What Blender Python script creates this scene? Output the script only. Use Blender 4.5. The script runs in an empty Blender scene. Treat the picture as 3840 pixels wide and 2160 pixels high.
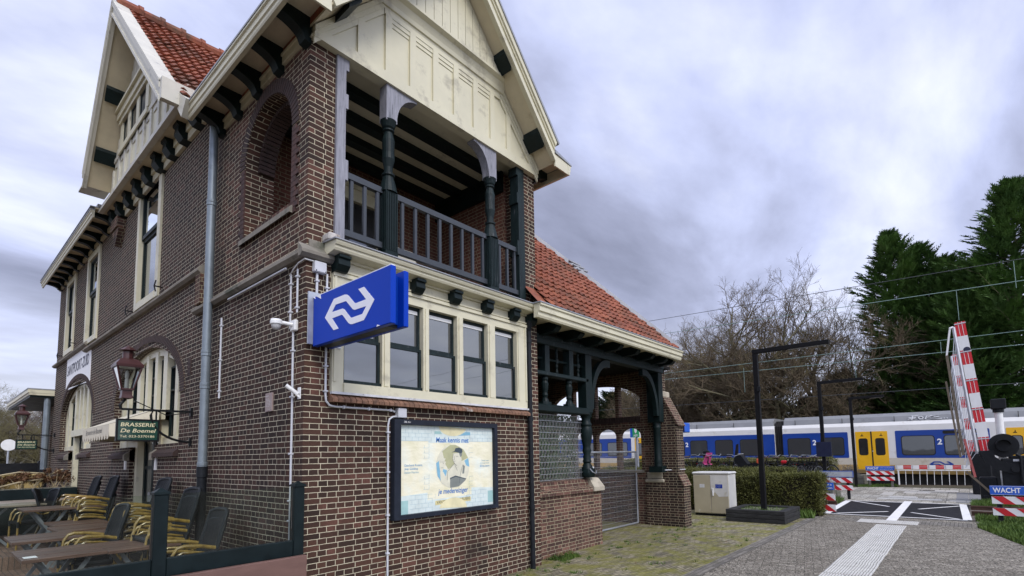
import bpy, bmesh, math, random
from mathutils import Vector, Matrix
from mathutils.geometry import tessellate_polygon
PI=math.pi; R=math.radians
S=bpy.context.scene; COL=S.collection
rnd=random.Random(7)

# ---------------------------------------------------------------- mesh builder
class MB:
    def __init__(s): s.v=[]; s.f=[]; s.sm=False
    def quad(s,a,b,c,d):
        n=len(s.v); s.v+= [tuple(a),tuple(b),tuple(c),tuple(d)]; s.f.append((n,n+1,n+2,n+3)); return s
    def tri(s,a,b,c):
        n=len(s.v); s.v+= [tuple(a),tuple(b),tuple(c)]; s.f.append((n,n+1,n+2)); return s
    def box(s,x0,x1,y0,y1,z0,z1,ch=0.0):
        if x0>x1:x0,x1=x1,x0
        if y0>y1:y0,y1=y1,y0
        if z0>z1:z0,z1=z1,z0
        if ch>0:
            c=min(ch,(x1-x0)*.4,(y1-y0)*.4,(z1-z0)*.4)
            return s.cbox(Vector(((x0+x1)/2,(y0+y1)/2,(z0+z1)/2)),Vector((1,0,0)),Vector((0,1,0)),Vector((0,0,1)),(x1-x0)/2,(y1-y0)/2,(z1-z0)/2,c)
        n=len(s.v)
        s.v+=[(x0,y0,z0),(x1,y0,z0),(x1,y1,z0),(x0,y1,z0),(x0,y0,z1),(x1,y0,z1),(x1,y1,z1),(x0,y1,z1)]
        for f in ((0,3,2,1),(4,5,6,7),(0,1,5,4),(1,2,6,5),(2,3,7,6),(3,0,4,7)): s.f.append(tuple(n+i for i in f))
        return s
    def cbox(s,c,u,v,w,a,b,d,ch):
        # chamfered box: half sizes a,b,d on axes u,v,w
        pts=[];idx={}
        n=len(s.v)
        for sx in (-1,1):
            for sy in (-1,1):
                for sz in (-1,1):
                    for k in range(3):
                        h=[a-ch,b-ch,d-ch]; h[k]+=ch
                        idx[(sx,sy,sz,k)]=n+len(pts)
                        pts.append(tuple(c+u*(sx*h[0])+v*(sy*h[1])+w*(sz*h[2])))
        s.v+=pts
        I=lambda sx,sy,sz,k: idx[(sx,sy,sz,k)]
        for t in (-1,1):
            s.f.append((I(t,-1,-1,0),I(t,1,-1,0),I(t,1,1,0),I(t,-1,1,0)))
            s.f.append((I(-1,t,-1,1),I(1,t,-1,1),I(1,t,1,1),I(-1,t,1,1)))
            s.f.append((I(-1,-1,t,2),I(1,-1,t,2),I(1,1,t,2),I(-1,1,t,2)))
        for p in (-1,1):
            for q in (-1,1):
                s.f.append((I(p,q,-1,0),I(p,q,1,0),I(p,q,1,1),I(p,q,-1,1)))
                s.f.append((I(p,-1,q,0),I(p,1,q,0),I(p,1,q,2),I(p,-1,q,2)))
                s.f.append((I(-1,p,q,1),I(1,p,q,1),I(1,p,q,2),I(-1,p,q,2)))
        for p in (-1,1):
            for q in (-1,1):
                for r in (-1,1): s.f.append((I(p,q,r,0),I(p,q,r,1),I(p,q,r,2)))
        return s
    def bar(s,p,q,w,h,up=(0,0,1)):
        # rectangular bar from p to q; w across, h along 'up'
        p=Vector(p);q=Vector(q);d=(q-p).normalized();up=Vector(up)
        side=d.cross(up)
        if side.length<1e-5: side=d.cross(Vector((1,0,0)))
        side.normalize(); u=side.cross(d).normalized()
        n=len(s.v)
        for P in (p,q):
            for a,b in ((-1,-1),(1,-1),(1,1),(-1,1)): s.v.append(tuple(P+side*(a*w/2)+u*(b*h/2)))
        for f in ((0,1,2,3),(7,6,5,4),(0,4,5,1),(1,5,6,2),(2,6,7,3),(3,7,4,0)): s.f.append(tuple(n+i for i in f))
        return s
    def tube(s,pts,r,n=8,caps=True,r1=None):
        pts=[Vector(p) for p in pts]; m=len(pts); base=len(s.v)
        prev=None
        for i,p in enumerate(pts):
            if i==0:d=pts[1]-p
            elif i==m-1:d=p-pts[i-1]
            else:d=(pts[i+1]-p).normalized()+(p-pts[i-1]).normalized()
            if d.length<1e-9:d=Vector((0,0,1))
            d.normalize()
            if prev is None:
                a=d.cross(Vector((0,0,1)))
                if a.length<1e-4:a=d.cross(Vector((1,0,0)))
            else: a=prev-d*prev.dot(d)
            a.normalize(); prev=a; b=d.cross(a)
            if isinstance(r,(list,tuple)): rr=r[i]
            else: rr=r if r1 is None else r+(r1-r)*i/(m-1)
            for k in range(n):
                t=2*PI*k/n; s.v.append(tuple(p+a*(math.cos(t)*rr)+b*(math.sin(t)*rr)))
        for i in range(m-1):
            for k in range(n):
                k2=(k+1)%n; s.f.append((base+i*n+k,base+i*n+k2,base+(i+1)*n+k2,base+(i+1)*n+k))
        if caps:
            s.f.append(tuple(base+k for k in reversed(range(n)))); s.f.append(tuple(base+(m-1)*n+k for k in range(n)))
        return s
    def lathe(s,prof,o,n=16,axis='z',sq=False):
        # prof: [(r,h)] ; around axis through o
        o=Vector(o); base=len(s.v)
        for r,h in prof:
            for k in range(n):
                t=2*PI*(k+.5)/n; c,sn=math.cos(t)*r,math.sin(t)*r
                if axis=='z':p=(c,sn,h)
                elif axis=='x':p=(h,c,sn)
                else:p=(c,h,sn)
                s.v.append(tuple(o+Vector(p)))
        m=len(prof)
        for i in range(m-1):
            for k in range(n):
                k2=(k+1)%n; s.f.append((base+i*n+k,base+i*n+k2,base+(i+1)*n+k2,base+(i+1)*n+k))
        s.f.append(tuple(base+k for k in reversed(range(n)))); s.f.append(tuple(base+(m-1)*n+k for k in range(n)))
        return s
    def plate(s,outer,holes,to3,w0,w1,sides=True):
        # planar polygon (u,v) with holes, extruded from w0 to w1 through to3(u,v,w)
        loops=[outer]+list(holes)
        tris=tessellate_polygon([[Vector((a,b,0)) for a,b in L] for L in loops])
        flat=[p for L in loops for p in L]
        n=len(s.v); N=len(flat)
        for w in (w0,w1):
            for a,b in flat: s.v.append(tuple(to3(a,b,w)))
        for t in tris:
            s.f.append(tuple(n+i for i in t))
            if w1!=w0: s.f.append(tuple(n+N+i for i in reversed(t)))
        if sides and w1!=w0:
            k=0
            for L in loops:
                m=len(L)
                for i in range(m):
                    j=(i+1)%m; s.f.append((n+k+i,n+k+j,n+N+k+j,n+N+k+i))
                k+=m
        return s
    def build(s,name,mat,parent=None,world=True,smooth=False,loc=None):
        me=bpy.data.meshes.new(name)
        off=Vector((0,0,0))
        if world and parent is not None:
            p=parent
            while p is not None: off+=p.location; p=p.parent
        v=[(a-off.x,b-off.y,c-off.z) for a,b,c in s.v] if off.length>0 else s.v
        me.from_pydata(v,[],s.f)
        bm=bmesh.new(); bm.from_mesh(me); bmesh.ops.recalc_face_normals(bm,faces=bm.faces) if len(s.f)<30000 else None
        bm.to_mesh(me); bm.free()
        if smooth: me.shade_smooth()
        ms=mat if isinstance(mat,(list,tuple)) else [mat]
        for m in ms: me.materials.append(m)
        o=bpy.data.objects.new(name,me); COL.objects.link(o)
        if parent is not None:o.parent=parent
        if loc: o.location=loc
        return o
def autosmooth(o,ang=40):
    me=o.data; me.shade_smooth()
    bm=bmesh.new(); bm.from_mesh(me)
    for e in bm.edges:
        e.smooth = len(e.link_faces)==2 and e.calc_face_angle(9)<R(ang)
    bm.to_mesh(me); bm.free(); return o

def tag(o,label,cat,group=None,kind=None):
    if kind:o['kind']=kind
    if label:o['label']=label
    if cat:o['category']=cat
    if group:o['group']=group
    return o
def thing(name,label,cat,loc=(0,0,0),group=None,rz=0):
    o=bpy.data.objects.new(name,None); COL.objects.link(o); o.location=loc; o.rotation_euler=(0,0,rz); o.empty_display_size=.2
    return tag(o,label,cat,group)
def struct(o): o['kind']='structure'; return o
def kids(o): return [c for c in bpy.data.objects if c.parent==o]
def dup(root,loc,rz=0,label=None,group=None,scale=None,tilt=None):
    def cp(o,par):
        c=o.copy(); COL.objects.link(c); c.parent=par
        for k in kids(o): cp(k,c)
        return c
    c=cp(root,None); c.location=loc; c.rotation_euler=(tilt[0] if tilt else 0,tilt[1] if tilt else 0,rz)
    if scale is not None: c.scale=scale if hasattr(scale,'__len__') else (scale,)*3
    if label:c['label']=label
    if group:c['group']=group
    return c
YZ=lambda x0:(lambda u,v,w:(x0+w,u,v))     # plane facing x: u=y v=z
XZ=lambda y0:(lambda u,v,w:(u,y0+w,v))     # plane facing y: u=x v=z
XY=lambda z0:(lambda u,v,w:(u,v,z0+w))
def rect(a,b,c,d): return [(a,c),(b,c),(b,d),(a,d)]
def arc(cx,cy,rx,ry,t0,t1,n): return [(cx+rx*math.cos(t0+(t1-t0)*i/n),cy+ry*math.sin(t0+(t1-t0)*i/n)) for i in range(n+1)]
def rrect(a,b,c,d,r,n=4):
    o=[]
    for cx,cy,t in ((b-r,d-r,0),(a+r,d-r,90),(a+r,c+r,180),(b-r,c+r,270)): o+=arc(cx,cy,r,r,R(t),R(t+90),n)
    return o
def text_mesh(body,name,mat,parent,pos,U,V,width=None,height=None,shear=0,bold=0.0,depth=.002,align='L',world=True,spacing=1.0):
    cu=bpy.data.curves.new('t','FONT'); cu.body=body; cu.size=1; cu.shear=shear; cu.offset=bold; cu.extrude=.0; cu.resolution_u=3; cu.space_character=spacing
    ob=bpy.data.objects.new('t',cu); COL.objects.link(ob)
    dg=bpy.context.evaluated_depsgraph_get(); me=bpy.data.meshes.new_from_object(ob.evaluated_get(dg))
    vs=[v.co.copy() for v in me.vertices]; fs=[tuple(p.vertices) for p in me.polygons]
    bpy.data.objects.remove(ob); bpy.data.curves.remove(cu); bpy.data.meshes.remove(me)
    x0=min(v.x for v in vs);x1=max(v.x for v in vs);y0=min(v.y for v in vs);y1=max(v.y for v in vs)
    sx=(width/(x1-x0)) if width else height/(y1-y0); sy=(height/(y1-y0)) if height else sx
    U=Vector(U).normalized();V=Vector(V).normalized(); N=U.cross(V)
    m=MB(); p=Vector(pos)
    m.v=[tuple(p+U*((v.x-x0)*sx)+V*((v.y-y0)*sy)+N*depth) for v in vs]; m.f=fs
    return m.build(name,mat,parent,world)

# ---------------------------------------------------------------- materials
def nt(name):
    m=bpy.data.materials.new(name); m.use_nodes=True; t=m.node_tree
    for n in list(t.nodes): t.nodes.remove(n)
    o=t.nodes.new('ShaderNodeOutputMaterial'); b=t.nodes.new('ShaderNodeBsdfPrincipled'); t.links.new(b.outputs[0],o.inputs[0])
    return m,t,b
def N(t,typ,**k):
    n=t.nodes.new(typ)
    for a,v in k.items():
        if a in n.inputs.keys(): n.inputs[a].default_value=v
        else: setattr(n,a,v)
    return n
def ramp(t,stops,interp='LINEAR'):
    r=t.nodes.new('ShaderNodeValToRGB'); cr=r.color_ramp; cr.interpolation=interp
    while len(cr.elements)<len(stops): cr.elements.new(.5)
    for e,(p,c) in zip(cr.elements,stops): e.position=p; e.color=(c[0],c[1],c[2],1) if hasattr(c,'__len__') else (c,c,c,1)
    return r
def math_(t,op,a,b=None):
    n=t.nodes.new('ShaderNodeMath'); n.operation=op
    for i,x in enumerate((a,b)):
        if x is None: continue
        if isinstance(x,(int,float)): n.inputs[i].default_value=x
        else: t.links.new(x,n.inputs[i])
    return n.outputs[0]
def mixc(t,fac,a,b,mode='MIX'):
    n=t.nodes.new('ShaderNodeMix'); n.data_type='RGBA'; n.blend_type=mode
    for s,x in ((0,fac),(6,a),(7,b)):
        if isinstance(x,(int,float)): n.inputs[s].default_value=x
        elif isinstance(x,(tuple,list)): n.inputs[s].default_value=(x[0],x[1],x[2],1)
        else: t.links.new(x,n.inputs[s])
    return n.outputs[2]
def pos(t): return t.nodes.new('ShaderNodeNewGeometry').outputs['Position']
def objc(t): return t.nodes.new('ShaderNodeTexCoord').outputs['Object']
def bump(t,b,h,strength=.3,dist=.01):
    n=t.nodes.new('ShaderNodeBump'); n.inputs['Strength'].default_value=strength; n.inputs['Distance'].default_value=dist
    t.links.new(h,n.inputs['Height']); t.links.new(n.outputs[0],b.inputs['Normal']); return n
def mapv(t,vec,scale=(1,1,1),rot=(0,0,0),loc=(0,0,0)):
    n=t.nodes.new('ShaderNodeMapping'); n.inputs['Scale'].default_value=scale; n.inputs['Rotation'].default_value=rot; n.inputs['Location'].default_value=loc
    t.links.new(vec,n.inputs[0]); return n.outputs[0]
def noise(t,vec,scale,detail=4,rough=.6):
    n=N(t,'ShaderNodeTexNoise',Scale=scale,Detail=detail,Roughness=rough); t.links.new(vec,n.inputs['Vector']); return n.outputs['Fac']
def simple(name,col,rough=.5,var=.15,sc=6.0,metal=0,bmp=.0,dirt=None,spec=.5,coat=0,stretch=(1,1,1),local=False,fine=0.0):
    if max(col)<.035: spec=min(spec,.18); rough=max(rough,.45)
    m,t,b=nt(name); P=objc(t) if local else pos(t)
    if stretch!=(1,1,1): P=mapv(t,P,stretch)
    f=noise(t,P,sc,6,.65)
    lo=tuple(c*(1-var) for c in col); hi=tuple(min(1,c*(1+var)) for c in col)
    r=ramp(t,[(.3,lo),(.7,hi)]); t.links.new(f,r.inputs[0]); c=r.outputs[0]
    if dirt:
        f2=noise(t,P,dirt[1],8,.7); r2=ramp(t,[(dirt[2],0.),(dirt[2]+.12,1.)]); t.links.new(f2,r2.inputs[0])
        c=mixc(t,r2.outputs[0],c,dirt[0])
    t.links.new(c,b.inputs['Base Color'])
    rr=ramp(t,[(.3,max(0,rough-.08)),(.7,min(1,rough+.1))]); t.links.new(f,rr.inputs[0]); t.links.new(rr.outputs[0],b.inputs['Roughness'])
    b.inputs['Metallic'].default_value=metal; b.inputs['Specular IOR Level'].default_value=spec; b.inputs['Coat Weight'].default_value=coat
    if bmp>0:
        h=noise(t,P,sc*5,5,.7); bump(t,b,h,bmp,.01)
    return m
def wallcoord(t):
    # (along, up) world coordinates whatever way the face looks
    g=t.nodes.new('ShaderNodeNewGeometry'); sp=t.nodes.new('ShaderNodeSeparateXYZ'); t.links.new(g.outputs['Position'],sp.inputs[0])
    sn=t.nodes.new('ShaderNodeSeparateXYZ'); t.links.new(g.outputs['True Normal'],sn.inputs[0])
    ax=math_(t,'ABSOLUTE',sn.outputs[0]); ay=math_(t,'ABSOLUTE',sn.outputs[1]); az=math_(t,'ABSOLUTE',sn.outputs[2])
    isx=math_(t,'GREATER_THAN',ax,ay); isz=math_(t,'GREATER_THAN',az,.75)
    mx=t.nodes.new('ShaderNodeMix'); t.links.new(isx,mx.inputs[0]); t.links.new(sp.outputs[0],mx.inputs[2]); t.links.new(sp.outputs[1],mx.inputs[3])
    mz=t.nodes.new('ShaderNodeMix'); t.links.new(isz,mz.inputs[0]); t.links.new(sp.outputs[2],mz.inputs[2]); t.links.new(sp.outputs[1],mz.inputs[3])
    c=t.nodes.new('ShaderNodeCombineXYZ'); t.links.new(mx.outputs[0],c.inputs[0]); t.links.new(mz.outputs[0],c.inputs[1])
    return c.outputs[0],g.outputs['Position']
def brickmat(name,c1,c2,mortar,row=.058,width=.2,ms=.0055,dark=None,stain=.35,squash=.5,rotate=0,rough=.85,third=None,bstr=.5):
    m,t,b=nt(name); W,P=wallcoord(t)
    if rotate: W=mapv(t,W,(1,1,1),(0,0,rotate))
    # slight waviness so that courses are not ruler straight
    nw=N(t,'ShaderNodeTexNoise',Scale=2.2,Detail=3.0); t.links.new(P,nw.inputs['Vector'])
    wob=t.nodes.new('ShaderNodeVectorMath'); wob.operation='MULTIPLY_ADD'; t.links.new(nw.outputs['Color'],wob.inputs[0]); wob.inputs[1].default_value=(.012,.010,0); t.links.new(W,wob.inputs[2])
    nw2=N(t,'ShaderNodeTexNoise',Scale=28.,Detail=2.0); t.links.new(P,nw2.inputs['Vector'])
    wob2=t.nodes.new('ShaderNodeVectorMath'); wob2.operation='MULTIPLY_ADD'; t.links.new(nw2.outputs['Color'],wob2.inputs[0]); wob2.inputs[1].default_value=(.008,.006,0); t.links.new(wob.outputs[0],wob2.inputs[2])
    br=N(t,'ShaderNodeTexBrick'); br.offset=.25 if squash!=1 else .5; br.offset_frequency=2; br.squash=squash; br.squash_frequency=2
    br.inputs['Scale'].default_value=1; br.inputs['Mortar Size'].default_value=ms; br.inputs['Mortar Smooth'].default_value=.25
    br.inputs['Brick Width'].default_value=width; br.inputs['Row Height'].default_value=row; br.inputs['Bias'].default_value=0
    br.inputs['Color1'].default_value=(0,0,0,1); br.inputs['Color2'].default_value=(1,1,1,1); br.inputs['Mortar'].default_value=(.5,.5,.5,1)
    t.links.new(wob2.outputs[0],br.inputs['Vector'])
    st=[(0,c1),(.5,tuple((a+d)/2 for a,d in zip(c1,c2))),(.85,c2)]
    if third: st.append((1.,third))
    r=ramp(t,st); 
    big=noise(t,P,.9,5,.6); bigm=math_(t,'MULTIPLY_ADD',big,1.5); bigm.node.inputs[2].default_value=-.78
    fac=math_(t,'ADD',br.outputs['Color'],bigm); t.links.new(fac,r.inputs[0])
    sp=noise(t,P,60,4,.7); rs=ramp(t,[(.3,.72),(.7,1.22)]); t.links.new(sp,rs.inputs[0])
    c=mixc(t,1.0,r.outputs[0],rs.outputs[0],'MULTIPLY')
    mn=noise(t,P,9,5,.7); rm=ramp(t,[(.3,tuple(x*.62 for x in mortar)),(.62,mortar)]); t.links.new(mn,rm.inputs[0])
    c=mixc(t,br.outputs['Fac'],c,rm.outputs[0])
    if dark:   # soot and damp stains with their own outline
        d=noise(t,P,dark[1],7,.65); rd=ramp(t,[(dark[2],0.),(dark[2]+.2,dark[3])]); t.links.new(d,rd.inputs[0]); c=mixc(t,rd.outputs[0],c,dark[0])
    t.links.new(c,b.inputs['Base Color']); b.inputs['Roughness'].default_value=rough; b.inputs['Specular IOR Level'].default_value=.25
    inv=math_(t,'SUBTRACT',1.,br.outputs['Fac']); h=math_(t,'ADD',inv,math_(t,'MULTIPLY',sp,.5)); bump(t,b,h,bstr,.006)
    return m
def glassmat(name,base=(.015,.018,.02),gl=.28,tint=(.85,.9,.95),rough=.02):
    m,t,b=nt(name); o=[n for n in t.nodes if n.type=='OUTPUT_MATERIAL'][0]
    b.inputs['Base Color'].default_value=(*base,1); b.inputs['Roughness'].default_value=.3
    g=N(t,'ShaderNodeBsdfGlossy'); g.inputs['Color'].default_value=(*tint,1); g.inputs['Roughness'].default_value=rough
    f=N(t,'ShaderNodeFresnel'); f.inputs['IOR'].default_value=1.5
    a=math_(t,'MULTIPLY_ADD',f.outputs[0],1.0); a.node.inputs[2].default_value=gl; a.node.use_clamp=True
    nz=noise(t,pos(t),1.3,2,.5); bp=N(t,'ShaderNodeBump'); bp.inputs['Strength'].default_value=.04; bp.inputs['Distance'].default_value=.05; t.links.new(nz,bp.inputs['Height']); t.links.new(bp.outputs[0],g.inputs['Normal'])
    mx=t.nodes.new('ShaderNodeMixShader'); t.links.new(a,mx.inputs[0]); t.links.new(b.outputs[0],mx.inputs[1]); t.links.new(g.outputs[0],mx.inputs[2]); t.links.new(mx.outputs[0],o.inputs[0])
    return m
def clearglass(name,tint=(.86,.9,.86)):
    m,t,b=nt(name); o=[n for n in t.nodes if n.type=='OUTPUT_MATERIAL'][0]; t.nodes.remove(b)
    tr=N(t,'ShaderNodeBsdfTransparent'); tr.inputs[0].default_value=(*tint,1)
    g=N(t,'ShaderNodeBsdfGlossy'); g.inputs['Roughness'].default_value=.01; g.inputs['Color'].default_value=(.8,.8,.8,1)
    f=N(t,'ShaderNodeFresnel'); f.inputs['IOR'].default_value=1.45
    ns=noise(t,pos(t),2.5,6,.7); rr=ramp(t,[(.45,0.),(.9,.03)]); t.links.new(ns,rr.inputs[0])
    d=N(t,'ShaderNodeBsdfDiffuse'); d.inputs[0].default_value=(.5,.52,.48,1)
    m1=t.nodes.new('ShaderNodeMixShader'); t.links.new(math_(t,'MULTIPLY',f.outputs[0],.8),m1.inputs[0]); t.links.new(tr.outputs[0],m1.inputs[1]); t.links.new(g.outputs[0],m1.inputs[2])
    m2=t.nodes.new('ShaderNodeMixShader'); t.links.new(rr.outputs[0],m2.inputs[0]); t.links.new(m1.outputs[0],m2.inputs[1]); t.links.new(d.outputs[0],m2.inputs[2]); t.links.new(m2.outputs[0],o.inputs[0])
    return m
def foliage(name,lo,hi,sc=3.0,trans=.15):
    m,t,b=nt(name); P=pos(t); f=noise(t,P,sc,5,.7); r=ramp(t,[(.3,lo),(.7,hi)]); t.links.new(f,r.inputs[0])
    t.links.new(r.outputs[0],b.inputs['Base Color']); b.inputs['Roughness'].default_value=.6; b.inputs['Specular IOR Level'].default_value=.25
    return m

M={}
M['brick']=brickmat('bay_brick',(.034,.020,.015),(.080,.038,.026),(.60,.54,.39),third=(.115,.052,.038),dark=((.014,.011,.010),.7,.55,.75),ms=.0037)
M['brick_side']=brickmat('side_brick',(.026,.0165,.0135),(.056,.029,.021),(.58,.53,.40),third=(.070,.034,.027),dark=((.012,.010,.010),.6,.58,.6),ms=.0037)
M['brick_low']=brickmat('weathered_low_brick',(.060,.033,.026),(.14,.070,.052),(.40,.35,.23),third=(.21,.11,.08),dark=((.016,.013,.013),1.1,.54,.9),ms=.0045)
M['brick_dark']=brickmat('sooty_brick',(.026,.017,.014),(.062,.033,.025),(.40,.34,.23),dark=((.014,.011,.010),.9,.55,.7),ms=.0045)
M['brick_inner']=brickmat('loggia_brick',(.09,.036,.026),(.15,.058,.042),(.30,.25,.17))
M['arch_brick']=simple('arch_voussoir_brick',(.045,.026,.022),.85,.55,14,bmp=.4)
M['arch_red']=simple('red_arch_brick',(.066,.032,.026),.85,.45,14,bmp=.4,dirt=((.045,.028,.025),3,.5))
M['arch_joint']=simple('arch_joint_mortar',(.44,.38,.26),.9,.3,10)
M['stone']=simple('grey_sandstone',(.21,.19,.155),.9,.3,3,bmp=.5,dirt=((.08,.085,.06),2.2,.55))
M['stone_pale']=simple('pale_sandstone',(.38,.34,.26),.9,.25,3,bmp=.4,dirt=((.17,.16,.12),2.5,.58))
M['cream']=simple('cream_paint',(.60,.565,.41),.42,.08,1.5,dirt=((.40,.37,.27),2.6,.56),bmp=.06)
M['cream_old']=simple('weathered_cream_paint',(.54,.52,.44),.5,.12,2.0,dirt=((.28,.27,.25),3.2,.57),bmp=.1)
M['soffit']=simple('beige_soffit_boards',(.56,.49,.34),.6,.12,2.5,dirt=((.36,.30,.20),2,.6))
M['green']=simple('black_green_paint',(.006,.013,.013),.36,.35,8,bmp=.08,dirt=((.03,.038,.04),9,.66),spec=.4)
M['green_old']=simple('peeling_green_paint',(.012,.021,.022),.45,.5,10,bmp=.3,dirt=((.12,.12,.135),7,.60),stretch=(4,4,.6))
M['grey_old']=simple('bleached_grey_post',(.24,.24,.27),.65,.3,8,bmp=.3,dirt=((.05,.06,.07),6,.58),stretch=(4,4,.5))
M['fence_green']=simple('dark_green_fence_paint',(.006,.012,.013),.4,.3,6,dirt=((.02,.028,.028),5,.66),spec=.35)
M['lead']=simple('lead_flashing',(.30,.31,.33),.5,.2,4,metal=.3,dirt=((.16,.16,.16),6,.6))
M['zinc']=simple('zinc_pipe',(.20,.235,.26),.42,.18,5,metal=.35,dirt=((.13,.15,.17),3,.58))
M['blackpipe']=simple('black_cast_pipe',(.012,.014,.017),.35,.3,9)
M['pvc']=simple('grey_conduit',(.52,.53,.56),.45,.08,5)
M['pvc_white']=simple('white_plastic',(.72,.72,.70),.4,.06,6)
M['glass']=glassmat('window_glass',(.022,.024,.025),.15,(.90,.92,.90))
M['glass_sky']=glassmat('upper_window_glass',gl=.75)
M['glass_dark']=glassmat('dark_window_glass',(.012,.012,.012),.06)
M['clear']=clearglass('windscreen_glass')
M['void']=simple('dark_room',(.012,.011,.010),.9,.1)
M['blue']=simple('blue_sign_face',(.0,.040,.40),.4,.06,1.2,spec=.15)
M['blue_edge']=simple('blue_sign_edge',(.0,.034,.30),.4,.08,2,spec=.2)
M['white']=simple('white_paint',(.78,.78,.78),.45,.05,4)
M['black']=simple('black_metal',(.012,.013,.015),.4,.3,10)
M['ochre']=None
def roofmat():
    m,t,b=nt('terracotta_pantile'); P=pos(t)
    f=noise(t,P,3.2,5,.7); r=ramp(t,[(.25,(.10,.036,.022)),(.5,(.24,.066,.030)),(.75,(.36,.12,.055))]); t.links.new(f,r.inputs[0])
    f2=noise(t,P,1.2,8,.75); r2=ramp(t,[(.50,0.),(.66,.8)]); t.links.new(f2,r2.inputs[0])
    c=mixc(t,r2.outputs[0],r.outputs[0],(.065,.045,.025)); f3=noise(t,P,26,4,.7); r3=ramp(t,[(.3,.7),(.7,1.2)]); t.links.new(f3,r3.inputs[0])
    c=mixc(t,1.,c,r3.outputs[0],'MULTIPLY')
    t.links.new(c,b.inputs['Base Color']); b.inputs['Roughness'].default_value=.75; bump(t,b,f3,.25,.01); return m
M['tile']=roofmat()
# ================================================================= STATION BUILDING
W=3.726; D=14.83; WT=.34
B=thing('station_building','dark brick railway station with cream gables, orange pantile roofs, corner balcony and arched windows','building')
def part(m,name,mat,parent=None,**k): return m.build(name,mat,parent or B,**k)
def pl(outer,holes,to3,w0,w1): return MB().plate(outer,holes,to3,w0,w1)

# ---- front bay wall, with the long window opening and the two upper piers
m=pl(rect(0,W,-.3,3.80),[rect(.29,3.40,2.36,3.68)],XZ(0),0,WT); part(m,'wall',M['brick'])
m=MB().box(0.002,.29,.0,WT,3.80,6.15); part(m,'pier',M['brick'])
m=MB().box(3.44,W-.002,.0,WT,3.80,6.15); part(m,'pier',M['brick'])
# right flank of the bay
m=MB().box(W-WT,W,WT+.002,5.2,-.3,6.2); part(m,'wall',M['brick_inner'])
m=MB().box(W-.03,W+.002,WT-.1,5.2,-.3,3.2); part(m,'wall',M['brick_dark'])
# ---- side wall of the bay with the loggia arch
yc,rr,zs=.98,.63,5.30
hole=[(.35,4.37)]+[(1.61,4.37)]+arc(yc,zs,rr,rr,0,PI,22)
m=pl(rect(0.003,2.6,3.78,6.15),[hole],YZ(0),0.0,WT)
part(m,'wall',M['brick'])
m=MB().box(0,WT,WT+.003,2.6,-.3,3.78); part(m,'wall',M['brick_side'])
# voussoir ring (bricks on edge) + red jamb bricks of the arch
def ring(cx,cz,ri,ro,ratio,t0,t1,n,x0,x1,side=True,gap=.13):
    mb=MB()
    for i in range(n):
        a=t0+(t1-t0)*(i+gap*.5)/n; b=t0+(t1-t0)*(i+1-gap*.5)/n
        q=[]
        for t in (a,b):
            for r in (ri,ro): q.append((cx+r*math.cos(t),cz+r*ratio*math.sin(t)))
        P=[q[0],q[1],q[3],q[2]]
        mb.plate(P,[],YZ(0),x0,x1)
    return mb
r_=ring(yc,zs,rr+.002,rr+.16,1.,0,PI,38,-.018,.2,gap=.2); part(r_,'arch',M['arch_brick'])
for sgn,y0 in ((1,1.612),(-1,.348)):
    mj=MB()
    for i in range(17):
        z=4.30+i*.0585; L=.16 if i%2 else .10
        mj.box(-.016,.2,y0,y0+sgn*L,z,z+.053)
    part(mj,'arch_jamb',M['arch_red'])
part(ring(yc,zs,rr-.055,rr,1.,0,PI,34,.14,WT-.01,gap=.2),'arch',M['arch_brick'])
part(ring(yc,zs,rr+.004,rr+.157,1.,0,PI,30,-.010,.1,gap=0),'arch_mortar',M['arch_joint'])
# stone sill of the loggia arch
m=MB()
m.v+=[(-.05,.30,4.36),(-.05,1.66,4.36),(.12,1.66,4.50),(.12,.30,4.50),(-.05,.30,4.30),(-.05,1.66,4.30),(.12,1.66,4.30),(.12,.30,4.30)]
m.f+=[(0,1,2,3),(0,4,5,1),(3,2,6,7),(0,3,7,4),(1,5,6,2)]
part(m,'arch_sill',M['stone'])
m=MB().box(.10,WT-.01,.36,1.60,4.37,4.56); part(m,'arch_sill',M['brick_low'])
# ---- long side wall, two arched openings, three tall windows
def arched(y0,y1,zb,zs_,zt,dy0,dy1):
    c=(y0+y1)/2; a=(y1-y0)/2
    return [(y0,zb),(dy0,zb),(dy0,-.2),(dy1,-.2),(dy1,zb),(y1,zb)]+arc(c,zs_,a,zt-zs_,0,PI,28)
A1=(3.80,7.70,1.95,2.72,3.62,4.95,6.45); A2=(9.72,13.60,2.02,2.80,3.68,10.87,12.25)
wins=[(5.08,6.52,4.44,6.84),(9.66,10.95,4.47,6.66),(12.42,13.62,4.60,6.66)]
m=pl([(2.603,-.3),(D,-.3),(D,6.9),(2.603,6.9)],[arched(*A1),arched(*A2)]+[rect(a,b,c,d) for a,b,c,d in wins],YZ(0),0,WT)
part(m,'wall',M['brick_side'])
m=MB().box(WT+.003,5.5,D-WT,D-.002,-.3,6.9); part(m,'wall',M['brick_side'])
m=MB().box(5.2,5.5,5.2,D-WT-.003,-.3,8.); part(m,'wall',M['brick_inner'])
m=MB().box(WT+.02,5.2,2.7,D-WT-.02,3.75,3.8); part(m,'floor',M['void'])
m=MB().box(.9,1.0,2.7,D-WT-.02,-.2,6.8); part(m,'room_partition',M['void'])
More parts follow.
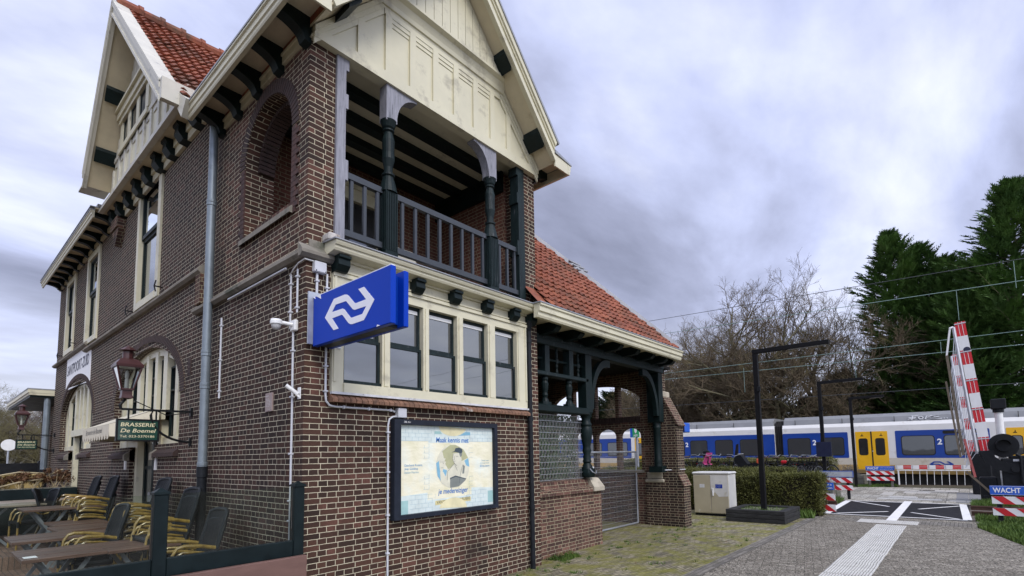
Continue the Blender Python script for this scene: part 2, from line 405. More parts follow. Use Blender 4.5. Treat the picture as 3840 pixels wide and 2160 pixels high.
for A in (A1,A2):
    c=(A[0]+A[1])/2; a=(A[1]-A[0])/2
    part(ring(c,A[3],a+.002,a+.22,(A[4]-A[3]+.2)/(a+.22),-.02,PI+.02,80,-.016,.15,gap=.22),'arch',M['arch_brick'])
    part(ring(c,A[3],a+.004,a+.215,(A[4]-A[3]+.2)/(a+.22),-.02,PI+.02,40,-.010,.1,gap=0),'arch_mortar',M['arch_joint'])
# ---- cream timber filling of the arches: mullions, lights, door
def arch_window(A,tx):
    y0,y1,zb,zs_,zt,d0,d1=A; c=(y0+y1)/2; a=(y1-y0)/2; h=zt-zs_
    X=.13
    f=lambda y: zs_+h*math.sqrt(max(0,1-((y-c)/a)**2))
    cols=[y0+.10,y0+.52,d0-.02,d0+.48,d1-.48,d1+.02,y1-.52,y1-.10]
    w=MB(); e=.10
    out=arc(c,zs_,a,h,0,PI,28); inn=arc(c,zs_,a-.13,h-.13,PI,0,28)
    w.plate([(y1,zb)]+out+[(y0,zb),(y0+.13,zb)]+inn+[(y1-.13,zb)],[],YZ(X),-.02,.10)
    for y in cols[1:-1]:
        wd=.075 if y not in (cols[2],cols[5]) else .10
        w.box(X-.035,X+.08,y-wd,y+wd,zb if not d0-.1<y<d1+.1 else 2.36,f(y)-.06)
    w.box(X-.03,X+.09,y0+.02,d0,zb,zb+.12); w.box(X-.03,X+.09,d1,y1-.02,zb,zb+.12)
    w.box(X-.09,X+.10,d0-.12,d1+.12,2.36,2.52)          # transom above the door
    w.box(X-.05,X+.10,d0-.001,d0+.14,-.1,2.36); w.box(X-.05,X+.10,d1-.14,d1+.001,-.1,2.36)
    win=part(w,'window',M['cream'])
    g=MB().plate([(y1-.1,zb+.05),(y0+.1,zb+.05)]+arc(c,zs_,a-.1,h-.1,PI,0,20),[],YZ(X+.06),0,.012); g.build('pane',M['glass'],win)
    s=MB(); yy=[y0+.13]+cols[1:-1]+[y1-.13]
    for i in range(len(yy)-1):
        a0,b0=yy[i]+.085,yy[i+1]-.085
        if b0-a0<.06: continue
        zz=zb+.12 if not d0-.2<(a0+b0)/2<d1+.2 else 2.52
        ft=min(f(a0),f(b0))-.15
        if ft<zz+.2: continue
        for y in (a0,b0-.03): s.box(X+.02,X+.055,y,y+.03,zz,ft)
        k=2 if ft-zz<.9 else 3
        for j in range(k+1): z=zz+(ft-zz-.03)*j/k; s.box(X+.02,X+.055,a0+.031,b0-.031,z,z+.03)
    s.build('sash',M['green'],win)
    dr=MB(); X2=X+.05
    dm=(d0+d1)/2
    for p,q in ((d0+.14,dm-.01),(dm+.01,d1-.14)):
        dr.box(X2,X2+.05,p,p+.09,0,2.36); dr.box(X2,X2+.05,q-.09,q,0,2.36)
        for z0,z1 in ((0,.22),(.78,.98),(1.55,1.61),(2.26,2.36)): dr.box(X2+.002,X2+.052,p+.09,q-.09,z0,z1)
        dr.box(X2+.02,X2+.04,p+.09,q-.09,.2,.8)
    door=part(dr,'door',M['green']); MB().box(X2+.022,X2+.03,d0+.2,d1-.2,.9,2.3).build('pane',M['glass_dark'],door)
    MB().box(X2-.05,X2-.002,dm+.03,dm+.06,1.0,1.16).build('handle',M['lead'],door)
arch_window(A1,0); arch_window(A2,1)
# brick-on-edge sills with stone ends under the arch lights
def slope_sill(y0,y1,z,mat,name):
    mb=MB(); k=max(1,int((y1-y0)/.075))
    for i in range(k):
        a=y0+(y1-y0)*i/k+.004; b=y0+(y1-y0)*(i+1)/k-.004
        n=len(mb.v); mb.v+=[(.10,a,z+.14),(.10,b,z+.14),(-.07,b,z),(-.07,a,z),(.10,a,z-.06),(.10,b,z-.06),(-.07,b,z-.06),(-.07,a,z-.06)]
        mb.f+=[tuple(n+j for j in f) for f in ((0,1,2,3),(3,2,6,7),(0,3,7,4),(1,5,6,2))]
    return part(mb,name,mat)
for A in (A1,A2):
    for a,b in ((A[0]-.03,A[5]-.12),(A[6]+.12,A[1]+.03)):
        slope_sill(a,b,A[2]-.14,M['arch_brick'],'sill')
    for y in (A[5]-.115,A[6]):
        mb=MB(); n=0; z=A[2]-.14
        mb.v+=[(.10,y,z+.15),(.10,y+.115,z+.15),(-.075,y+.115,z+.005),(-.075,y,z+.005),(.10,y,z-.10),(.10,y+.115,z-.10),(-.075,y+.115,z-.10),(-.075,y,z-.10)]
        mb.f+=[(0,1,2,3),(3,2,6,7),(0,3,7,4),(1,5,6,2)]; part(mb,'sill_stone',M['stone'])
# ---- tall side windows
for (a,b,c,d) in wins:
    w=MB(); X=.0
    w.box(-.035,.12,a,a+.16,c,d); w.box(-.035,.12,b-.14,b,c,d); w.box(-.034,.12,a+.16,b-.14,d-.14,d); w.box(-.04,.12,a+.16,b-.14,c,c+.12)
    win=part(w,'window',M['cream'])
    zm=c+.12+(d-c-.26)*.56
    s=MB()
    for y0,y1,z0,z1,x in ((a+.18,b-.16,c+.12,zm,.035),(a+.18,b-.16,zm+.001,d-.14,.005)):
        s.box(x,x+.05,y0,y0+.06,z0,z1); s.box(x,x+.05,y1-.06,y1,z0,z1); s.box(x+.001,x+.051,y0+.06,y1-.06,z0,z0+.07); s.box(x+.001,x+.051,y0+.06,y1-.06,z1-.05,z1)
    s.build('sash',M['green'],win)
    MB().box(.06,.07,a+.2,b-.18,c+.1,zm).build('pane',M['glass'],win)
    MB().box(.03,.04,a+.2,b-.18,zm,d-.1).build('pane',M['glass_sky'],win)
    h=MB().box(.145,.15,a+.25,a+.55,c+.15,d-.2); h.build('curtain',M['cream_old'],win)
# iron stays beside the windows
for y,z in ((4.93,4.55),(6.75,4.50),(12.15,4.75),(14.0,4.68)):
    part(MB().tube([(0,y,z),(-.10,y,z)],.012,6).tube([(-.09,y,z-.09),(-.11,y,z),(-.09,y,z+.10)],.011,6),'window_stay',M['black'])
# ---- stone string courses (sloped top, throated below)
def string(y0,y1,z,mat=None,d=.09,h=.15):
    mb=MB(); n=0
    prof=[(0,z+h),(-d,z+h*.42),(-d,z+.03),(-d*.55,z),(0,z)]
    for y in (y0,y1):
        for x,zz in prof: mb.v.append((x,y,zz))
    k=len(prof)
    for i in range(k-1): mb.f.append((i,i+1,k+i+1,k+i))
    mb.f+= [tuple(range(k)),tuple(reversed(range(k,2*k)))]
    return part(mb,'string_course',mat or M['stone'])
string(-.002,3.14,3.72); string(2.94,10.68,4.29); string(10.5,D+.06,4.44)
part(MB().box(-.055,.02,2.94,3.14,3.86,4.29),'string_course',M['brick_low'])
part(MB().box(-.05,.02,10.5,10.68,4.3,4.45),'string_course',M['brick_low'])
mb=MB()   # return of the string round the corner on the front
prof=[(0,3.87),(-.09,3.783),(-.09,3.75),(-.05,3.72),(0,3.72)]
for x in (-.088,.30):
    for y,z in prof: mb.v.append((x,y,z))
mb.f+=[(i,i+1,6+i,5+i) for i in range(4)]+[(0,1,2,3,4),(9,8,7,6,5)]
part(mb,'string_course',M['stone'])
# painted name panel above the far arch
c2=(A2[0]+A2[1])/2; a2=(A2[1]-A2[0])/2+.20; h2=A2[4]-A2[3]+.18
pan=[(13.06,4.44),(10.68,4.44),(10.68,4.29),(10.14,4.29),(10.14,A2[3]+h2*math.sqrt(1-((10.14-c2)/a2)**2))]
pan+= [(c2+a2*math.cos(t),A2[3]+h2*math.sin(t)) for t in [PI*(.5-.30+.6*i/18) for i in range(19)] if 10.14<c2+a2*math.cos(t)<13.06]
pan+=[(13.06,A2[3]+h2*math.sqrt(1-((13.06-c2)/a2)**2))]
nm=part(MB().plate(pan,[],YZ(0),-.012,.01),'name_panel',M['white'])
M['ink']=simple('navy_sign_ink',(.012,.015,.045),.5,.1)
text_mesh('SANTPOORT-ZUID','lettering',M['ink'],nm,(-.014,12.93,3.97),(0,-1,0),(0,0,1),2.63,.27,bold=.012,spacing=1.02)
# ventilation brick, wall anchors, house number plates
part(MB().box(-.012,.01,3.35,3.47,2.9,3.15).box(-.016,.01,3.36,3.46,2.93,2.94).box(-.016,.01,3.36,3.46,3.0,3.01).box(-.016,.01,3.36,3.46,3.07,3.08),'vent_grille',M['arch_brick'])
for y in (4.78,6.62): part(MB().box(-.02,.01,y,y+.09,1.55,1.75),'house_plate',M['pvc_white'])

# ---- front window: one cream frame, five sliding lights
fr=MB(); y=-.05
fr.box(.27,.40,y,.10,2.36,3.68); fr.box(3.19,3.41,y,.10,2.36,3.68)
fr.box(.40,3.19,y+.002,.10,3.50,3.68); fr.box(.40,3.19,y-.02,.10,2.36,2.46)
for a,b in ((.875,.98),(1.458,1.545),(2.012,2.115),(2.58,2.725)): fr.box(a,b,y+.001,.10,2.46,3.50); fr.box(a+.025,b-.025,y-.012,y+.002,2.47,3.49)
fr.box(.27,3.41,y-.02,y+.0,3.60,3.64); fr.box(.285,.31,y-.014,y,2.47,3.60); fr.box(3.37,3.395,y-.014,y,2.47,3.60); fr.box(3.21,3.235,y-.014,y,2.47,3.5)
fw=part(fr,'window',M['cream'])
for i,(a,b) in enumerate(((.40,.875),(.98,1.458),(1.545,2.012),(2.115,2.58),(2.725,3.19))):
    s=MB(); zt=2.975
    for z0,z1,yy in ((2.46,zt,-.005),(zt+.002,3.50,.025)):
        s.box(a,a+.032,yy,yy+.035,z0,z1); s.box(b-.032,b,yy,yy+.035,z0,z1); s.box(a+.032,b-.032,yy+.001,yy+.036,z0,z0+.036); s.box(a+.032,b-.032,yy+.001,yy+.036,z1-.034,z1)
    s.box(a-.0,b,-.03,.0,2.455,2.50)
    sh=s.build('sash',M['green_old'],fw)
    MB().box(a+.03,b-.03,.03,.034,3.41,3.455).build('light_reflection',M['pvc_white'],fw) if i else None  # thin white strip painting a reflected tube light across the pane top
    MB().box(a+.02,b-.02,.012,.018,2.47,zt).build('pane',M['glass'],fw); MB().box(a+.02,b-.02,.042,.048,zt,3.49).build('pane',M['glass'],fw)
# sloping brick sill, whitewashed upper lip
mb=MB(); k=46
for i in range(k):
    a=.255+(3.165)*i/k+.004; b=.255+3.165*(i+1)/k-.004; n=len(mb.v)
    mb.v+=[(a,.0,2.36),(b,.0,2.36),(b,-.10,2.285),(a,-.10,2.285),(a,.0,2.25),(b,.0,2.25),(b,-.10,2.25),(a,-.10,2.25)]
    mb.f+=[tuple(n+j for j in f) for f in ((0,1,2,3),(3,2,6,7),(0,3,7,4),(1,5,6,2),(4,7,6,5))]
part(mb,'sill',simple('orange_brown_sill_brick',(.19,.10,.06),.8,.55,12,bmp=.3,dirt=((.42,.41,.38),4,.62)))
part(MB().box(.262,3.415,-.075,-.03,2.335,2.36),'sill',simple('flaking_whitewash',(.55,.55,.56),.8,.2,8,dirt=((.22,.2,.18),7,.58),bmp=.4))
# cream frieze between window and cornice
part(MB().box(.29,3.42,-.04,.0,3.68,3.80).box(.29,3.42,-.065,-.04,3.655,3.675).box(.28,3.42,-.075,-.04,3.775,3.80),'frieze',M['cream'])
# balcony cornice
co=MB()
prof=[(0,3.80),(-.10,3.80),(-.21,3.815),(-.225,3.84),(-.225,3.862),(-.245,3.868),(-.26,3.895),(-.26,3.912),(0,3.93)]
def sweep_x(mb,prof,x0,x1,ends=True):
    n=len(mb.v); k=len(prof)
    for x in (x0,x1):
        for y,z in prof: mb.v.append((x,y,z))
    for i in range(k): j=(i+1)%k; mb.f.append((n+i,n+j,n+k+j,n+k+i))
    mb.f+=[tuple(n+i for i in range(k)),tuple(n+k+i for i in reversed(range(k)))]
    return mb
sweep_x(co,prof,.185,3.60); part(co,'cornice',M['cream'])
sweep_x(MB(),[(0,3.931),(-.275,3.913),(-.275,3.925),(0,3.947)],.165,3.62).build('cornice_flashing',M['lead'],B)
M['limepatch']=(simple('flaking_lime_mortar',(.50,.47,.43),.9,.35,9,bmp=.6,dirt=((.20,.15,.12),6,.55)))
for a in ((.16,.30,-.15,-.001,3.935,4.02),(3.46,3.60,-.13,-.001,3.935,4.0)): part(MB().box(*a,.015),'mortar_patch',M['limepatch'])
def corbel(x0,w,ytop,zt,h,d,name,mat,axis='y',bev=True):
    # moulded beam end: side profile in (depth, z)
    pr=[(0,zt),(-d,zt),(-d,zt-h*.18),(-d*.86,zt-h*.24),(-d*.9,zt-h*.62),(-d*.55,zt-h*.95),(-.0,zt-h)]
    mb=MB()
    if axis=='y': T=lambda u,v,wv:(x0+wv,ytop+u,v)
    else: T=lambda u,v,wv:(ytop+u,x0+wv,v)
    mb.plate(pr,[],T,-w/2,w/2); return part(mb,name,mat)
for x in (.33,1.33,1.93,2.52,3.08,3.47): corbel(x,.135,-.02,3.80,.17,.17,'beam_end',M['green'])
# ---- balcony: floor, posts, balustrade, ceiling, back wall
part(MB().box(.02,W-.02,-.02,2.0,3.80,3.928),'balcony_floor',M['stone'])
bw=part(pl(rect(WT,W-WT,3.9,6.3),[rect(1.10,2.17,3.9,5.72)],XZ(2.0),0,.2),'wall',M['brick_inner'])
df=MB().box(1.02,1.13,1.94,2.1,3.93,5.85).box(2.13,2.30,1.94,2.1,3.93,5.85).box(1.13,2.13,1.95,2.1,5.66,5.85).box(2.17,2.21,1.925,1.95,3.93,5.8).box(.95,2.35,1.93,1.99,5.85,5.97)
dd=part(df,'balcony_door',M['cream']); MB().box(1.13,2.13,2.02,2.06,3.93,5.66).build('pane',M['glass_dark'],dd)
part(MB().box(.0,W,.0,2.2,6.24,6.28),'ceiling',M['cream'])
for y in (.40,.84,1.28,1.72): part(MB().box(WT-.1,W-WT+.1,y,y+.15,6.14,6.24),'ceiling_beam',M['green'])
for a in (WT,W-WT-.05): part(MB().box(a,a+.05,.35,2.0,5.9,6.24),'ceiling_beam',M['green'])
def bracket_arch(xp,sgn,z0,z1,L,y0,y1,mb):
    # curved spandrel from post (xp) along +-x under the gable beam
    pts=[(xp,z1),(xp+sgn*L,z1),(xp+sgn*L,z1-.03)]+[(xp+sgn*(L-(L)*math.sin(t)),z0+(z1-.03-z0)*math.cos(t)) for t in [PI/2*i/10 for i in range(1,11)]]
    mb.plate(pts,[],XZ(0),y0,y1)
for i,x in enumerate((.345,.985,2.72,3.36)):
    half=i in (0,3)
    if half:
        mb=MB(); x0,x1=(.292,.40) if i==0 else (3.30,3.437)
        mb.box(x0,x1,-.035,.13,3.93,6.13)
        e=(x1 if i==0 else x0); s_=1 if i==0 else -1
        mb.box(e,e+s_*.035,-.036,.13,4.72,4.95); mb.box(e,e+s_*.03,-.036,.13,5.55,5.72); mb.box(e,e+s_*.035,-.036,.13,6.0,6.13)
        part(mb,'balcony_post',M['grey_old'] if i==0 else M['green_old'])
    else:
        mb=MB(); w=.088
        mb.box(x-w,x+w,-.075,.10,3.93,4.06,.008); mb.box(x-w+.006,x+w-.006,-.068,.094,4.06,4.80)
        for j in range(5): a=x-w+.02+j*.032; mb.box(a,a+.016,-.076,-.066,4.08,4.78); 
        for j in range(4): a=-.05+j*.034; mb.box(x-w-.003,x-w+.008,a,a+.016,4.08,4.78)
        mb.lathe([(.112,4.80),(.085,4.92),(.062,5.0),(.078,5.015),(.078,5.035),(.05,5.045),(.052,5.12),(.075,5.22),(.07,5.30),(.074,5.46),(.05,5.56),(.07,5.575),(.07,5.59),(.055,5.6),(.072,5.62),(.1,5.70)],(x,.012,0),16)
        part(mb,'balcony_post',M['green'] if i==1 else M['green_old'])
        mb=MB(); mb.box(x-.075,x+.075,-.058,.085,5.68,6.13)
        s_=1 if i==1 else -1
        bracket_arch(x+s_*.075,s_,5.70,6.13,.30,-.055,.082,mb)
        part(mb,'balcony_post',M['grey_old'])
bal=MB()
for a,b in ((.40,.90),(1.07,2.635),(2.805,3.30)):
    bal.box(a,b,-.01,.05,4.765,4.835); bal.box(a,b,-.01,.045,4.10,4.17)
    n={0:3,1:8,2:3}[0 if a<.5 else (1 if a<2 else 2)]
    for j in range(n):
        x=a+(b-a)*(j+.75 if n==3 else j+.6)/n - (.0 if n==8 else .02); bal.box(x-.019,x+.019,.0,.035,4.17,4.765)
part(bal,'balustrade',simple('blue_black_rail_paint',(.030,.036,.043),.4,.2,8,dirt=((.07,.07,.085),6,.6)))

# ================================================================= ROOF OF THE BAY
def soff(x): return 6.24+1.12*(x if x<W/2 else W-x)
AP=W/2; zA=soff(AP)
part(pl([(-.02,6.13),(W+.02,6.13),(W-.02,soff(W)+.0),(AP,zA),(.02,soff(0))],[],XZ(-.06),0,.12),'gable',M['cream'])
gb=MB()
T=XZ(-.06)
gb.plate([(-.01,6.128),(W+.01,6.128),(W-.13,6.255),(.13,6.255)],[],T,-.028,0)
zt=7.00
xs=[.555,.92,1.275,1.64,1.995,2.36,2.70,3.05]
for x in xs:
    top=min(zt,soff(x)-.16); gb.box(x-.045,x+.045,-.086,-.06,6.255,top)
for s_ in (0,1):
    X=lambda x:(x if s_==0 else W-x)
    for off,dep,wd in ((.0,.05,.05),(.05,.035,.05),(.10,.024,.05)):
        p=[(X(-.0+.0),soff(0)-off*1.3-.0),(X(.85),soff(.85)-off*1.5),(X(.85),soff(.85)-off*1.5-wd*1.5),(X(.0),soff(0)-off*1.3-wd*1.3)]
        gb.plate(p,[],T,-dep,0)
gb.box(.86,W-.86,-.084,-.06,6.985,7.05)
for i in range(len(xs)-1):
    a,b=xs[i]+.045,xs[i+1]-.045
    if xs[i]>.8 and xs[i+1]<2.9:
        gb.box(a,b,-.078,-.06,6.93,6.985); gb.box(a,b,-.069,-.06,6.88,6.93)
    gb.box(a+.0,a+.012,-.07,-.06,6.26,6.86 if .8<xs[i]<2.9 else soff(min(xs[i],W-xs[i+1]))-.2)
part(gb,'gable_panelling',M['cream'])
mb=MB()   # cavetto cornice carrying the boarded top of the gable
pf=[(-.06,7.05),(-.085,7.05),(-.09,7.075),(-.11,7.08),(-.125,7.13),(-.16,7.20),(-.215,7.23),(-.215,7.265),(-.06,7.265)]
sweep_x(mb,pf,.80,W-.80); part(mb,'gable_cornice',M['cream'])
bd=MB(); nb=13; xa=.97; xb=W-.97
for i in range(nb):
    a=xa+(xb-xa)*i/nb+.004; b=xa+(xb-xa)*(i+1)/nb-.004
    bd.plate([(a,7.266),((a+b)/2,7.245),(b,7.266),(b,soff(b)-.02),(a,soff(a)-.02)] if not a<AP<b else [(a,7.266),((a+b)/2,7.245),(b,7.266),(b,soff(b)-.02),(AP,zA-.02),(a,soff(a)-.02)],[],XZ(-.2),0,.03)
part(bd,'gable_boarding',M['cream'])
part(MB().plate([(.9,7.26),(W-.9,7.26),(AP,zA)],[],XZ(-.165),0,.02),'gable_boarding',M['cream_old'])
for x in (2.70,3.435,W-2.70,W-3.435):
    z=soff(x)
    s_=1 if x<AP else -1
    part(MB().plate([(x-.075,soff(x-.075*1)-.002),(x+.075,soff(x+.075)-.002),(x+.075,soff(x+.075)-.075),(x-.075,soff(x-.075)-.075)],[],XZ(-.06),-.34,0),'purlin_end',M['green'])
# soffit + roof slabs
for s_ in (0,1):
    X=lambda x:(x if s_==0 else W-x)
    part(MB().plate([(X(-.02),soff(0)-.0),(X(AP) if s_==0 else AP,zA),(AP,zA+.03),(X(-.02),soff(0)+.03)],[],XZ(0),-.42,0.0),'soffit',M['soffit'])
    part(MB().plate([(X(-.02),soff(0)+.031),(AP,zA+.031),(AP,zA+.22),(X(-.02),soff(0)+.22)],[],XZ(0),-.40,2.7 if s_==0 else 4.2),'roof',M['tile'])
    # bargeboard, three stepped mouldings
    for lo,hi,y0,y1 in ((-.02,.27,-.45,-.402),(-.03,.05,-.475,-.45),(.15,.26,-.470,-.45),(.20,.30,-.495,-.470)):
        P=[(X(.03),soff(.03)+lo),(AP,zA+lo),(AP,zA+hi),(X(.03-.03),soff(0)+hi)]
        part(MB().plate(P,[],XZ(0),y0,y1),'bargeboard',M['cream'])
    part(MB().plate([(X(-.03),soff(0)+.27),(AP,zA+.30),(AP,zA+.335),(X(-.05),soff(0)+.305)],[],XZ(0),-.51,-.35),'roof_edge',M['lead'])
    # eaves: box gutter, flat soffit, brackets
    gx=(-.42,-.30) if s_==0 else (W+.30,W+.42)
    yb=2.52 if s_==0 else 3.0
    g=MB()
    o=-1 if s_==0 else 1; e=0 if s_==0 else W
    P=[(e+o*.345,6.18),(e+o*.385,6.18),(e+o*.395,6.20),(e+o*.395,6.235),(e+o*.41,6.245),(e+o*.41,6.31),(e+o*.428,6.32),(e+o*.428,6.345),(e+o*.345,6.345)]
    g.plate(P,[],XZ(0),-.45,yb); part(g,'gutter',M['cream'])
    part(MB().plate([(e+o*.0,6.39),(e+o*.435,6.347),(e+o*.435,6.37),(e,6.44)],[],XZ(0),-.46,yb+.02),'gutter_lining',M['lead'])
    part(MB().box(e,e+o*.344,-.44,yb,6.355,6.38),'soffit',M['soffit'])
    part(MB().box(e,e+o*.028,0,yb,6.15,6.24).box(e,e+o*.045,0,yb,6.241,6.27),'eaves_moulding',M['cream'])
    part(MB().box(e+o*.002,e+o*.344,-.445,-.42,6.18,6.355),'gutter',M['cream'])
    for yy in ((.04,.67,1.24,1.83,2.40) if s_==0 else (.04,1.2)):
        p=[(0,6.355),(.335,6.355),(.335,6.24)]+[(.335-.215*math.sin(t)-.02*t,6.12+.12*math.cos(t)-.012*math.sin(2*t)) for t in [PI/2*i/8 for i in range(1,9)]]+[(.07,6.08),(.0,6.06)]
        part(MB().plate(p,[],lambda u,v,w,e=e,o=o,yy=yy:(e+o*(u+.0),yy+w,v),-.065,.065),'eaves_bracket',M['green'])
# zinc downpipe at the inner corner
dp=MB().tube([(-.10,2.46,-.05),(-.10,2.46,6.2)],.052,14)
for z in (.0,): pass
d=part(dp,'downpipe',M['zinc'],smooth=False); autosmooth(d)
for z in (5.12,3.08,2.65,1.62): MB().lathe([(.053,z-.05),(.060,z-.045),(.060,z-.015),(.056,z-.01),(.060,z),(.060,z+.03),(.053,z+.035)],(-.10,2.46,0),14).build('pipe_collar',M['zinc'],d)
lo=MB().tube([(-.10,2.46,-.05),(-.10,2.46,1.60)],.0555,14).lathe([(.0555,1.46),(.064,1.465),(.064,1.60),(.0555,1.605)],(-.10,2.46,0),14).build('pipe_foot',M['blackpipe'],d); autosmooth(lo)
# black pipe on the front, with its hopper bend
bp=MB().tube([(3.455,-.06,0),(3.455,-.06,3.60)],.038,12).tube([(3.455,-.06,3.55),(3.44,-.09,3.62),(3.42,-.12,3.70)],.036,10); autosmooth(part(bp,'downpipe',M['blackpipe']))
for z in (.9,2.2,3.4): part(MB().lathe([(.038,z-.03),(.045,z-.028),(.045,z+.028),(.038,z+.03)],(3.455,-.06,0),12),'pipe_collar',M['blackpipe'])

# ================================================================= PANTILE SURFACES
def pantiles(O,U,V,inside,ulen,vlen,tw=.16,th=.19,name='roof',amp=.032,lift=.036):
    O=Vector(O);U=Vector(U).normalized();V=Vector(V).normalized();Nn=U.cross(V)
    if Nn.z<0:Nn=-Nn
    mb=MB(); prof=[(0,.0),(.12,.6),(.28,1.),(.45,.55),(.6,.05),(.8,-.12),(1,.0)]
    nu=int(ulen/tw)+1; nv=int(vlen/th)+1; q=random.Random(3)
    for j in range(nv):
        for i in range(nu):
            if not inside((i+.5)*tw,(j+.5)*th): continue
            jit=q.uniform(-.006,.006); jl=q.uniform(-.006,.008)
            n=len(mb.v); k=len(prof)
            for (vv,hh) in ((j*th-.02+jit,lift-.024),(j*th-.02+jit,lift),((j+1)*th+.02,0.0)):
                for s_,h in prof:
                    mb.v.append(tuple(O+U*((i+s_)*tw)+V*vv+Nn*(h*amp+hh+jl)))
            for r in range(2):
                for c in range(k-1): mb.f.append((n+r*k+c,n+r*k+c+1,n+(r+1)*k+c+1,n+(r+1)*k+c))
    return mb.build(name,M['tile'],B)
# ---- right hand roof over the waiting porch
P48=math.tan(R(48)); EX0,EX1,EY,EZ=W-.3,8.35,-.33,3.92
apx=4.9; t_=EX1-apx
sl=Vector((0,math.cos(R(48)),math.sin(R(48))))
def ins(u,v): 
    y=v*math.cos(R(48)); x=W-.05+u
    return x<EX1-y+.02 and y<3.6
pantiles((W-.05,EY,EZ+.02),(1,0,0),sl,ins,4.8,5.4)
zr=EZ+3.5*P48
part(MB().quad((W-.3,EY,EZ),(EX1,EY,EZ),(EX1-3.5,EY+3.5,zr),(W-.3,EY+3.5,zr)).quad((EX1,EY,EZ),(EX1,EY+7.4,EZ),(EX1-3.5,EY+3.9,zr),(EX1-3.5,EY+3.5,zr)),'roof',M['tile'])
part(MB().bar((EX1+.03,EY-.03,EZ+.03),(EX1-3.5,EY+3.5,zr+.06),.13,.09),'roof_hip',M['lead'])
hb=MB()
for k in range(3): t=1.55+k*.06; hb.bar((EX1-t-.12,EY+t,EZ+t*P48+.10+.03*k),(EX1-t+.16,EY+t-.1,EZ+t*P48+.09),.06,.03)
part(hb,'roof_hip',M['lead'])
g=MB(); pr=[(-.26,3.71),(-.33,3.71),(-.345,3.74),(-.345,3.79),(-.375,3.80),(-.375,3.87),(-.40,3.885),(-.40,3.915),(-.26,3.915)]
sweep_x(g,pr,W-.38,8.42); part(g,'gutter',M['cream'])
sweep_x(MB(),[(-.25,3.917),(-.41,3.917),(-.41,3.935),(-.25,3.935)],W-.40,8.44).build('gutter_lining',M['lead'],B)
part(MB().box(8.30,8.42,-.26,6.6,3.71,3.915),'gutter',M['cream'])
part(MB().box(W,8.30,-.26,.45,3.80,3.83),'soffit',M['soffit'])
for x in (4.05,4.72,5.38,6.05,6.72,7.38,8.0,8.36):
    mb=MB().plate([(.3,3.80),(-.20,3.80),(-.20,3.70),(-.13,3.64),(.3,3.62)],[],lambda u,v,w,x=x:(x+w,u,v),-.065,.065); part(mb,'rafter_end',M['green'])
# ---- porch timber front at y = .22..36
TY0,TY1=.20,.36
V_=lambda mb,n,mt='green_old': part(mb,n,M[mt])
V_(MB().box(W,8.60,TY0-.02,TY1,3.50,3.64,.01).box(W,8.6,TY0-.035,TY1-.02,3.60,3.655),'beam','green_old')
V_(MB().box(W,5.45,TY0-.02,TY1,2.98,3.05,.012),'rail')
V_(MB().box(W,5.46,TY0-.03,TY1,2.37,2.50,.02),'rail','green')
for x in (4.24,4.93):
    V_(MB().box(x-.06,x+.06,TY0,TY1-.02,3.05,3.50),'stud')
    V_(MB().lathe([(.075,2.50),(.07,2.55),(.055,2.60),(.04,2.62),(.055,2.66),(.045,2.70),(.06,2.78),(.066,2.86),(.05,2.9),(.062,2.92),(.062,2.95),(.05,2.98)],(x,.27,0),12).box(x-.11,x+.11,TY0+.02,TY1-.04,2.5,2.55),'baluster','green')
for x in (3.88,4.585,5.23):
    V_(MB().lathe([(.02,3.05),(.03,3.08),(.018,3.14),(.03,3.18),(.022,3.22),(.035,3.24),(.035,3.31),(.022,3.33),(.03,3.38),(.018,3.44),(.03,3.48),(.02,3.5)],(x,.27,0),8),'spindle','green')
V_(MB().tube([(W,.27,3.275),(5.40,.27,3.275)],.022,8),'rail','green')
# turned corner post on the parapet
V_(MB().box(5.36,5.56,TY0-.02,TY1+.02,2.42,3.50,.01),'post','green')
pst=MB().box(5.355,5.565,TY0-.02,TY1+.02,1.24,1.40,.01).lathe([(.11,1.40),(.085,1.46),(.065,1.50),(.085,1.53),(.07,1.57),(.075,1.62),(.06,1.66),(.085,1.72),(.075,1.76),(.07,1.80),(.10,1.95),(.112,2.08),(.108,2.14),(.09,2.17),(.105,2.19),(.105,2.22),(.085,2.24),(.08,2.30),(.09,2.34),(.12,2.42)],(5.46,.28,0),16)
autosmooth(V_(pst,'post','green'),50)
V_(MB().box(8.36,8.56,TY0,TY1+.16,2.36,3.50,.01),'post','green')
autosmooth(V_(MB().box(8.35,8.57,TY0,TY1+.16,1.22,1.36).lathe([(.10,1.36),(.09,1.45),(.1,1.5),(.085,1.54),(.085,1.75),(.085,2.2),(.1,2.23),(.1,2.26),(.085,2.28),(.1,2.36)],(8.46,.34,0),16),'post','green'),50)
for xs_,sg in ((5.56,1),(8.36,-1)):
    mb=MB(); pts=[]
    L,Hh=.62,1.0
    o=[(xs_+sg*(L-L*math.cos(t)),3.50-Hh+Hh*math.sin(t)) for t in [PI/2*i/10 for i in range(11)]]
    i_=[(xs_+sg*(L-(L+.0)*math.cos(t)+.10*math.cos(t)),3.50-Hh+(Hh-.14)*math.sin(t)) for t in [PI/2*i/10 for i in range(10,-1,-1)]]
    mb.plate(o+[(xs_+sg*.72,3.5),(xs_+sg*.72,3.36)]+i_,[],XZ(0),TY0+.02,TY1-.04)
    V_(mb,'brace','green')
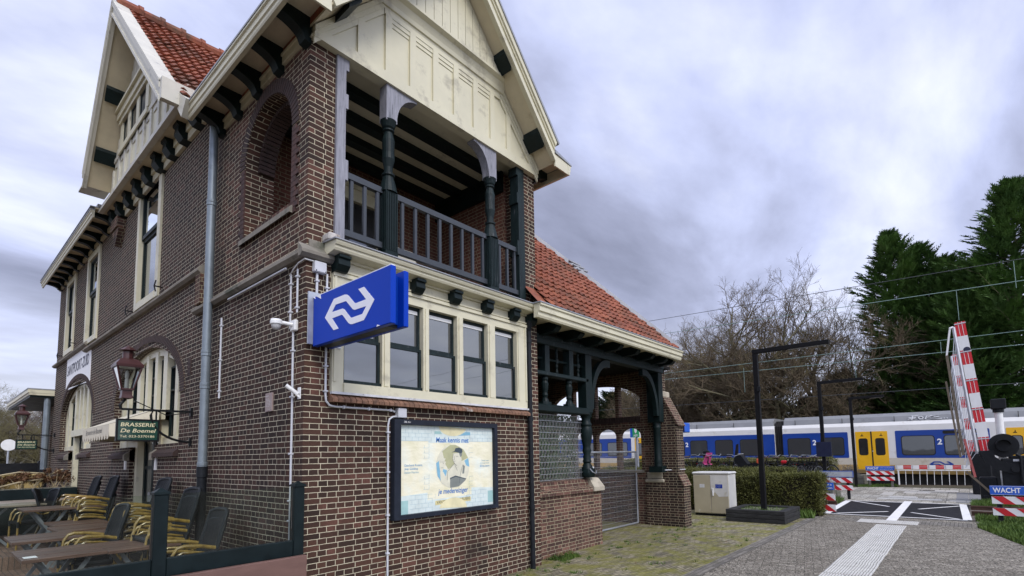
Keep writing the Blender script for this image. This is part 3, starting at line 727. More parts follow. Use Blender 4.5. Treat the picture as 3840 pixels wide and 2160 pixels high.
# low brick parapet with sloped brick coping and stone end
part(MB().box(W,5.84,.24,.50,-.3,.99),'parapet',M['brick_low'])
mb=MB(); k=24
for i in range(k):
    a=W+(5.50-W)*i/k+.004; b=W+(5.50-W)*(i+1)/k-.004; n=len(mb.v)
    for x in (a,b): mb.v+=[(x,.19,.985),(x,.20,1.06),(x,.285,1.10),(x,.30,1.20),(x,.42,1.235),(x,.42,.985)]
    mb.f+=[tuple(n+j for j in f) for f in ((0,1,7,6),(1,2,8,7),(2,3,9,8),(3,4,10,9),(4,5,11,10),(0,5,4,3,2,1),(6,7,8,9,10,11))]
part(mb,'parapet_coping',M['brick_low'])
st=MB(); n=0
for x,e in ((5.505,0),(5.86,.03)): st.v+=[(x,.17,.99),(x,.17,1.06),(x-e*2,.27,1.22),(x-e*2,.44,1.24),(x,.46,1.06),(x,.46,.99)]
st.f+=[(0,1,7,6),(1,2,8,7),(2,3,9,8),(3,4,10,9),(4,5,11,10),(0,5,4,3,2,1),(6,7,8,9,10,11)]
part(st,'coping_stone',M['stone_pale'])
# right pier, stone cap, stepped buttress
part(MB().box(8.60,9.0,.30,.74,-.3,1.0),'pier',M['brick_dark'])
cp=MB(); cp.box(8.56,8.98,.27,.76,.98,1.03)
cp.v+=[]; part(MB().box(8.575,8.98,.28,.75,.985,1.06,.015).box(8.61,8.96,.31,.72,1.06,1.22,.02),'pier_cap',M['stone_pale'])
bt=[(.60,-.3),(-.17,-.3),(-.17,.93),(-.06,1.17),(-.06,2.22),(-.075,2.30),(.26,2.96),(.34,2.98),(.34,3.72),(.60,3.72)]
part(MB().plate(bt,[],YZ(8.62),0,.36),'buttress',M['brick_dark'])
mb=MB()
for i in range(7):
    f0,f1=i/7,(i+1)/7; p=lambda f:(-.075+(.26+.075)*f,2.30+.66*f); a,b=p(f0),p(f1)
    mb.plate([(a[0]-.05,a[1]-.03),(b[0]-.03,b[1]+.01),(b[0]+.02,b[1]),(a[0],a[1])],[],YZ(8.60),0,.40)
part(mb,'buttress_tiles',M['brick_low']); mb=MB()
for i in range(2):
    p=lambda f:(-.17+.11*f,.93+.24*f); a,b=p(i/2),p((i+1)/2); mb.plate([(a[0]-.03,a[1]-.02),(b[0]-.02,b[1]),(b[0]+.02,b[1]),(a[0],a[1])],[],YZ(8.60),0,.40)
part(mb,'buttress_tiles',M['brick_low'])
part(MB().box(8.60,9.0,.24,.36,2.95,3.10,.02),'pier_cap',M['stone_pale'])
# side arcade of the porch (plane x = 8.8): brick columns, segment arches
holes=[]; ycols=[.86,1.44,2.12,2.80,3.46]
ac=lambda y:2.88+.50*math.sqrt(max(0,1-((y-2.18)/1.36)**2))
for a,b in zip(ycols[:-1],ycols[1:]):
    a2_,b2_=a+.0 if a<.9 else a+.10,b
    m_=(a2_+b2_)/2; w_=(b2_-a2_)/2
    holes.append([(a2_,1.25),(b2_,1.25),(b2_,2.08)]+arc(m_,2.08,w_,.20,.05,PI-.05,10)+[(a2_,2.08)])
    top=[(a2_+(b2_-a2_)*i/6,ac(a2_+(b2_-a2_)*i/6)) for i in range(6,-1,-1)]
    holes.append([(a2_,2.56),(b2_,2.56)]+top)
part(MB().plate(rect(.60,6.2,-.3,3.72),holes,YZ(8.66),0,.15),'arcade',M['brick_low'])
part(MB().box(8.60,8.98,.80,3.6,1.20,1.26),'arcade_sill',M['stone'])
mb=MB()
for i in range(36): y0=.86+i*.073; mb.box(8.63,8.66,y0+.005,y0+.066,2.42,2.55)
part(mb,'arcade_lintel',M['arch_brick'])
# porch interior
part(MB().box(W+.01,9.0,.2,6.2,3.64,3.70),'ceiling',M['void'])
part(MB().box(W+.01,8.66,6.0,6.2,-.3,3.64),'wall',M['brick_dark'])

# ================================================================= SIDE GABLE (over the long wall)
gl=lambda y:9.53-1.35*(y-5.88); gr=lambda y:9.53-.985*(5.88-y)
ya=5.88; za=9.53
lo_=6.87
part(MB().plate([(3.2,lo_),(8.20,lo_),(7.84,gl(7.84)),(ya,za)],[],YZ(-.25),0,.1),'gable',M['cream'])
sg=MB()
sg.box(-.30,-.25,2.95,8.22,6.83,6.95); sg.box(-.33,-.25,2.95,8.24,6.80,6.84)
sg.box(-.285,-.25,3.95,7.3,7.50,7.58)
for i in range(12):
    y=3.2+i*.42; tt=min(7.50,gr(y-.05)-.02,gl(y+.05)-.02)
    if tt>6.97: sg.box(-.278,-.25,y-.05,y+.05,6.95,tt)
    if min(gr(y+.05),gl(y+.32))>7.55: sg.box(-.265,-.25,y+.05,y+.32,7.40,7.50)
part(sg,'gable_panelling',M['cream_old'])
vb=MB(); y=3.5
while y<7.9:
    t=min(gl(y+.06),gr(y+.06))-.02
    if t>7.62: vb.box(-.268,-.25,y+.005,y+.118,7.581,t)
    y+=.125
part(vb,'gable_boarding',M['cream_old'])
gw=MB(); gw.box(-.31,-.24,5.0,6.9,7.50,7.60); gw.box(-.36,-.24,4.85,6.86,8.14,8.26).box(-.33,-.24,4.9,6.84,8.06,8.14).box(-.40,-.24,4.8,6.84,8.26,8.31)
for y in (5.05,5.62,6.20,6.72): gw.box(-.30,-.24,y-.09,y+.09,7.60,8.07)
gwo=part(gw,'window',M['cream']); MB().box(-.275,-.270,5.1,6.7,7.60,8.07).build('pane',M['glass_dark'],gwo)
gs=MB()
for a,b in ((5.14,5.53),(5.71,6.11),(6.29,6.63)): gs.box(-.285,-.27,a,a+.04,7.6,8.07).box(-.285,-.27,b-.04,b,7.6,8.07).box(-.284,-.27,a+.04,b-.04,7.6,7.65).box(-.284,-.27,a+.04,b-.04,8.02,8.07)
gs.build('sash',M['green'],gwo)
X0,X1=-.66,-.60
def rake(u0,u1,lo,hi,x0,x1,mat,name,f,end):
    P=[(end,f(end)+lo),(ya,za+lo*1.0),(ya,za+hi),(end,f(end)+hi)]
    return part(MB().plate(P,[],YZ(0),x0,x1),name,mat)
for f,end in ((gl,7.72),(gr,2.72)):
    rake(0,0,-.02,.24,-.66,-.61,M['cream_old'],'bargeboard',f,end)
    rake(0,0,.16,.26,-.685,-.66,M['cream_old'],'bargeboard',f,end)
    rake(0,0,-.03,.03,-.68,-.66,M['cream_old'],'bargeboard',f,end)
    rake(0,0,.03,.05,-.605,-.15,M['soffit'],'soffit',f,end)
    rake(0,0,.24,.285,-.69,-.46,M['cream_old'],'roof_edge',f,end)
    rake(0,0,.055,.20,-.605,4.9,M['tile'],'roof',f,end)
for y,f in ((7.3,gl),(6.63,gl),(4.9,gr),(3.9,gr)):
    part(MB().plate([(y-.07,f(y-.07)-.0),(y+.07,f(y+.07)-.0),(y+.07,f(y+.07)-.06),(y-.07,f(y-.07)-.06)],[],YZ(0),-.58,-.25),'purlin_end',M['green'])
part(MB().box(-.66,-.25,7.72,8.20,7.10,7.13),'gable_return',M['cream_old'])
part(MB().box(-.67,-.20,2.64,2.73,6.40,6.70),'kneeler',M['cream_old'])
part(MB().plate([(2.76,6.66),(2.76,6.44),(2.53,6.18),(2.36,6.36)],[],YZ(0),-.47,-.36),'gutter',M['cream_old'])
rs=Vector((0,1,.985)).normalized()
pantiles((-.47,2.55,gr(2.55)+.235),(1,0,0),rs,lambda u,v: v*rs.y+2.55<ya-.02 ,3.8,5.2)
rg=MB(); i=0
while i<16:
    x=-.62+i*.33; rg.tube([(x,ya,za+.27),(x+.36,ya,za+.27)],[.10,.12],10); rg.tube([(x+.30,ya,za+.275),(x+.37,ya,za+.275)],[.135,.135],10); i+=1
part(rg,'ridge_tiles',M['tile'])
for y in (3.25,3.85,4.45,5.05,5.67,6.29,6.93,7.55,8.06): corbel(y,.20,-.0,6.84,.27,.20,'gable_bracket',M['green'],axis='x')
part(MB().box(-.05,.0,3.0,8.2,6.58,6.72).box(-.08,0,3.0,8.2,6.70,6.83),'eaves_moulding',M['cream'])
part(MB().box(-.25,0,2.95,8.2,6.835,6.87),'soffit',M['soffit'])
# brick corbel under the gable corner
cb=MB().box(-.14,.0,7.58,8.12,6.40,6.62)
cb.plate([(7.58,6.40),(8.12,6.40),(7.85,6.05)],[],YZ(0),-.11,0); part(cb,'corbel',M['brick_low'])
# flat eaves of the far part
fe=[(-.385,6.69),(-.41,6.69),(-.42,6.71),(-.42,6.74),(-.435,6.75),(-.435,6.80),(-.45,6.81),(-.45,6.835),(-.385,6.835)]
part(MB().plate(fe,[],XZ(0),8.23,14.75),'gutter',M['cream'])
part(MB().box(-.46,.6,8.23,14.78,6.90,6.92).box(-.46,-.38,8.23,14.78,6.836,6.86),'gutter_lining',M['lead'])
part(MB().box(-.384,0,8.2,14.72,6.865,6.89),'soffit',M['soffit'])
part(MB().box(-.045,0,8.2,14.8,6.69,6.78),'eaves_moulding',M['cream'])
for yy in (14.60,14.05,13.48,12.87,12.27,11.6,10.94,10.3,9.66,9.03,8.45):
    p=[(0,6.865),(.375,6.865),(.375,6.79)]+[(.375-.27*math.sin(t),6.70+.09*math.cos(t)) for t in [PI/2*i/6 for i in range(1,7)]]+[(.05,6.67),(.0,6.65)]
    part(MB().plate(p,[],lambda u,v,w,yy=yy:(-u,yy+w,v),-.06,.06),'eaves_bracket',M['green'])
part(MB().box(-.35,5.5,8.2,14.7,6.90,6.98),'roof',M['lead'])
# low annex at the far end
part(pl(rect(14.84,19.6,-.3,3.62),[[(16.0,-.2),(17.6,-.2)]+arc(16.8,2.3,.8,.8,0,PI,12)],YZ(.30),0,.3),'wall',M['brick_side'])
part(pl([(16.0,-.2),(17.6,-.2)]+arc(16.8,2.3,.8,.8,0,PI,12),[],YZ(.45),0,.05),'window',M['cream'])
part(MB().box(-.50,.35,14.9,20.0,3.58,3.64),'soffit',M['green'])
part(MB().box(-.52,.35,14.86,20.05,3.64,3.70).box(-.55,.35,14.85,20.1,3.70,3.80),'gutter',M['cream'])
part(MB().box(-.56,.4,14.84,20.1,3.80,3.83),'gutter_lining',M['lead'])
part(MB().plate([(.3,3.83),(3.,5.6),(3.,3.83)],[],lambda u,v,w:(u,w,v),14.9,19.9),'roof',M['tile'])
d=part(MB().tube([(-.12,15.0,0),(-.12,15.0,3.6)],.075,12),'downpipe',M['zinc']); MB().tube([(-.12,15.0,0),(-.12,15.0,1.55)],.082,12).build('pipe_foot',M['blackpipe'],d)
# ================================================================= GROUND
def groundmat(name,kind):
    m,t,b=nt(name); P=pos(t)
    big=noise(t,P,.35,6,.65); mid=noise(t,P,2.2,7,.7); fine=noise(t,P,70,3,.7)
    b.inputs['Roughness'].default_value=.9; b.inputs['Specular IOR Level'].default_value=.25
    if kind=='earth':
        r=ramp(t,[(.3,(.06,.055,.035)),(.7,(.13,.115,.075))]); t.links.new(mid,r.inputs[0]); c=r.outputs[0]; hgt=fine
    else:
        spec={'moss':(.21,.055,R(7),(.13,.115,.08),(.33,.29,.20),(.020,.020,.012),.0065),
              'path':(.22,.11,R(78),(.135,.12,.095),(.205,.185,.15),(.030,.027,.020),.0036),
              'band':(.21,.07,R(0),(.12,.11,.095),(.22,.20,.17),(.05,.05,.04),.004),
              'terrace':(.21,.07,R(90),(.12,.075,.055),(.20,.13,.095),(.06,.05,.04),.005),
              'slab':(.60,.30,R(0),(.20,.185,.155),(.36,.34,.29),(.10,.095,.08),.006)}[kind]
        w_,h_,rot,c1,c2,mo,ms=spec
        nw=N(t,'ShaderNodeTexNoise',Scale=1.3 if kind!='slab' else .5,Detail=4.0); t.links.new(P,nw.inputs['Vector'])
        wob=t.nodes.new('ShaderNodeVectorMath'); wob.operation='MULTIPLY_ADD'; t.links.new(nw.outputs['Color'],wob.inputs[0]); wob.inputs[1].default_value=(.10,.10,0) if kind=='moss' else (.03,.03,0); t.links.new(P,wob.inputs[2])
        V=mapv(t,wob.outputs[0],(1,1,1),(0,0,rot))
        br=N(t,'ShaderNodeTexBrick'); br.offset=.5; br.inputs['Scale'].default_value=1; br.inputs['Brick Width'].default_value=w_; br.inputs['Row Height'].default_value=h_; br.inputs['Mortar Size'].default_value=ms; br.inputs['Mortar Smooth'].default_value=.4
        br.inputs['Color1'].default_value=(0,0,0,1); br.inputs['Color2'].default_value=(1,1,1,1); br.inputs['Mortar'].default_value=(.5,.5,.5,1)
        t.links.new(V,br.inputs['Vector'])
        a=math_(t,'MULTIPLY_ADD',big,1.2); a.node.inputs[2].default_value=-.6
        f=math_(t,'ADD',br.outputs['Color'],a); r=ramp(t,[(.0,c1),(1.,c2)]); t.links.new(f,r.inputs[0]); c=r.outputs[0]
        if kind=='path' or kind=='slab':   # exposed aggregate: pale and dark grit
            v=N(t,'ShaderNodeTexVoronoi',Scale=58.); t.links.new(P,v.inputs['Vector'])
            rv=ramp(t,[(.0,.42),(.45,.92),(.8,1.55),(1.,2.3)]); sx=t.nodes.new('ShaderNodeSeparateColor'); t.links.new(v.outputs['Color'],sx.inputs[0]); t.links.new(sx.outputs[0],rv.inputs[0])
            c=mixc(t,1.,c,rv.outputs[0],'MULTIPLY')
        else:
            rv=ramp(t,[(.3,.7),(.7,1.3)]); t.links.new(fine,rv.inputs[0]); c=mixc(t,1.,c,rv.outputs[0],'MULTIPLY')
        c=mixc(t,br.outputs['Fac'],c,mo)
        if kind=='moss':
            rm=ramp(t,[(.42,0.),(.58,.72)]); t.links.new(mid,rm.inputs[0])
            cm=noise(t,P,9,4,.7); rc=ramp(t,[(.3,(.085,.095,.014)),(.7,(.26,.24,.035))]); t.links.new(cm,rc.inputs[0]); c=mixc(t,rm.outputs[0],c,rc.outputs[0])
        if kind in('terrace','band'):
            rm=ramp(t,[(.56,0.),(.72,.6)]); t.links.new(mid,rm.inputs[0]); c=mixc(t,rm.outputs[0],c,(.06,.065,.03))
        inv=math_(t,'SUBTRACT',1.,br.outputs['Fac']); hgt=math_(t,'ADD',math_(t,'MULTIPLY',inv,1.0),math_(t,'MULTIPLY',fine,.5))
    t.links.new(c,b.inputs['Base Color']); bump(t,b,hgt,.7,.012); return m
for k in('earth','moss','path','band','terrace','slab'): M['g_'+k]=groundmat('ground_'+k,k)
def sheet(name,pts,z,mat): 
    m=MB(); n=len(pts); m.v=[(x,y,z) for x,y in pts]; m.f=[tuple(range(n))]; return struct(m.build(name,mat))
g_=MB(); g_.v=[(x,y,-.045 if 12.55<x<17.15 and False else -.02) for x,y in ((-900,-900),(900,-900),(900,900),(-900,900))]; g_.f=[(0,1,2,3)]
struct(g_.build('ground',M['g_earth']))
sheet('brick_forecourt',[(-.0,-2.0),(10.15,-2.0),(12.3,-2.0),(12.3,3.0),(8.9,6.),(3.6,6.),(3.6,.2),(-.0,.2)],0.0,M['g_moss'])
sheet('forecourt_paving',[(-9,-12),(0,-12),(0,-.05),(-9,-.05)],-.004,M['g_band'])
sheet('paving_border',[(0,-2.20),(12.4,-2.20),(12.4,-2.0),(0,-2.0)],.004,M['g_band'])
sheet('footpath',[(0,-12),(8.2,-12),(9.2,-5.75),(11.6,-5.15),(12.72,-5.2),(12.72,-2.2),(0,-2.2)],0.0,M['g_path'])
sheet('paving_band',[(11.55,-5.1),(12.25,-5.1),(12.25,-2.3),(11.55,-2.3)],.004,M['g_band'])
sheet('platform_crossing',[(17.05,-5.2),(24.6,-5.6),(24.6,-1.4),(20.5,-1.5),(17.05,-2.0)],0.0,M['g_slab'])
sheet('platform',[(17.4,-2.0),(26.3,-1.3),(26.3,60),(17.4,60)],-.006,M['g_slab']); struct(MB().box(18.3,26.2,-.30,50,-.01,.30).build('platform',M['g_slab']))
sheet('terrace_paving',[(-9,-.05),(.05,-.05),(.05,40),(-9,40)],-.006,M['g_terrace'])
t2=MB().box(-9,.02,6.85,15.5,-.01,.20); struct(t2.build('terrace_step',M['g_terrace']))
struct(MB().quad((-40,40,-.01),(30,40,-.01),(30,55,-.01),(-40,55,-.01)).build('road',simple('asphalt',(.06,.06,.06),.9,.2,5)))
# pale and dark replacement slabs on the platform crossing
M['slab_pale']=simple('pale_concrete_slab',(.42,.40,.36),.85,.15,6,bmp=.2); M['slab_grey']=simple('grey_concrete_slab',(.20,.20,.20),.85,.15,6,bmp=.2)
sp=MB()
for x,y,nx,ny in ((21.2,-3.2,2,2),(22.3,-3.6,2,3),(20.0,-2.6,3,1),(19.2,-2.9,1,2),(18.0,-4.6,1,2),(22.6,-2.5,1,4)):
    for i in range(nx):
        for j in range(ny): sp.box(x+i*.5+.008,x+i*.5+.492,y-j*.4-.39,y-j*.4-.008,-.02,.0055)
struct(sp.build('paving_slabs',M['slab_pale']))
sp=MB()
for i in range(9):
    for j in range(3): sp.box(17.6+i*.5+.008,17.6+i*.5+.492,-4.75-j*.32-.31,-4.75-j*.32-.008,-.02,.005)
struct(sp.build('paving_slabs',M['slab_grey']))
# guidance strip of white ribbed tiles
M['tact']=simple('white_tactile_tile',(.55,.54,.50),.8,.12,5,dirt=((.30,.28,.24),4,.58))
M['tact_gap']=simple('tactile_groove',(.26,.25,.23),.9,.2,5)
tp=MB(); q=random.Random(5)
x=1.0
while x<11.05:
    for c in range(2):
        y0=-4.0+c*.275; j=q.uniform(-.006,.006); dz=q.uniform(0,.004)
        for r in range(8):
            a=y0+.006+r*.0335+j; tp.box(x+.004,x+.292,a,a+.018,-.01,.013+dz)
    x+=.298
struct(tp.build('tactile_paving',M['tact']))
sheet('tactile_base',[(1.0,-4.0),(11.07,-4.0),(11.07,-3.45),(1.0,-3.45)],.0045,M['tact_gap'])
tp=MB()
for i in range(4):
    for r in range(8):
        y0=-4.16+i*.28
        for k in range(8): tp.box(11.42+r*.08,11.42+r*.08+.045,y0+.01+k*.033,y0+.01+k*.033+.02,-.01,.012)
for i in range(4):
    for r in range(6): tp.box(18.15+r*.07,18.15+r*.07+.045,-4.4+i*.42,-4.4+i*.42+.4,-.01,.012)
for i in range(2):
    for r in range(9): tp.box(18.75,19.35,-3.75+i*.4+r*.042,-3.75+i*.4+r*.042+.024,-.01,.012)
struct(tp.build('tactile_paving',M['tact']))
sheet('tactile_base',[(11.40,-4.17),(12.06,-4.17),(12.06,-3.04),(11.40,-3.04)],.0055,M['slab_pale'])
sheet('tactile_base',[(18.1,-4.42),(18.6,-4.42),(18.6,-2.7),(18.1,-2.7)],.006,M['slab_pale'])
# ---- level crossing deck and track
struct(MB().box(12.72,17.05,-5.05,-2.0,-.06,.008).build('crossing_deck',simple('crossing_rubber',(.012,.012,.014),.6,.3,7,dirt=((.06,.055,.05),2,.62))))
mk=MB(); zz=.013
for a,b in (((12.80,-2.15),(12.80,-5.0)),((16.95,-2.05),(16.95,-4.95)),):
    mk.bar((a[0],a[1],zz),(b[0],b[1],zz),.09,.004)
mk.bar((12.8,-2.18,zz),(16.95,-2.08,zz),.17,.004); mk.bar((12.85,-5.0,zz),(16.9,-4.92,zz),.16,.004)
mk.bar((12.0,-3.65,.009),(17.4,-3.62,.013),.20,.006)
mk.bar((16.85,-2.25,zz),(15.4,-3.3,zz+.001),.07,.003); mk.bar((15.0,-4.0,zz),(16.4,-4.85,zz),.07,.003); mk.bar((12.95,-4.85,zz),(14.0,-3.9,zz),.07,.003); mk.bar((13.0,-2.4,zz),(14.0,-3.4,zz),.07,.003)
struct(mk.build('crossing_marking',simple('worn_road_paint',(.70,.69,.66),.7,.1,8,dirt=((.25,.22,.19),4,.60))))
M['rust']=simple('rusty_rail',(.09,.05,.035),.6,.35,6,metal=.5); M['ballast']=simple('track_ballast',(.13,.11,.09),.95,.6,35,bmp=.9)
for xc,zb in ((14.9,0.0),(28.1,-.35)):
    sheet('track_bed',[(xc-1.9,-60),(xc+1.9,-60),(xc+1.9,80),(xc-1.9,80)],zb-.012,M['ballast'])
    for sx in (-.75,.75):
        for y0,y1 in (((-60,-5.08),(-1.97,80)) if xc<20 else ((-60,80),)):
            struct(MB().box(xc+sx-.035,xc+sx+.035,y0,y1,zb+.07,zb+.10).box(xc+sx-.012,xc+sx+.012,y0,y1,zb,zb+.07).box(xc+sx-.06,xc+sx+.06,y0,y1,zb-.03,zb+.0).build('rail',M['rust']))
    sl_=MB(); y=-40
    while y<60:
        if not(xc<20 and -5.3<y<-1.8): sl_.box(xc-1.3,xc+1.3,y,y+.24,zb-.1,zb-.002)
        y+=.62
    struct(sl_.build('sleepers',simple('sleeper_concrete',(.16,.14,.12),.9,.25,5)))
# ---- grass (uncountable blades)
M['grass']=foliage('grass_blades',(.035,.075,.012),(.11,.17,.03),2.5)
def grass(name,poly,n,h,label,seed):
    q=random.Random(seed); m=MB(); xs=[p[0] for p in poly]; ys=[p[1] for p in poly]
    def ins(x,y):
        c=False
        for i in range(len(poly)):
            (x1,y1),(x2,y2)=poly[i],poly[i-1]
            if (y1>y)!=(y2>y) and x<(x2-x1)*(y-y1)/(y2-y1)+x1:c=not c
        return c
    k=0
    while k<n:
        x=q.uniform(min(xs),max(xs)); y=q.uniform(min(ys),max(ys))
        if not ins(x,y): continue
        k+=1; a=q.uniform(0,6.28); hh=h*q.uniform(.4,1.2); w=.008+hh*.05; l=hh*q.uniform(.1,.7); b=q.uniform(0,6.28)
        d=Vector((math.cos(a),math.sin(a),0))*w; e=Vector((math.cos(b),math.sin(b),0))*l; p=Vector((x,y,-.01))
        m.tri(p-d,p+d,p+e+Vector((0,0,hh)))
    return tag(m.build(name,M['grass']),label,'grass',kind='stuff')
grass('grass',[(8.6,-6.9),(9.2,-5.75),(11.6,-5.15),(12.7,-5.25),(12.7,-9),(8.6,-9)],26000,.10,'green grass verge beside the footpath under the red and white boards',1)
grass('grass',[(15.9,-5.1),(17.4,-5.15),(17.9,-5.6),(17.9,-6.6),(15.9,-6.6)],7000,.16,'tuft of grass between the crossing deck and barrier machine',2)
grass('grass',[(12.75,-5.15),(13.9,-5.15),(13.9,-8),(12.75,-8)],5000,.10,'grass strip along the near rail',12)
grass('grass',[(16.0,-1.95),(17.3,-1.9),(17.3,1.0),(16.0,1.0)],4000,.16,'grass growing along the rail next to the grey planter',3)
grass('grass',[(24.3,-1.9),(25.2,-2.8),(25.6,-2.6),(25.2,-.9),(24.3,-.9)],2500,.12,'grass at the foot of the far board',4)
grass('grass',[(11.5,-1.75),(11.9,-1.75),(12.1,-2.0),(11.6,-2.15)],350,.20,'grass tuft beside the wooden planter corner',5)
grass('grass',[(4.05,.18),(4.7,.14),(4.6,-.12),(4.1,-.15)],700,.07,'weeds and grass sprouting at the foot of the low brick wall',6)
def tufts(n,seed):
    q=random.Random(seed); m=MB()
    for i in range(n):
        x=q.uniform(1.8,9.5); y=q.choice([q.uniform(-1.9,-.1),q.uniform(-1.9,-.1),q.uniform(-.3,-.02)])
        if x<3.7: y=q.uniform(-.8,-.02)
        for k in range(q.randint(8,26)):
            a=q.uniform(0,6.28); d=Vector((math.cos(a),math.sin(a),0)); p=Vector((x,y,0))+d*q.uniform(0,.06); h=q.uniform(.015,.05)
            s_=Vector((-d.y,d.x,0))*.005; m.tri(p-s_,p+s_,p+d*.02+Vector((0,0,h)))
    return m
tag(tufts(80,8).build('weeds',M['grass']),'scattered small weeds in the joints of the brick forecourt','weeds',kind='stuff')
M['deadleaf']=foliage('dead_leaves',(.07,.045,.025),(.22,.14,.07),8)
q=random.Random(4); m=MB()
for i in range(130):
    if i<80: x,y,z=4.25+q.gauss(0,.16),.05+q.gauss(0,.07),abs(q.gauss(0,.05))
    else: x,y,z=q.uniform(2,11),q.uniform(-2,.1),.006
    if 5.84>x>3.7 and y>.2: continue
    a=q.uniform(0,6.28); s_=q.uniform(.012,.03); u=Vector((math.cos(a),math.sin(a),q.uniform(-.4,.4)))*s_; v=Vector((-math.sin(a),math.cos(a),q.uniform(-.4,.4)))*s_*.6; p=Vector((x,y,z+.012)); m.quad(p-u,p+v,p+u,p-v)
tag(m.build('dead_leaves',M['deadleaf']),'withered leaves heaped at the low wall and scattered on paving','leaf litter',kind='stuff')

# ================================================================= HEDGES
M['hedge']=foliage('hedge_leaves',(.040,.048,.010),(.155,.155,.040),2.0); M['hedge_in']=simple('hedge_twigs',(.022,.018,.012),.95,.4,12)
def hedge(name,x0,x1,y0,y1,h,dens,label,seed,end=None):
    q=random.Random(seed); root=thing(name,label,'hedge',((x0+x1)/2,(y0+y1)/2,0),'clipped hedges')
    core=MB().box(x0+.08,x1-.08,y0+.08,y1-.08,-.05,h-.07); core.build('twigs',M['hedge_in'],root)
    m=MB(); nz=random.Random(seed+1); ph=[nz.uniform(0,6.28) for _ in range(6)]
    def bulge(a,b): return .045*math.sin(a*2.1+ph[0])+.035*math.sin(b*3.7+ph[1]+a)+.03*math.sin(a*6.1+b*5+ph[2])
    faces=[('x',x0,-1,(y1-y0)*h),('y',y0,-1,(x1-x0)*h),('z',h,1,(x1-x0)*(y1-y0)),('x',x1,1,(y1-y0)*h*.4)]
    for ax,c,sg,ar in faces:
        for i in range(int(ar*dens)):
            if ax=='x': p=[c,q.uniform(y0,y1),q.uniform(0,h)]; p[0]+=sg*bulge(p[1],p[2])
            elif ax=='y': p=[q.uniform(x0,x1),c,q.uniform(0,h)]; p[1]+=sg*bulge(p[0],p[2])
            else: p=[q.uniform(x0,x1),q.uniform(y0,y1),c]; p[2]+=bulge(p[0],p[1])*.6
            k='xyz'.index(ax); p[k]+=sg*q.gauss(-.02,.04)
            if ax!='z' and p[2]<.12 and q.random()<.6: continue
            d=Vector((q.uniform(-1,1),q.uniform(-1,1),q.uniform(-.6,1)));
            n_=Vector((0,0,0)); n_[k]=sg; d=(d+n_*.6).normalized(); l=q.uniform(.03,.075); s_=d.cross(Vector((q.uniform(-1,1),q.uniform(-1,1),q.uniform(-1,1)))).normalized()*q.uniform(.005,.014)
            P=Vector(p); m.quad(P-s_*.4,P+d*l*.5-s_,P+d*l,P+d*l*.5+s_)
    m.build('foliage',M['hedge'],root); return root
hedge('hedge',12.05,12.62,-2.25,3.2,1.04,4200,'brown green clipped hedge directly behind the electrical cabinet and planter',11)
hedge('hedge',17.5,18.1,-.35,7.6,1.02,2200,'low clipped hedge in front of the parked bicycles',21)
hedge('hedge',20.9,21.8,-.95,8.5,1.30,2000,'clipped hedge behind the parked bicycles in front of the train',31)
hedge('hedge',17.6,18.2,8.3,20,1.0,1200,'hedge seen through the porch arches',41)

# ================================================================= PLANTERS, CABINET, LAMPS
M['sleeperwood']=simple('dark_sleeper_timber',(.030,.030,.030),.8,.45,6,bmp=.5,stretch=(1,1,3),dirt=((.055,.065,.03),2.2,.62))
M['sleeper_pale']=simple('grey_sleeper_timber',(.13,.125,.105),.85,.35,5,bmp=.5,dirt=((.09,.10,.035),2.,.55))
M['gravel']=simple('gravel_soil',(.20,.19,.14),.95,.8,45,bmp=1.)
def planter(name,x0,x1,y0,y1,h,courses,mat,label,plants=False):
    r=thing(name,label,'planter',((x0+x1)/2,(y0+y1)/2,0)); w=.17; q=random.Random(int(x0*10))
    hh=h/courses
    for c in range(courses):
        z0=c*hh+.002; z1=(c+1)*hh-.003; j=q.uniform(-.004,.004)
        m=MB()
        m.box(x0+j,x0+w,y0,y1,z0,z1,.008).box(x1-w,x1+j,y0,y1,z0,z1,.008).box(x0+w+.001,x1-w-.001,y0+j,y0+w,z0,z1,.008).box(x0+w+.001,x1-w-.001,y1-w,y1,z0,z1,.008)
        m.build('timber_course',mat,r)
    MB().box(x0+w,x1-w,y0+w,y1-w,0,h-.05).build('soil',M['gravel'],r); return r
planter('planter',10.13,11.55,-1.86,-.54,.29,3,M['sleeperwood'],'dark timber planter holding gravel and the nearest lamp post')
q=random.Random(9); m=MB()
for i in range(900):
    x,y=q.uniform(10.32,11.36),q.uniform(-1.67,-.73); p=Vector((x,y,.245)); a=q.uniform(0,6.28); d=Vector((math.cos(a),math.sin(a),q.uniform(.2,1.4)))*q.uniform(.015,.05); s_=Vector((-d.y,d.x,0)).normalized()*.006; m.tri(p-s_,p+s_,p+d)
tag(m.build('ground_cover',M['grass']),'small green ground cover in the dark timber planter','ground cover',kind='stuff')
planter('planter',17.15,18.6,-1.62,-.55,.46,3,M['sleeper_pale'],'grey timber planter with dry lavender beside the near end of platform')
planter('planter',24.9,26.0,-1.55,.3,.5,3,M['sleeper_pale'],'grey timber planter with dry lavender before the yellow train door')
M['lavender']=foliage('dry_lavender',(.09,.085,.075),(.24,.22,.20),6)
def drybush(c,rx,h,n,label,seed):
    q=random.Random(seed); m=MB()
    for i in range(n):
        a=q.uniform(0,6.28); e=q.uniform(.15,1.5); p=Vector(c)+Vector((q.gauss(0,rx*.35),q.gauss(0,rx*.35),0)); L=h*q.uniform(.5,1.1)
        d=Vector((math.cos(a)*math.cos(e),math.sin(a)*math.cos(e),math.sin(e)))*L; s_=Vector((-d.y,d.x,.01)).normalized()*.006
        m.tri(p-s_,p+s_,p+d); t_=p+d; m.quad(t_-s_*2,t_+d*.06-s_,t_+d*.12,t_+s_*2)
    return tag(m.build('lavender',M['lavender'],None),label,'shrub')
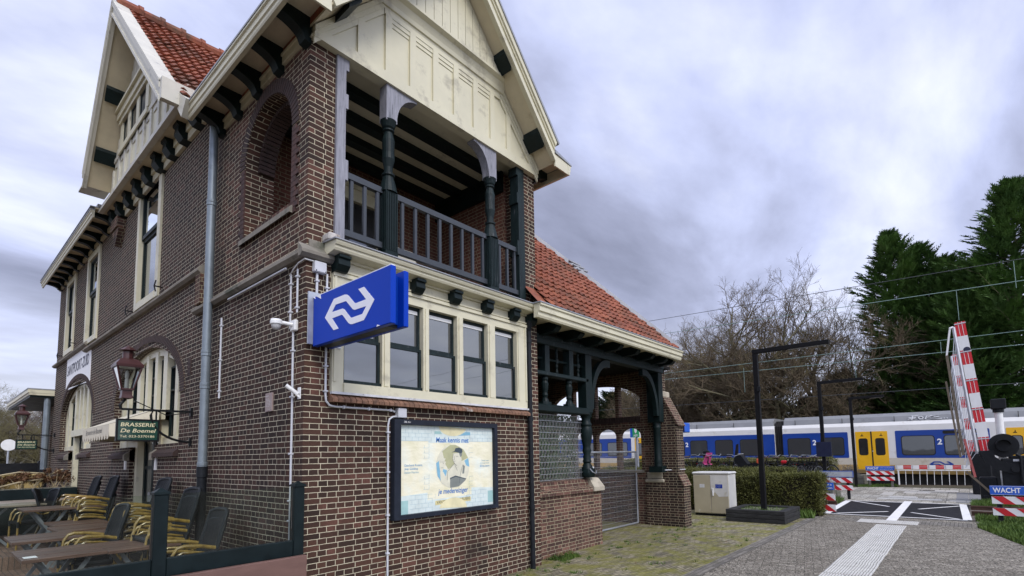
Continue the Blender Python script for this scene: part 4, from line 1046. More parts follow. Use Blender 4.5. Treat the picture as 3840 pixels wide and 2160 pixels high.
drybush((17.7,-1.25,.44),.45,.42,900,'dry grey lavender bush in the near grey planter',1); drybush((25.3,-.9,.48),.5,.42,700,'dry grey lavender bush in the far grey planter',2)
# electrical cabinet
M['cab']=simple('beige_cabinet_paint',(.40,.35,.235),.6,.08,2,dirt=((.62,.60,.54),2.6,.64)); M['cab_pale']=simple('pale_patched_paint',(.60,.58,.53),.6,.12,3,dirt=((.42,.37,.26),2.2,.56)); M['cab_side']=simple('pale_cabinet_paint',(.58,.57,.53),.6,.1,2,dirt=((.40,.37,.30),2,.62))
cb=thing('electrical_cabinet','beige two door electrical cabinet with patched paint, standing before the hedge','cabinet',(11.2,.1,0))
MB().box(10.97,11.50,-.36,.58,.06,1.07,.01).build('body',M['cab_side'],cb)
MB().box(10.985,11.48,-.34,.56,0,.06).build('plinth',M['black'],cb)
MB().cbox(Vector((11.23,.11,1.105)),Vector((1,0,0)),Vector((0,1,0)),Vector((0,0,1)),.29,.50,.035,.03).build('lid',M['cab_side'],cb)
MB().box(10.945,10.972,.118,.565,.075,1.055,.006).build('door',M['cab'],cb)
d2=MB().box(10.945,10.972,-.345,.108,.075,1.055,.006).build('door',M['cab'],cb)
MB().plate([(-.343,.52),(-.10,.50),(.0,.62),(.05,.56),(.106,.70),(.106,1.053),(-.343,1.053)],[],YZ(10.9445),-.001,.0).build('paint_patch',M['cab_pale'],d2)
MB().box(10.925,10.945,.03,.07,.52,.72,.006).box(10.92,10.93,.036,.064,.56,.64).build('handle',M['pvc_white'],d2)
s1=MB().box(10.9425,10.945,.27,.40,.73,.82).build('sticker',M['pvc_white'],cb)
for i in range(3): text_mesh('hoogspanning gevaar','lettering',M['ink'],s1,(10.942,.385,.795-.025*i),(0,-1,0),(0,0,1),.10,.012,depth=.001)
s2=MB().box(10.9415,10.944,-.20,-.02,.72,.82).build('sticker',M['blue_edge'],cb)
for i in range(3): text_mesh('bij storing bellen naar','lettering',M['white'],s2,(10.941,-.035,.795-.027*i),(0,-1,0),(0,0,1),.14,.013,depth=.001)
# lamps
M['lampblack']=simple('matt_black_lamp_paint',(.006,.006,.007),.6,.3,8,spec=.25)
def lamp(x,y,h,zb,arm,label,panel=False):
    r=thing('street_lamp',label,'street lamp',(x,y,zb),'black right angled lamp posts')
    MB().box(x-.057,x+.057,y-.057,y+.057,zb,h,.006).build('post',M['lampblack'],r)
    MB().box(x-.06,x+.06,y-arm,y+.057,h,h+.10,.006).build('arm',M['lampblack'],r)
    MB().box(x-.035,x+.035,y-arm+.04,y-.75,h-.012,h,.002).build('lamp_lens',simple('lamp_lens',(.25,.25,.24),.3,.1),r)
    MB().box(x-.09,x-.05,y-.10,y-.02,h-.95,h-.83,.008).build('light_sensor',M['black'],r)
    return r
lamp(10.75,-1.25,4.06,.2,1.62,'black right angled lamp post standing in the dark planter',)
l2=lamp(18.3,-1.22,4.02,0,1.36,'black right angled lamp post with a dark blue panel, middle of the three')
MB().box(18.14,18.17,-1.50,-1.02,1.42,1.94,.004).box(18.15,18.26,-1.26,-1.18,1.46,1.52).box(18.15,18.26,-1.26,-1.18,1.84,1.9).build('panel_back',simple('navy_panel',(.006,.010,.035),.4,.1),l2)
lamp(24.4,-1.30,3.90,0,1.27,'black right angled lamp post in front of the yellow train door')

# ================================================================= CROSSING BOARDS
M['board_red']=simple('red_board',(.50,.012,.02),.4,.08,3); M['board_white']=simple('white_board',(.72,.72,.71),.45,.06,4); M['wblue']=simple('crossing_blue',(.015,.10,.50),.35,.08,2); M['grey_back']=simple('grey_sign_back',(.36,.38,.40),.5,.15,5)
def striped(mb_r,mb_w,x,y0,y1,z0,z1,n,th=.02,lean=1):
    # diagonal stripes, red drawn 2 mm proud of the white board (front = -x)
    mb_w.box(x,x+th,y0,y1,z0,z1,.004)
    L=y1-y0; p=L/n; k=(z1-z0)*1.15
    for i in range(-1,n+1):
        a=y0+i*p; b=a+p*.5
        P=[(a,z0),(b,z0),(b+lean*k,z1),(a+lean*k,z1)]
        # clip to the board
        def clip(P,f):
            o=[]
            for i_ in range(len(P)):
                A,Bq=P[i_],P[(i_+1)%len(P)]; fa,fb=f(A),f(Bq)
                if fa>=0:o.append(A)
                if fa*fb<0: t_=fa/(fa-fb); o.append((A[0]+(Bq[0]-A[0])*t_,A[1]+(Bq[1]-A[1])*t_))
            return o
        P=clip(P,lambda q:q[0]-y0-.004); P=clip(P,lambda q:y1-.004-q[0]) if P else P
        if len(P)>2: mb_r.plate(P,[],YZ(x),-.003,-.0005)
def board(x,y0,y1,zt,label,posts,back=False,text=True,pm=None):
    r=thing('crossing_board',label,'warning board',(x,(y0+y1)/2,0),'level crossing waiting boards')
    for y in posts: MB().box(x+.024,x+.10,y-.045,y+.045,-.05,zt-.02,.006).build('post',pm or M['sleeper_pale'],r)
    bl=MB().box(x,x+.02,y0-.02,y1+.02,zt-.19,zt,.006).build('sign_panel',M['wblue'] if not back else M['grey_back'],r)
    if not back:
        MB().box(x-.003,x-.0005,y0-.01,y1+.01,zt-.188,zt-.184).box(x-.003,x-.0005,y0-.01,y1+.01,zt-.008,zt-.004).build('border',M['white'],bl)
        text_mesh('WACHT','lettering',M['white'],bl,(x,y1-.03,zt-.147),(0,-1,0),(0,0,1),.44,.11,bold=.02,depth=.004)
        text_mesh('tot het rode licht gedoofd is','lettering',M['white'],bl,(x,y1-.52,zt-.085),(0,-1,0),(0,0,1),.50,.034,depth=.004)
        text_mesh('er kan nog een trein komen','lettering',M['white'],bl,(x,y1-.52,zt-.150),(0,-1,0),(0,0,1),.46,.032,depth=.004)
    else:
        MB().box(x-.006,x+.026,y0-.03,y1+.03,zt-.004,zt+.012).box(x-.006,x+.026,y0-.03,y1+.03,zt-.20,zt-.19).box(x-.006,x+.026,y0-.034,y0-.02,zt-.19,zt-.004).build('border',M['wblue'],bl)
    for z1 in (zt-.225,zt-.47):
        a,b=MB(),MB(); striped(a,b,x,y0,y1,z1-.16,z1,3,lean=1)
        w_=b.build('striped_board',M['board_white'],r); a.build('red_stripes',M['board_red'],w_)
    return r
board(12.43,-6.55,-5.43,.815,'blue WACHT board with red stripes on black posts, nearest at right',(-5.55,-6.3),pm=M['black'])
board(24.6,-2.70,-1.68,.905,'blue WACHT board with red stripes on grey posts, far beside the lowered barrier',(-2.6,-1.78))
r=board(17.6,-2.14,-1.2,.93,'backward facing crossing board with grey panel near the grey planter',(-2.0,),back=True,pm=M['black'])
# small blue sign with striped boards showing past the hedge end
r=thing('crossing_board','small blue sign over two striped boards peeping past the hedge end','warning board',(12.75,-2.2,0),'level crossing waiting boards')
MB().box(12.86,12.94,-1.6,-1.5,0,.85,.006).build('post',M['black'],r)
bl=MB().box(12.80,12.82,-2.40,-1.4,.62,.80,.006).build('sign_panel',M['wblue'],r)
text_mesh('d is','lettering',M['white'],bl,(12.80,-2.26,.73),(0,-1,0),(0,0,1),.10,.045,bold=.02,depth=.004); text_mesh('oden','lettering',M['white'],bl,(12.80,-2.23,.65),(0,-1,0),(0,0,1),.14,.045,bold=.02,depth=.004)
for z in (.52,.24):
    a,b=MB(),MB(); striped(a,b,12.80,-2.42,-1.4,z-.17,z,3,lean=1); w_=b.build('striped_board',M['board_white'],r); a.build('red_stripes',M['board_red'],w_)

# ================================================================= BARRIERS
M['red']=simple('barrier_red',(.55,.010,.018),.4,.06,3); M['bwhite']=simple('barrier_white',(.74,.74,.73),.4,.06,3); M['alu']=simple('aluminium',(.55,.56,.58),.4,.1,5,metal=.6); M['primer']=simple('faded_red_primer',(.42,.10,.09),.6,.2,4); M['grate']=simple('rusty_skirt_bar',(.12,.095,.065),.7,.3,4)
def boom(root,base,tip,w,th,nseg,first_red,skirt,mats=True):
    base=Vector(base);tip=Vector(tip); d=(tip-base).normalized(); L=(tip-base).length
    u=Vector((0,1,0)) if abs(d.z)>.7 else Vector((0,0,1)); u=(u-d*u.dot(d)).normalized(); n=Vector((1,0,0))
    for i in range(nseg):
        a=base+d*(L*i/nseg); b=base+d*(L*(i+1)/nseg)
        m=MB(); m.bar(a,b,th,w,u)
        if (i%2==0)==first_red:
            s_=m.build('red_band',M['red'],root); k=MB()
            for o in (-.18,.18): k.bar(a+u*(w*o)-n*(th/2+.002),b+u*(w*o)-n*(th/2+.002),.004,w*.045,u)
            k.build('pin_stripe',M['bwhite'],s_)
        else: m.build('white_band',M['bwhite'],root)
    for i in range(1,nseg+1,2):
        p=base+d*(L*i/nseg-.05); MB().bar(p-n*(th/2+.012),p+n*(th/2+.012),.03,w*1.12,u).build('clamp',M['alu'],root)
    return d,u,L
bar=thing('barrier_machine','black barrier machine with raised red and white boom, red lamp and pole','barrier',(18,-5.6,0))
d,u,L=boom(bar,(18.0,-5.56,1.50),(18.0,-5.235,5.50),.25,.10,9,True,True)
# skirt (lattice of hanging rods folded up along the boom)
q0=Vector((17.95,-5.36,1.45)); q1=Vector((17.95,-5.08,5.36))
sk=MB(); sk.tube([q0,q1],.045,8); sk.build('skirt_rail',M['alu'],bar)
r0=Vector((17.9,-5.06,.95)); r1=Vector((17.9,-4.86,4.5))
MB().bar(r0+(r1-r0)*.13,r1,.02,.07,(0,1,0)).build('skirt_rail',M['grate'],bar)
MB().bar(Vector((17.9,-5.26,.75)),Vector((17.9,-5.09,1.9)),.025,.06,(0,1,0)).build('skirt_link',M['primer'],bar)
MB().bar(Vector((17.9,-5.06,.93)),Vector((17.9,-5.62,.25)),.02,.06,(0,1,0)).build('skirt_link',M['grate'],bar)
MB().bar(q1,Vector((17.93,-4.99,5.33)),.05,.05,(0,1,0)).bar(Vector((17.93,-5.0,5.37)),Vector((17.93,-4.85,4.45)),.03,.05,(0,1,0)).build('skirt_end',M['bwhite'],bar)
rd=MB()
for i in range(16):
    f=(i+.3)/16; a=q0+(q1-q0)*f; b=r0+(r1-r0)*max(.02,f-.20); rd.tube([a,b],.008,5)
rd.build('skirt_rods',M['alu'],bar)
# machine body
MB().box(17.85,18.75,-6.7,-5.86,.20,1.30,.03).build('body',M['black'],bar)
MB().box(17.95,18.6,-6.5,-5.4,-.05,.22,.02).box(18.0,18.5,-5.75,-5.35,.0,.75,.03).build('foot',M['black'],bar)
MB().box(17.83,17.85,-6.30,-6.12,1.22,1.28).build('data_plate',M['alu'],bar)
arm=MB(); arm.plate([(-5.40,1.50),(-5.72,1.55),(-5.74,1.36),(-5.90,1.20),(-6.30,1.12),(-6.32,.92),(-6.1,.86),(-5.75,.98),(-5.52,1.20)],[],YZ(17.80),0,.10); arm.box(17.82,18.12,-5.72,-5.40,1.36,1.54,.02)
arm.tube([(17.75,-6.15,1.0),(17.95,-6.15,1.0)],.09,14); arm.build('boom_arm',M['black'],bar)
MB().box(17.9,18.4,-6.75,-6.05,1.30,1.38,.02).tube([(17.8,-6.2,1.42),(17.8,-6.28,1.36),(17.8,-6.28,.6)],.04,10).build('cover',M['black'],bar)
pole=MB().tube([(18.1,-5.92,0),(18.1,-5.92,2.68)],.095,16); pole=pole.build('signal_pole',M['pvc_white'],bar); autosmooth(pole)
MB().box(17.93,18.27,-6.10,-5.76,2.76,3.06,.02).tube([(18.1,-5.92,2.66),(18.1,-5.92,2.78)],.13,14).build('bell_housing',M['black'],bar)
MB().tube([(18.1,-5.92,1.40),(18.1,-5.92,1.52)],.10,16).build('yellow_band',simple('yellow_band',(.70,.55,.02),.4,.1),bar)
dl=MB().tube([(17.93,-5.95,1.68),(17.97,-5.95,1.68)],.345,28).build('signal_disc',M['black'],bar)
MB().lathe([(.16,17.80),(.17,17.80),(.17,17.94),(.16,17.94)],(0,-5.95,1.68),20,axis='x').build('signal_hood',M['black'],dl)
MB().plate([(-5.95+.19*math.cos(t),1.68+.19*math.sin(t)) for t in [PI*(.08+.84*i/14) for i in range(15)]]+[(-5.95+.165*math.cos(t),1.68+.165*math.sin(t)) for t in [PI*(.92-.84*i/14) for i in range(15)]],[],YZ(17.62),0,.30).build('signal_hood',M['black'],dl)
MB().lathe([(.0,17.85),(.10,17.87),(.15,17.92),(.15,17.95)],(0,-5.95,1.68),18,axis='x').build('signal_lens',simple('unlit_red_lens',(.05,.002,.002),.15,.2),dl)
MB().tube([(17.945,-5.345,4.62),(17.944,-5.345,4.62)],.085,18).build('sticker',M['ink'],bar)
b2=thing('barrier','raised red and white boom with folded rods, standing behind the nearest boom','barrier',(21.5,-5.3,0))
boom(b2,(21.5,-5.30,1.5),(21.5,-5.06,5.0),.17,.08,9,True,True)
MB().tube([(21.45,-5.18,1.45),(21.45,-4.95,4.95)],.04,8).build('skirt_rail',M['alu'],b2)
MB().bar((21.42,-4.95,1.3),(21.42,-4.74,4.05),.02,.06,(0,1,0)).build('skirt_rail',M['grate'],b2)
rd=MB()
for i in range(13):
    f=(i+.3)/13; a=Vector((21.45,-5.18,1.45)).lerp(Vector((21.45,-4.95,4.95)),f); b=Vector((21.42,-4.95,1.3)).lerp(Vector((21.42,-4.74,4.05)),max(0,f-.2)); rd.tube([a,b],.008,5)
rd.build('skirt_rods',M['alu'],b2)
MB().box(21.3,21.8,-5.75,-5.2,0,1.5,.03).build('body',M['black'],b2)
b3=thing('barrier','lowered red and white boom with white hanging rods across the far crossing','barrier',(24.6,-5.7,0))
boom(b3,(24.6,-5.75,.85),(24.6,-2.76,.86),.155,.10,11,False,False)
MB().bar((24.58,-5.7,.73),(24.58,-2.80,.735),.05,.045).bar((24.58,-2.85,.72),(24.58,-2.85,.10),.05,.05,(0,1,0)).build('skirt_frame',M['bwhite'],b3)
MB().bar((24.58,-5.7,.12),(24.58,-2.82,.09),.05,.04).build('skirt_rail',M['grate'],b3)
rd=MB()
for i in range(11): y=-3.10-i*.24; rd.tube([(24.58,y,.72),(24.58,y+.02,.11)],.011,6)
rd.build('skirt_rods',M['bwhite'],b3)
MB().box(24.4,25.0,-6.4,-5.72,0,1.2,.03).build('body',M['black'],b3)

# ================================================================= PORCH GATE AND LATTICE
M['galv']=simple('galvanised_steel',(.42,.44,.47),.4,.12,6,metal=.6)
gt=thing('mesh_gate','galvanised mesh fence panel closing the porch opening','gate',(7.3,1.0,0))
MB().tube([(5.9,1.0,.03),(8.62,1.0,.03)],.021,8).tube([(5.9,1.0,1.70),(8.62,1.0,1.70)],.021,8).tube([(8.62,1.0,.03),(8.62,1.0,1.70)],.021,8).tube([(5.9,1.0,.03),(5.9,1.0,1.7)],.021,8).build('gate_frame',M['galv'],gt)
wm=MB()
for i in range(1,72): x=5.9+i*.038; wm.bar((x,1.0,.05),(x,1.0,2.35 if x<6.2 else 1.69),.0028,.0028)
for i in range(1,15): z=.03+i*.112; wm.bar((5.9,.994,z),(8.62,.994,z),.005,.005)
wm.build('wire_mesh',M['galv'],gt)
lt=thing('lattice_fence','wire mesh panel with wooden diamond lattice between porch rail and low wall','lattice',(4.6,.34,1.2))
lw=MB(); x0,x1,z0,z1=3.74,5.36,1.22,2.38
def clipseg(px,pz,dx,dz):
    t0,t1=-9,9
    for p_,d_,a,b in ((px,dx,x0,x1),(pz,dz,z0,z1)):
        ta,tb=(a-p_)/d_,(b-p_)/d_
        if ta>tb:ta,tb=tb,ta
        t0=max(t0,ta);t1=min(t1,tb)
    return t0,t1
for k in range(-14,40):
    for dx in (1,-1):
        px=x0+k*.085; t0,t1=clipseg(px,z0,dx*.62,1.)
        if t1-t0>.02: lw.bar((px+dx*.62*t0,.375+.006*dx,z0+t0),(px+dx*.62*t1,.375+.006*dx,z0+t1),.004,.008,(0,1,0))
lw.build('lattice',simple('grey_lattice_wood',(.24,.22,.17),.7,.2,8),lt)
lw=MB()
for i in range(12): z=z0+.02+i*.10; lw.bar((x0,.31,z),(x1,.31,z),.006,.006)
for i in range(40): x=x0+.02+i*.04; lw.bar((x,.315,z0),(x,.315,z1),.0035,.0035)
lw.build('wire_mesh',M['galv'],lt)
q=random.Random(6); M['ivy']=foliage('ivy_leaves',(.02,.05,.014),(.07,.13,.035),7); iv=MB()
for i in range(3600):
    x=q.uniform(3.75,5.40); z=q.uniform(1.2,2.36); y=.45+q.random()*.15
    if q.random()<.22*(1+math.sin(x*5+z*4)): continue
    a=Vector((q.uniform(-1,1),q.uniform(-.5,.5),q.uniform(-1,1))).normalized()*q.uniform(.02,.045); b=a.cross(Vector((q.uniform(-.4,.4),1,q.uniform(-.4,.4)))).normalized()*q.uniform(.014,.03); p=Vector((x,y,z)); iv.quad(p-a,p+b,p+a,p-b)
tag(iv.build('ivy',M['ivy']),'dark green ivy growing behind the diamond lattice','ivy',kind='stuff')
tag(MB().tube([(5.38,.17,1.40),(5.42,.14,1.34),(5.52,.14,1.31),(5.60,.17,1.36)],.008,6).tube([(8.36,.25,1.30),(8.5,.2,1.27),(8.62,.1,1.27),(8.8,-.16,1.28)],.009,6).build('chain',M['galv']),'thin steel chain hung round the turned porch posts','chain')
# display pole right of the porch, AED sign, litter bin
dsp=thing('departure_display','blue departure display box on a grey pole beside the buttress','display',(14.2,2.28,0))
MB().tube([(14.2,2.28,0),(14.2,2.28,2.45)],.045,10).build('pole',M['galv'],dsp)
sc_=MB().box(14.05,14.45,2.06,2.50,2.34,2.66,.02).build('housing',M['wblue'],dsp); MB().box(14.03,14.05,2.08,2.22,2.38,2.60).build('screen',M['ink'],sc_)
AY=.28; AZ=.22
aed=thing('defibrillator_sign','green and blue AED sign on a post seen through the porch arches','sign',(19.2,6.6,0))
MB().box(19.15,19.25,6.6,6.7,0,2.7,.01).build('post',M['galv'],aed); p_=MB().box(19.05,19.08,6.45,6.80,2.42,2.90,.01).build('sign_panel',simple('aed_green',(.02,.32,.10),.4,.08),aed)
text_mesh('AED','lettering',M['white'],p_,(19.048,6.74,2.46),(0,-1,0),(0,0,1),.23,.10,bold=.02); MB().plate([(6.63,2.86),(6.70,2.83),(6.68,2.68),(6.63,2.60),(6.57,2.68),(6.55,2.83)],[],YZ(19.05),-.004,-.001).build('emblem',M['white'],p_)
MB().box(19.06,19.09,6.801,6.93,2.42,2.90,.01).build('sign_panel',M['wblue'],aed)
tag(MB().cbox(Vector((19.6,9.6,.55)),Vector((1,0,0)),Vector((0,1,0)),Vector((0,0,1)),.2,.28,.5,.08).box(19.37,19.41,9.42,9.78,.8,.9).build('litter_bin',M['bwhite']),'white litter bin seen through the porch arches','bin')
# ================================================================= TRAIN (runs along y, slight track gradient)
TX=26.5; SL=-.0125
tr=thing('passenger_train','white and blue passenger train with yellow doors stopped beyond the crossing','train',(TX,0,0))
def tz(y,z): return z+SL*(0-y)*1.0*-1*-1 if False else z+.0125*(y-1.)
TM={}
TM['w']=simple('train_white',(.70,.69,.66),.35,.05,1.2,dirt=((.52,.49,.42),1.1,.58)); TM['b']=simple('train_blue',(.006,.045,.26),.35,.06,1.5); TM['y']=simple('train_yellow',(.78,.42,.008),.35,.06,1.5,dirt=((.55,.30,.02),2.,.66)); TM['r']=simple('train_roof_grey',(.21,.215,.22),.45,.1,2,dirt=((.15,.15,.15),1.5,.6)); TM['d']=simple('train_dirt_yellow',(.46,.30,.10),.5,.2,2,dirt=((.30,.22,.12),2,.5)); TM['u']=simple('train_underframe',(.02,.019,.018),.7,.4,4); TM['cream']=simple('train_dusty_white',(.55,.50,.41),.45,.08,1.2,dirt=((.42,.36,.26),1.2,.55))
def ty(m,y0,y1,prof):
    # extrude an (x,z) profile from y0 to y1 following the gradient
    n=len(m.v); k=len(prof)
    for y in (y0,y1):
        for x,z in prof: m.v.append((x,y,tz(y,z)))
    for i in range(k): j=(i+1)%k; m.f.append((n+i,n+j,n+k+j,n+k+i))
    m.f+=[tuple(n+i for i in range(k)),tuple(n+k+i for i in reversed(range(k)))]; return m
def tp_(poly,x,w0,w1): return MB().plate(poly,[],lambda u,v,w:(x+w,u,tz(u,v)),w0,w1)
cars=[(-19.5,2.12),(2.52,20.),(20.5,40.)]
for a,b in cars:
    ty(MB(),a,b,[(TX+.06,.62),(TX,1.0),(TX,2.78),(TX+.10,2.95),(TX+2.8,2.95),(TX+2.9,2.7),(TX+2.9,.62)]).build('car_body',TM['w'],tr)
    ty(MB(),a,b,[(TX-.004,.95),(TX-.004,1.27),(TX+.03,1.27),(TX+.03,.95)]).build('lower_panel',TM['cream'],tr)
    ty(MB(),a,b,[(TX+.045,.55),(TX-.006,.70),(TX-.006,.95),(TX+.03,.95),(TX+.09,.55)]).build('skirt',TM['d'],tr)
    ty(MB(),a+.05,b-.05,[(TX+.10,2.955),(TX+.20,3.20),(TX+.45,3.36),(TX+2.3,3.36),(TX+2.7,2.955)]).build('roof',TM['r'],tr)
    ty(MB(),a+.6,b-.6,[(TX+.25,.0),(TX+.25,.56),(TX+2.6,.56),(TX+2.6,.0)]).build('underframe',TM['u'],tr)
    y=a+2.1
    while y<b-.5: tp_([(y,2.955),(y+.02,2.955),(y+.02,3.2),(y,3.2)],TX+.085,0,.02).build('roof_seam',TM['u'],tr); y+=2.1
bel=MB()
for i in range(4): ty(bel,2.14+i*.095,2.14+i*.095+.07,[(TX+.12,.75),(TX+.10,2.9),(TX+.4,3.2),(TX+2.4,3.2),(TX+2.7,2.9),(TX+2.7,.75)])
ty(bel,2.1,2.54,[(TX+.2,.8),(TX+.2,3.0),(TX+2.5,3.0),(TX+2.5,.8)]); bel.build('gangway_bellows',TM['u'],tr)
M['glass_train']=glassmat('train_glass',(.035,.038,.04),.06,(.8,.85,.9)); 
def twin(y0,y1,z0=1.42,z1=2.25,par=None):
    f=tp_(rrect(y0-.03,y1+.03,z0-.03,z1+.03,.12),TX,-.012,-.004).build('window',TM['u'],par or tr)
    tp_(rrect(y0,y1,z0,z1,.10),TX,-.016,-.0125).build('pane',M['glass_train'],f); return f
def band(y0,y1,r=.05): tp_(rrect(y0,y1,1.27,2.52,r),TX,-.006,.0).build('livery_band',TM['b'],tr)
def tdoor(yc):
    w=.64
    for s_ in (-1,1):
        a,b=(yc-w,yc-.03) if s_<0 else (yc+.03,yc+w)
        dr=tp_(rrect(a,b,.74,2.52,.03),TX,-.010,.0).build('door',TM['y'],tr)
        f=tp_(rrect(a+.12,b-.12,1.40,2.20,.09),TX,-.016,-.011).build('window',TM['u'],dr); tp_(rrect(a+.15,b-.15,1.43,2.17,.07),TX,-.020,-.0165).build('pane',M['glass_dark'],f)
        tp_([(yc+s_*.38-.07,2.30),(yc+s_*.38+.05,2.30),(yc+s_*.38+.05,2.33),(yc+s_*.38,2.34),(yc+s_*.38-.01,2.42),(yc+s_*.38-.03,2.42),(yc+s_*.38-.03,2.34),(yc+s_*.38-.07,2.33)],TX,-.013,-.0105).build('pictogram',TM['u'],dr)
    tp_([(yc-.03,.74),(yc+.03,.74),(yc+.03,2.52),(yc-.03,2.52)],TX,-.008,0).build('door_gap',TM['u'],tr)
    tp_(rrect(yc-.05,yc-.01,1.56,1.62,.015),TX,-.02,-.0105).build('door_button',M['alu'],tr)
# main bands and windows (from the bellows to the right, then to the left)
band(-.80,2.12); band(-5.95,-2.68); band(2.52,9.4); band(11.0,19.9); band(-13.5,-9.3); band(20.6,28)
for a,b in ((.86,1.88),(-.60,.36),(-4.08,-2.92),(-5.6,-4.45),(3.35,4.28),(4.72,5.65),(6.15,7.10),(7.50,8.5),(8.7,9.2),(11.3,12.7),(13.2,14.4),(15.5,16.5),(17,18),(-10.8,-9.7),(-12.5,-11.2),(21,22),(22.5,23.5),(24,25)): twin(a,b)
tdoor(-1.75); tdoor(-7.1); tdoor(10.1)
for y,z in ((.74,2.18),(-4.19,2.13),(7.42,2.18)):
    text_mesh('2','class_number',M['white'],tr,(TX,y,tz(y,z-.27)),(0,-1,0),(0,0,1),.17,.26,bold=.03,depth=.010)
tp_(rrect(-5.9,-4.40,2.33,2.47,.06),TX,-.014,-.006).build('destination_display',TM['u'],tr)
tp_(rrect(8.4,9.3,2.56,2.66,.05),TX,-.01,-.0).build('destination_display',TM['u'],tr)
# spray tag on the roof flank
gm=simple('grey_spray_paint',(.55,.56,.57),.6,.1)
gf=MB(); rp=lambda u,v:(TX+.092+.41*(v)-.012,-3.2-u*1.42,tz(-3.2-u*1.42,2.965+v))
for st in ([(.02,.13),(.22,.13)],[(.0,.06),(.2,.1)],[(.10,.02),(.13,.2)],[(.10,.2),(.28,.19)],[(.30,.06),(.27,.11),(.30,.17),(.36,.17),(.40,.11),(.36,.05),(.30,.06)],[(.45,.04),(.48,.19),(.62,.2)],[(.46,.12),(.58,.13)],[(.58,.18),(.80,.2),(.60,.05),(.86,.04)],[(.66,.12),(.8,.13)],[(.91,.05),(.93,.05)],[(.98,.05),(1.0,.05)]):
    gf.tube([rp(*p) for p in st],.026,5)
gf.build('graffiti',gm,tr)
# emblem on the lower panel: same outline as on the station sign
LOGO=[(645,325),(718,298),(848,480),(710,752),(560,800),(535,798),(510,780),(440,672),(425,665),(303,708),(383,850),(320,870),(210,695),(328,443),(470,390),(500,393),(520,410),(595,512),(612,516),(742,470)]
HOLE=[(303,622),(350,522),(485,480),(570,598),(595,607),(742,563),(690,668),(555,712),(540,706),(462,592),(440,580)]
SQ=[(60,405),(1065,5),(1045,805),(45,1080)]
def bilin(p):
    # zoom pixel -> (u,v) on the sign face by solving the homography of its corners
    return HG(p)
def homog(src,dst):
    A=[];b=[]
    for (x,y),(u,v) in zip(src,dst):
        A.append([x,y,1,0,0,0,-u*x,-u*y]);b.append(u); A.append([0,0,0,x,y,1,-v*x,-v*y]);b.append(v)
    n=8
    for i in range(n):
        p=max(range(i,n),key=lambda r:abs(A[r][i])); A[i],A[p]=A[p],A[i]; b[i],b[p]=b[p],b[i]
        for r in range(i+1,n):
            f=A[r][i]/A[i][i]
            for c in range(i,n): A[r][c]-=f*A[i][c]
            b[r]-=f*b[i]
    h=[0]*8
    for i in reversed(range(n)): h[i]=(b[i]-sum(A[i][c]*h[c] for c in range(i+1,n)))/A[i][i]
    return lambda p:((h[0]*p[0]+h[1]*p[1]+h[2])/(h[6]*p[0]+h[7]*p[1]+1),(h[3]*p[0]+h[4]*p[1]+h[5])/(h[6]*p[0]+h[7]*p[1]+1))
HG=homog(SQ,[(0,.51),(1.34,.51),(1.34,0),(0,0)])
LU=[HG(p) for p in LOGO]; LH=[HG(p) for p in HOLE]
lx0=min(p[0] for p in LU);lx1=max(p[0] for p in LU);ly0=min(p[1] for p in LU);ly1=max(p[1] for p in LU)
def tl(p,w=.86,h=.25): return (-3.84-(p[0]-lx0)/(lx1-lx0)*w,.87+(p[1]-ly0)/(ly1-ly0)*h)
MB().plate([tl(p) for p in LU],[[tl(p) for p in LH]],lambda u,v,w:(TX+w,u,tz(u,v)),-.012,-.007).build('emblem',TM['b'],tr)
# overhead wires with droppers
M['wire']=simple('oxidised_copper_wire',(.20,.30,.27),.5,.2); M['wire_dark']=simple('dark_wire',(.05,.055,.06),.5,.2)
def wire(name,x,pts,r,mat,label,sag=0):
    m=MB(); P=[]
    (y0,z0),(y1,z1)=pts
    for i in range(25):
        f=i/24; P.append((x,y0+(y1-y0)*f,z0+(z1-z0)*f-sag*4*f*(1-f)))
    m.tube(P,r,5); return tag(m.build(name,mat),label,'wire','overhead line wires')
wl=lambda x,a,b: [(40,a[1]+(a[1]-b[1])/(a[0]-b[0])*(40-a[0])),(-30,b[1]+(a[1]-b[1])/(a[0]-b[0])*(-30-b[0]))]
for x,a,b,mt,lb in ((15.,(3.25,6.61),(-6.54,6.31),'wire_dark','highest dark overhead wire crossing the sky above the bare trees'),(15.,(2.65,6.03),(-6.5,5.76),'wire','second overhead wire from the top, over the near track'),(27.5,(9.3,6.65),(-7.5,6.55),'wire','upper of the paired overhead wires over the train'),(27.5,(9.3,6.28),(-7.5,5.95),'wire','lower of the paired overhead wires over the train'),(28.0,(3.6,4.55),(-7.4,4.36),'wire_dark','lowest thin wire just above the train roof')):
    wire('overhead_wire',x,wl(x,a,b),.009 if x<20 else .012,M[mt],lb)
for i,(x,y,z0,z1) in enumerate(((15.,-5.2,5.0,5.80),(15.,-6.35,5.6,6.3),(27.5,-1.2,5.2,6.4),(27.5,4.2,5.0,6.4),(27.5,-4.6,5.95,6.5))):
    tag(MB().tube([(x,y,z0),(x,y,z1)],.007 if x<20 else .01,5).build('wire_dropper',M['wire']),'thin vertical dropper hanging from an overhead wire','wire','overhead wire droppers')
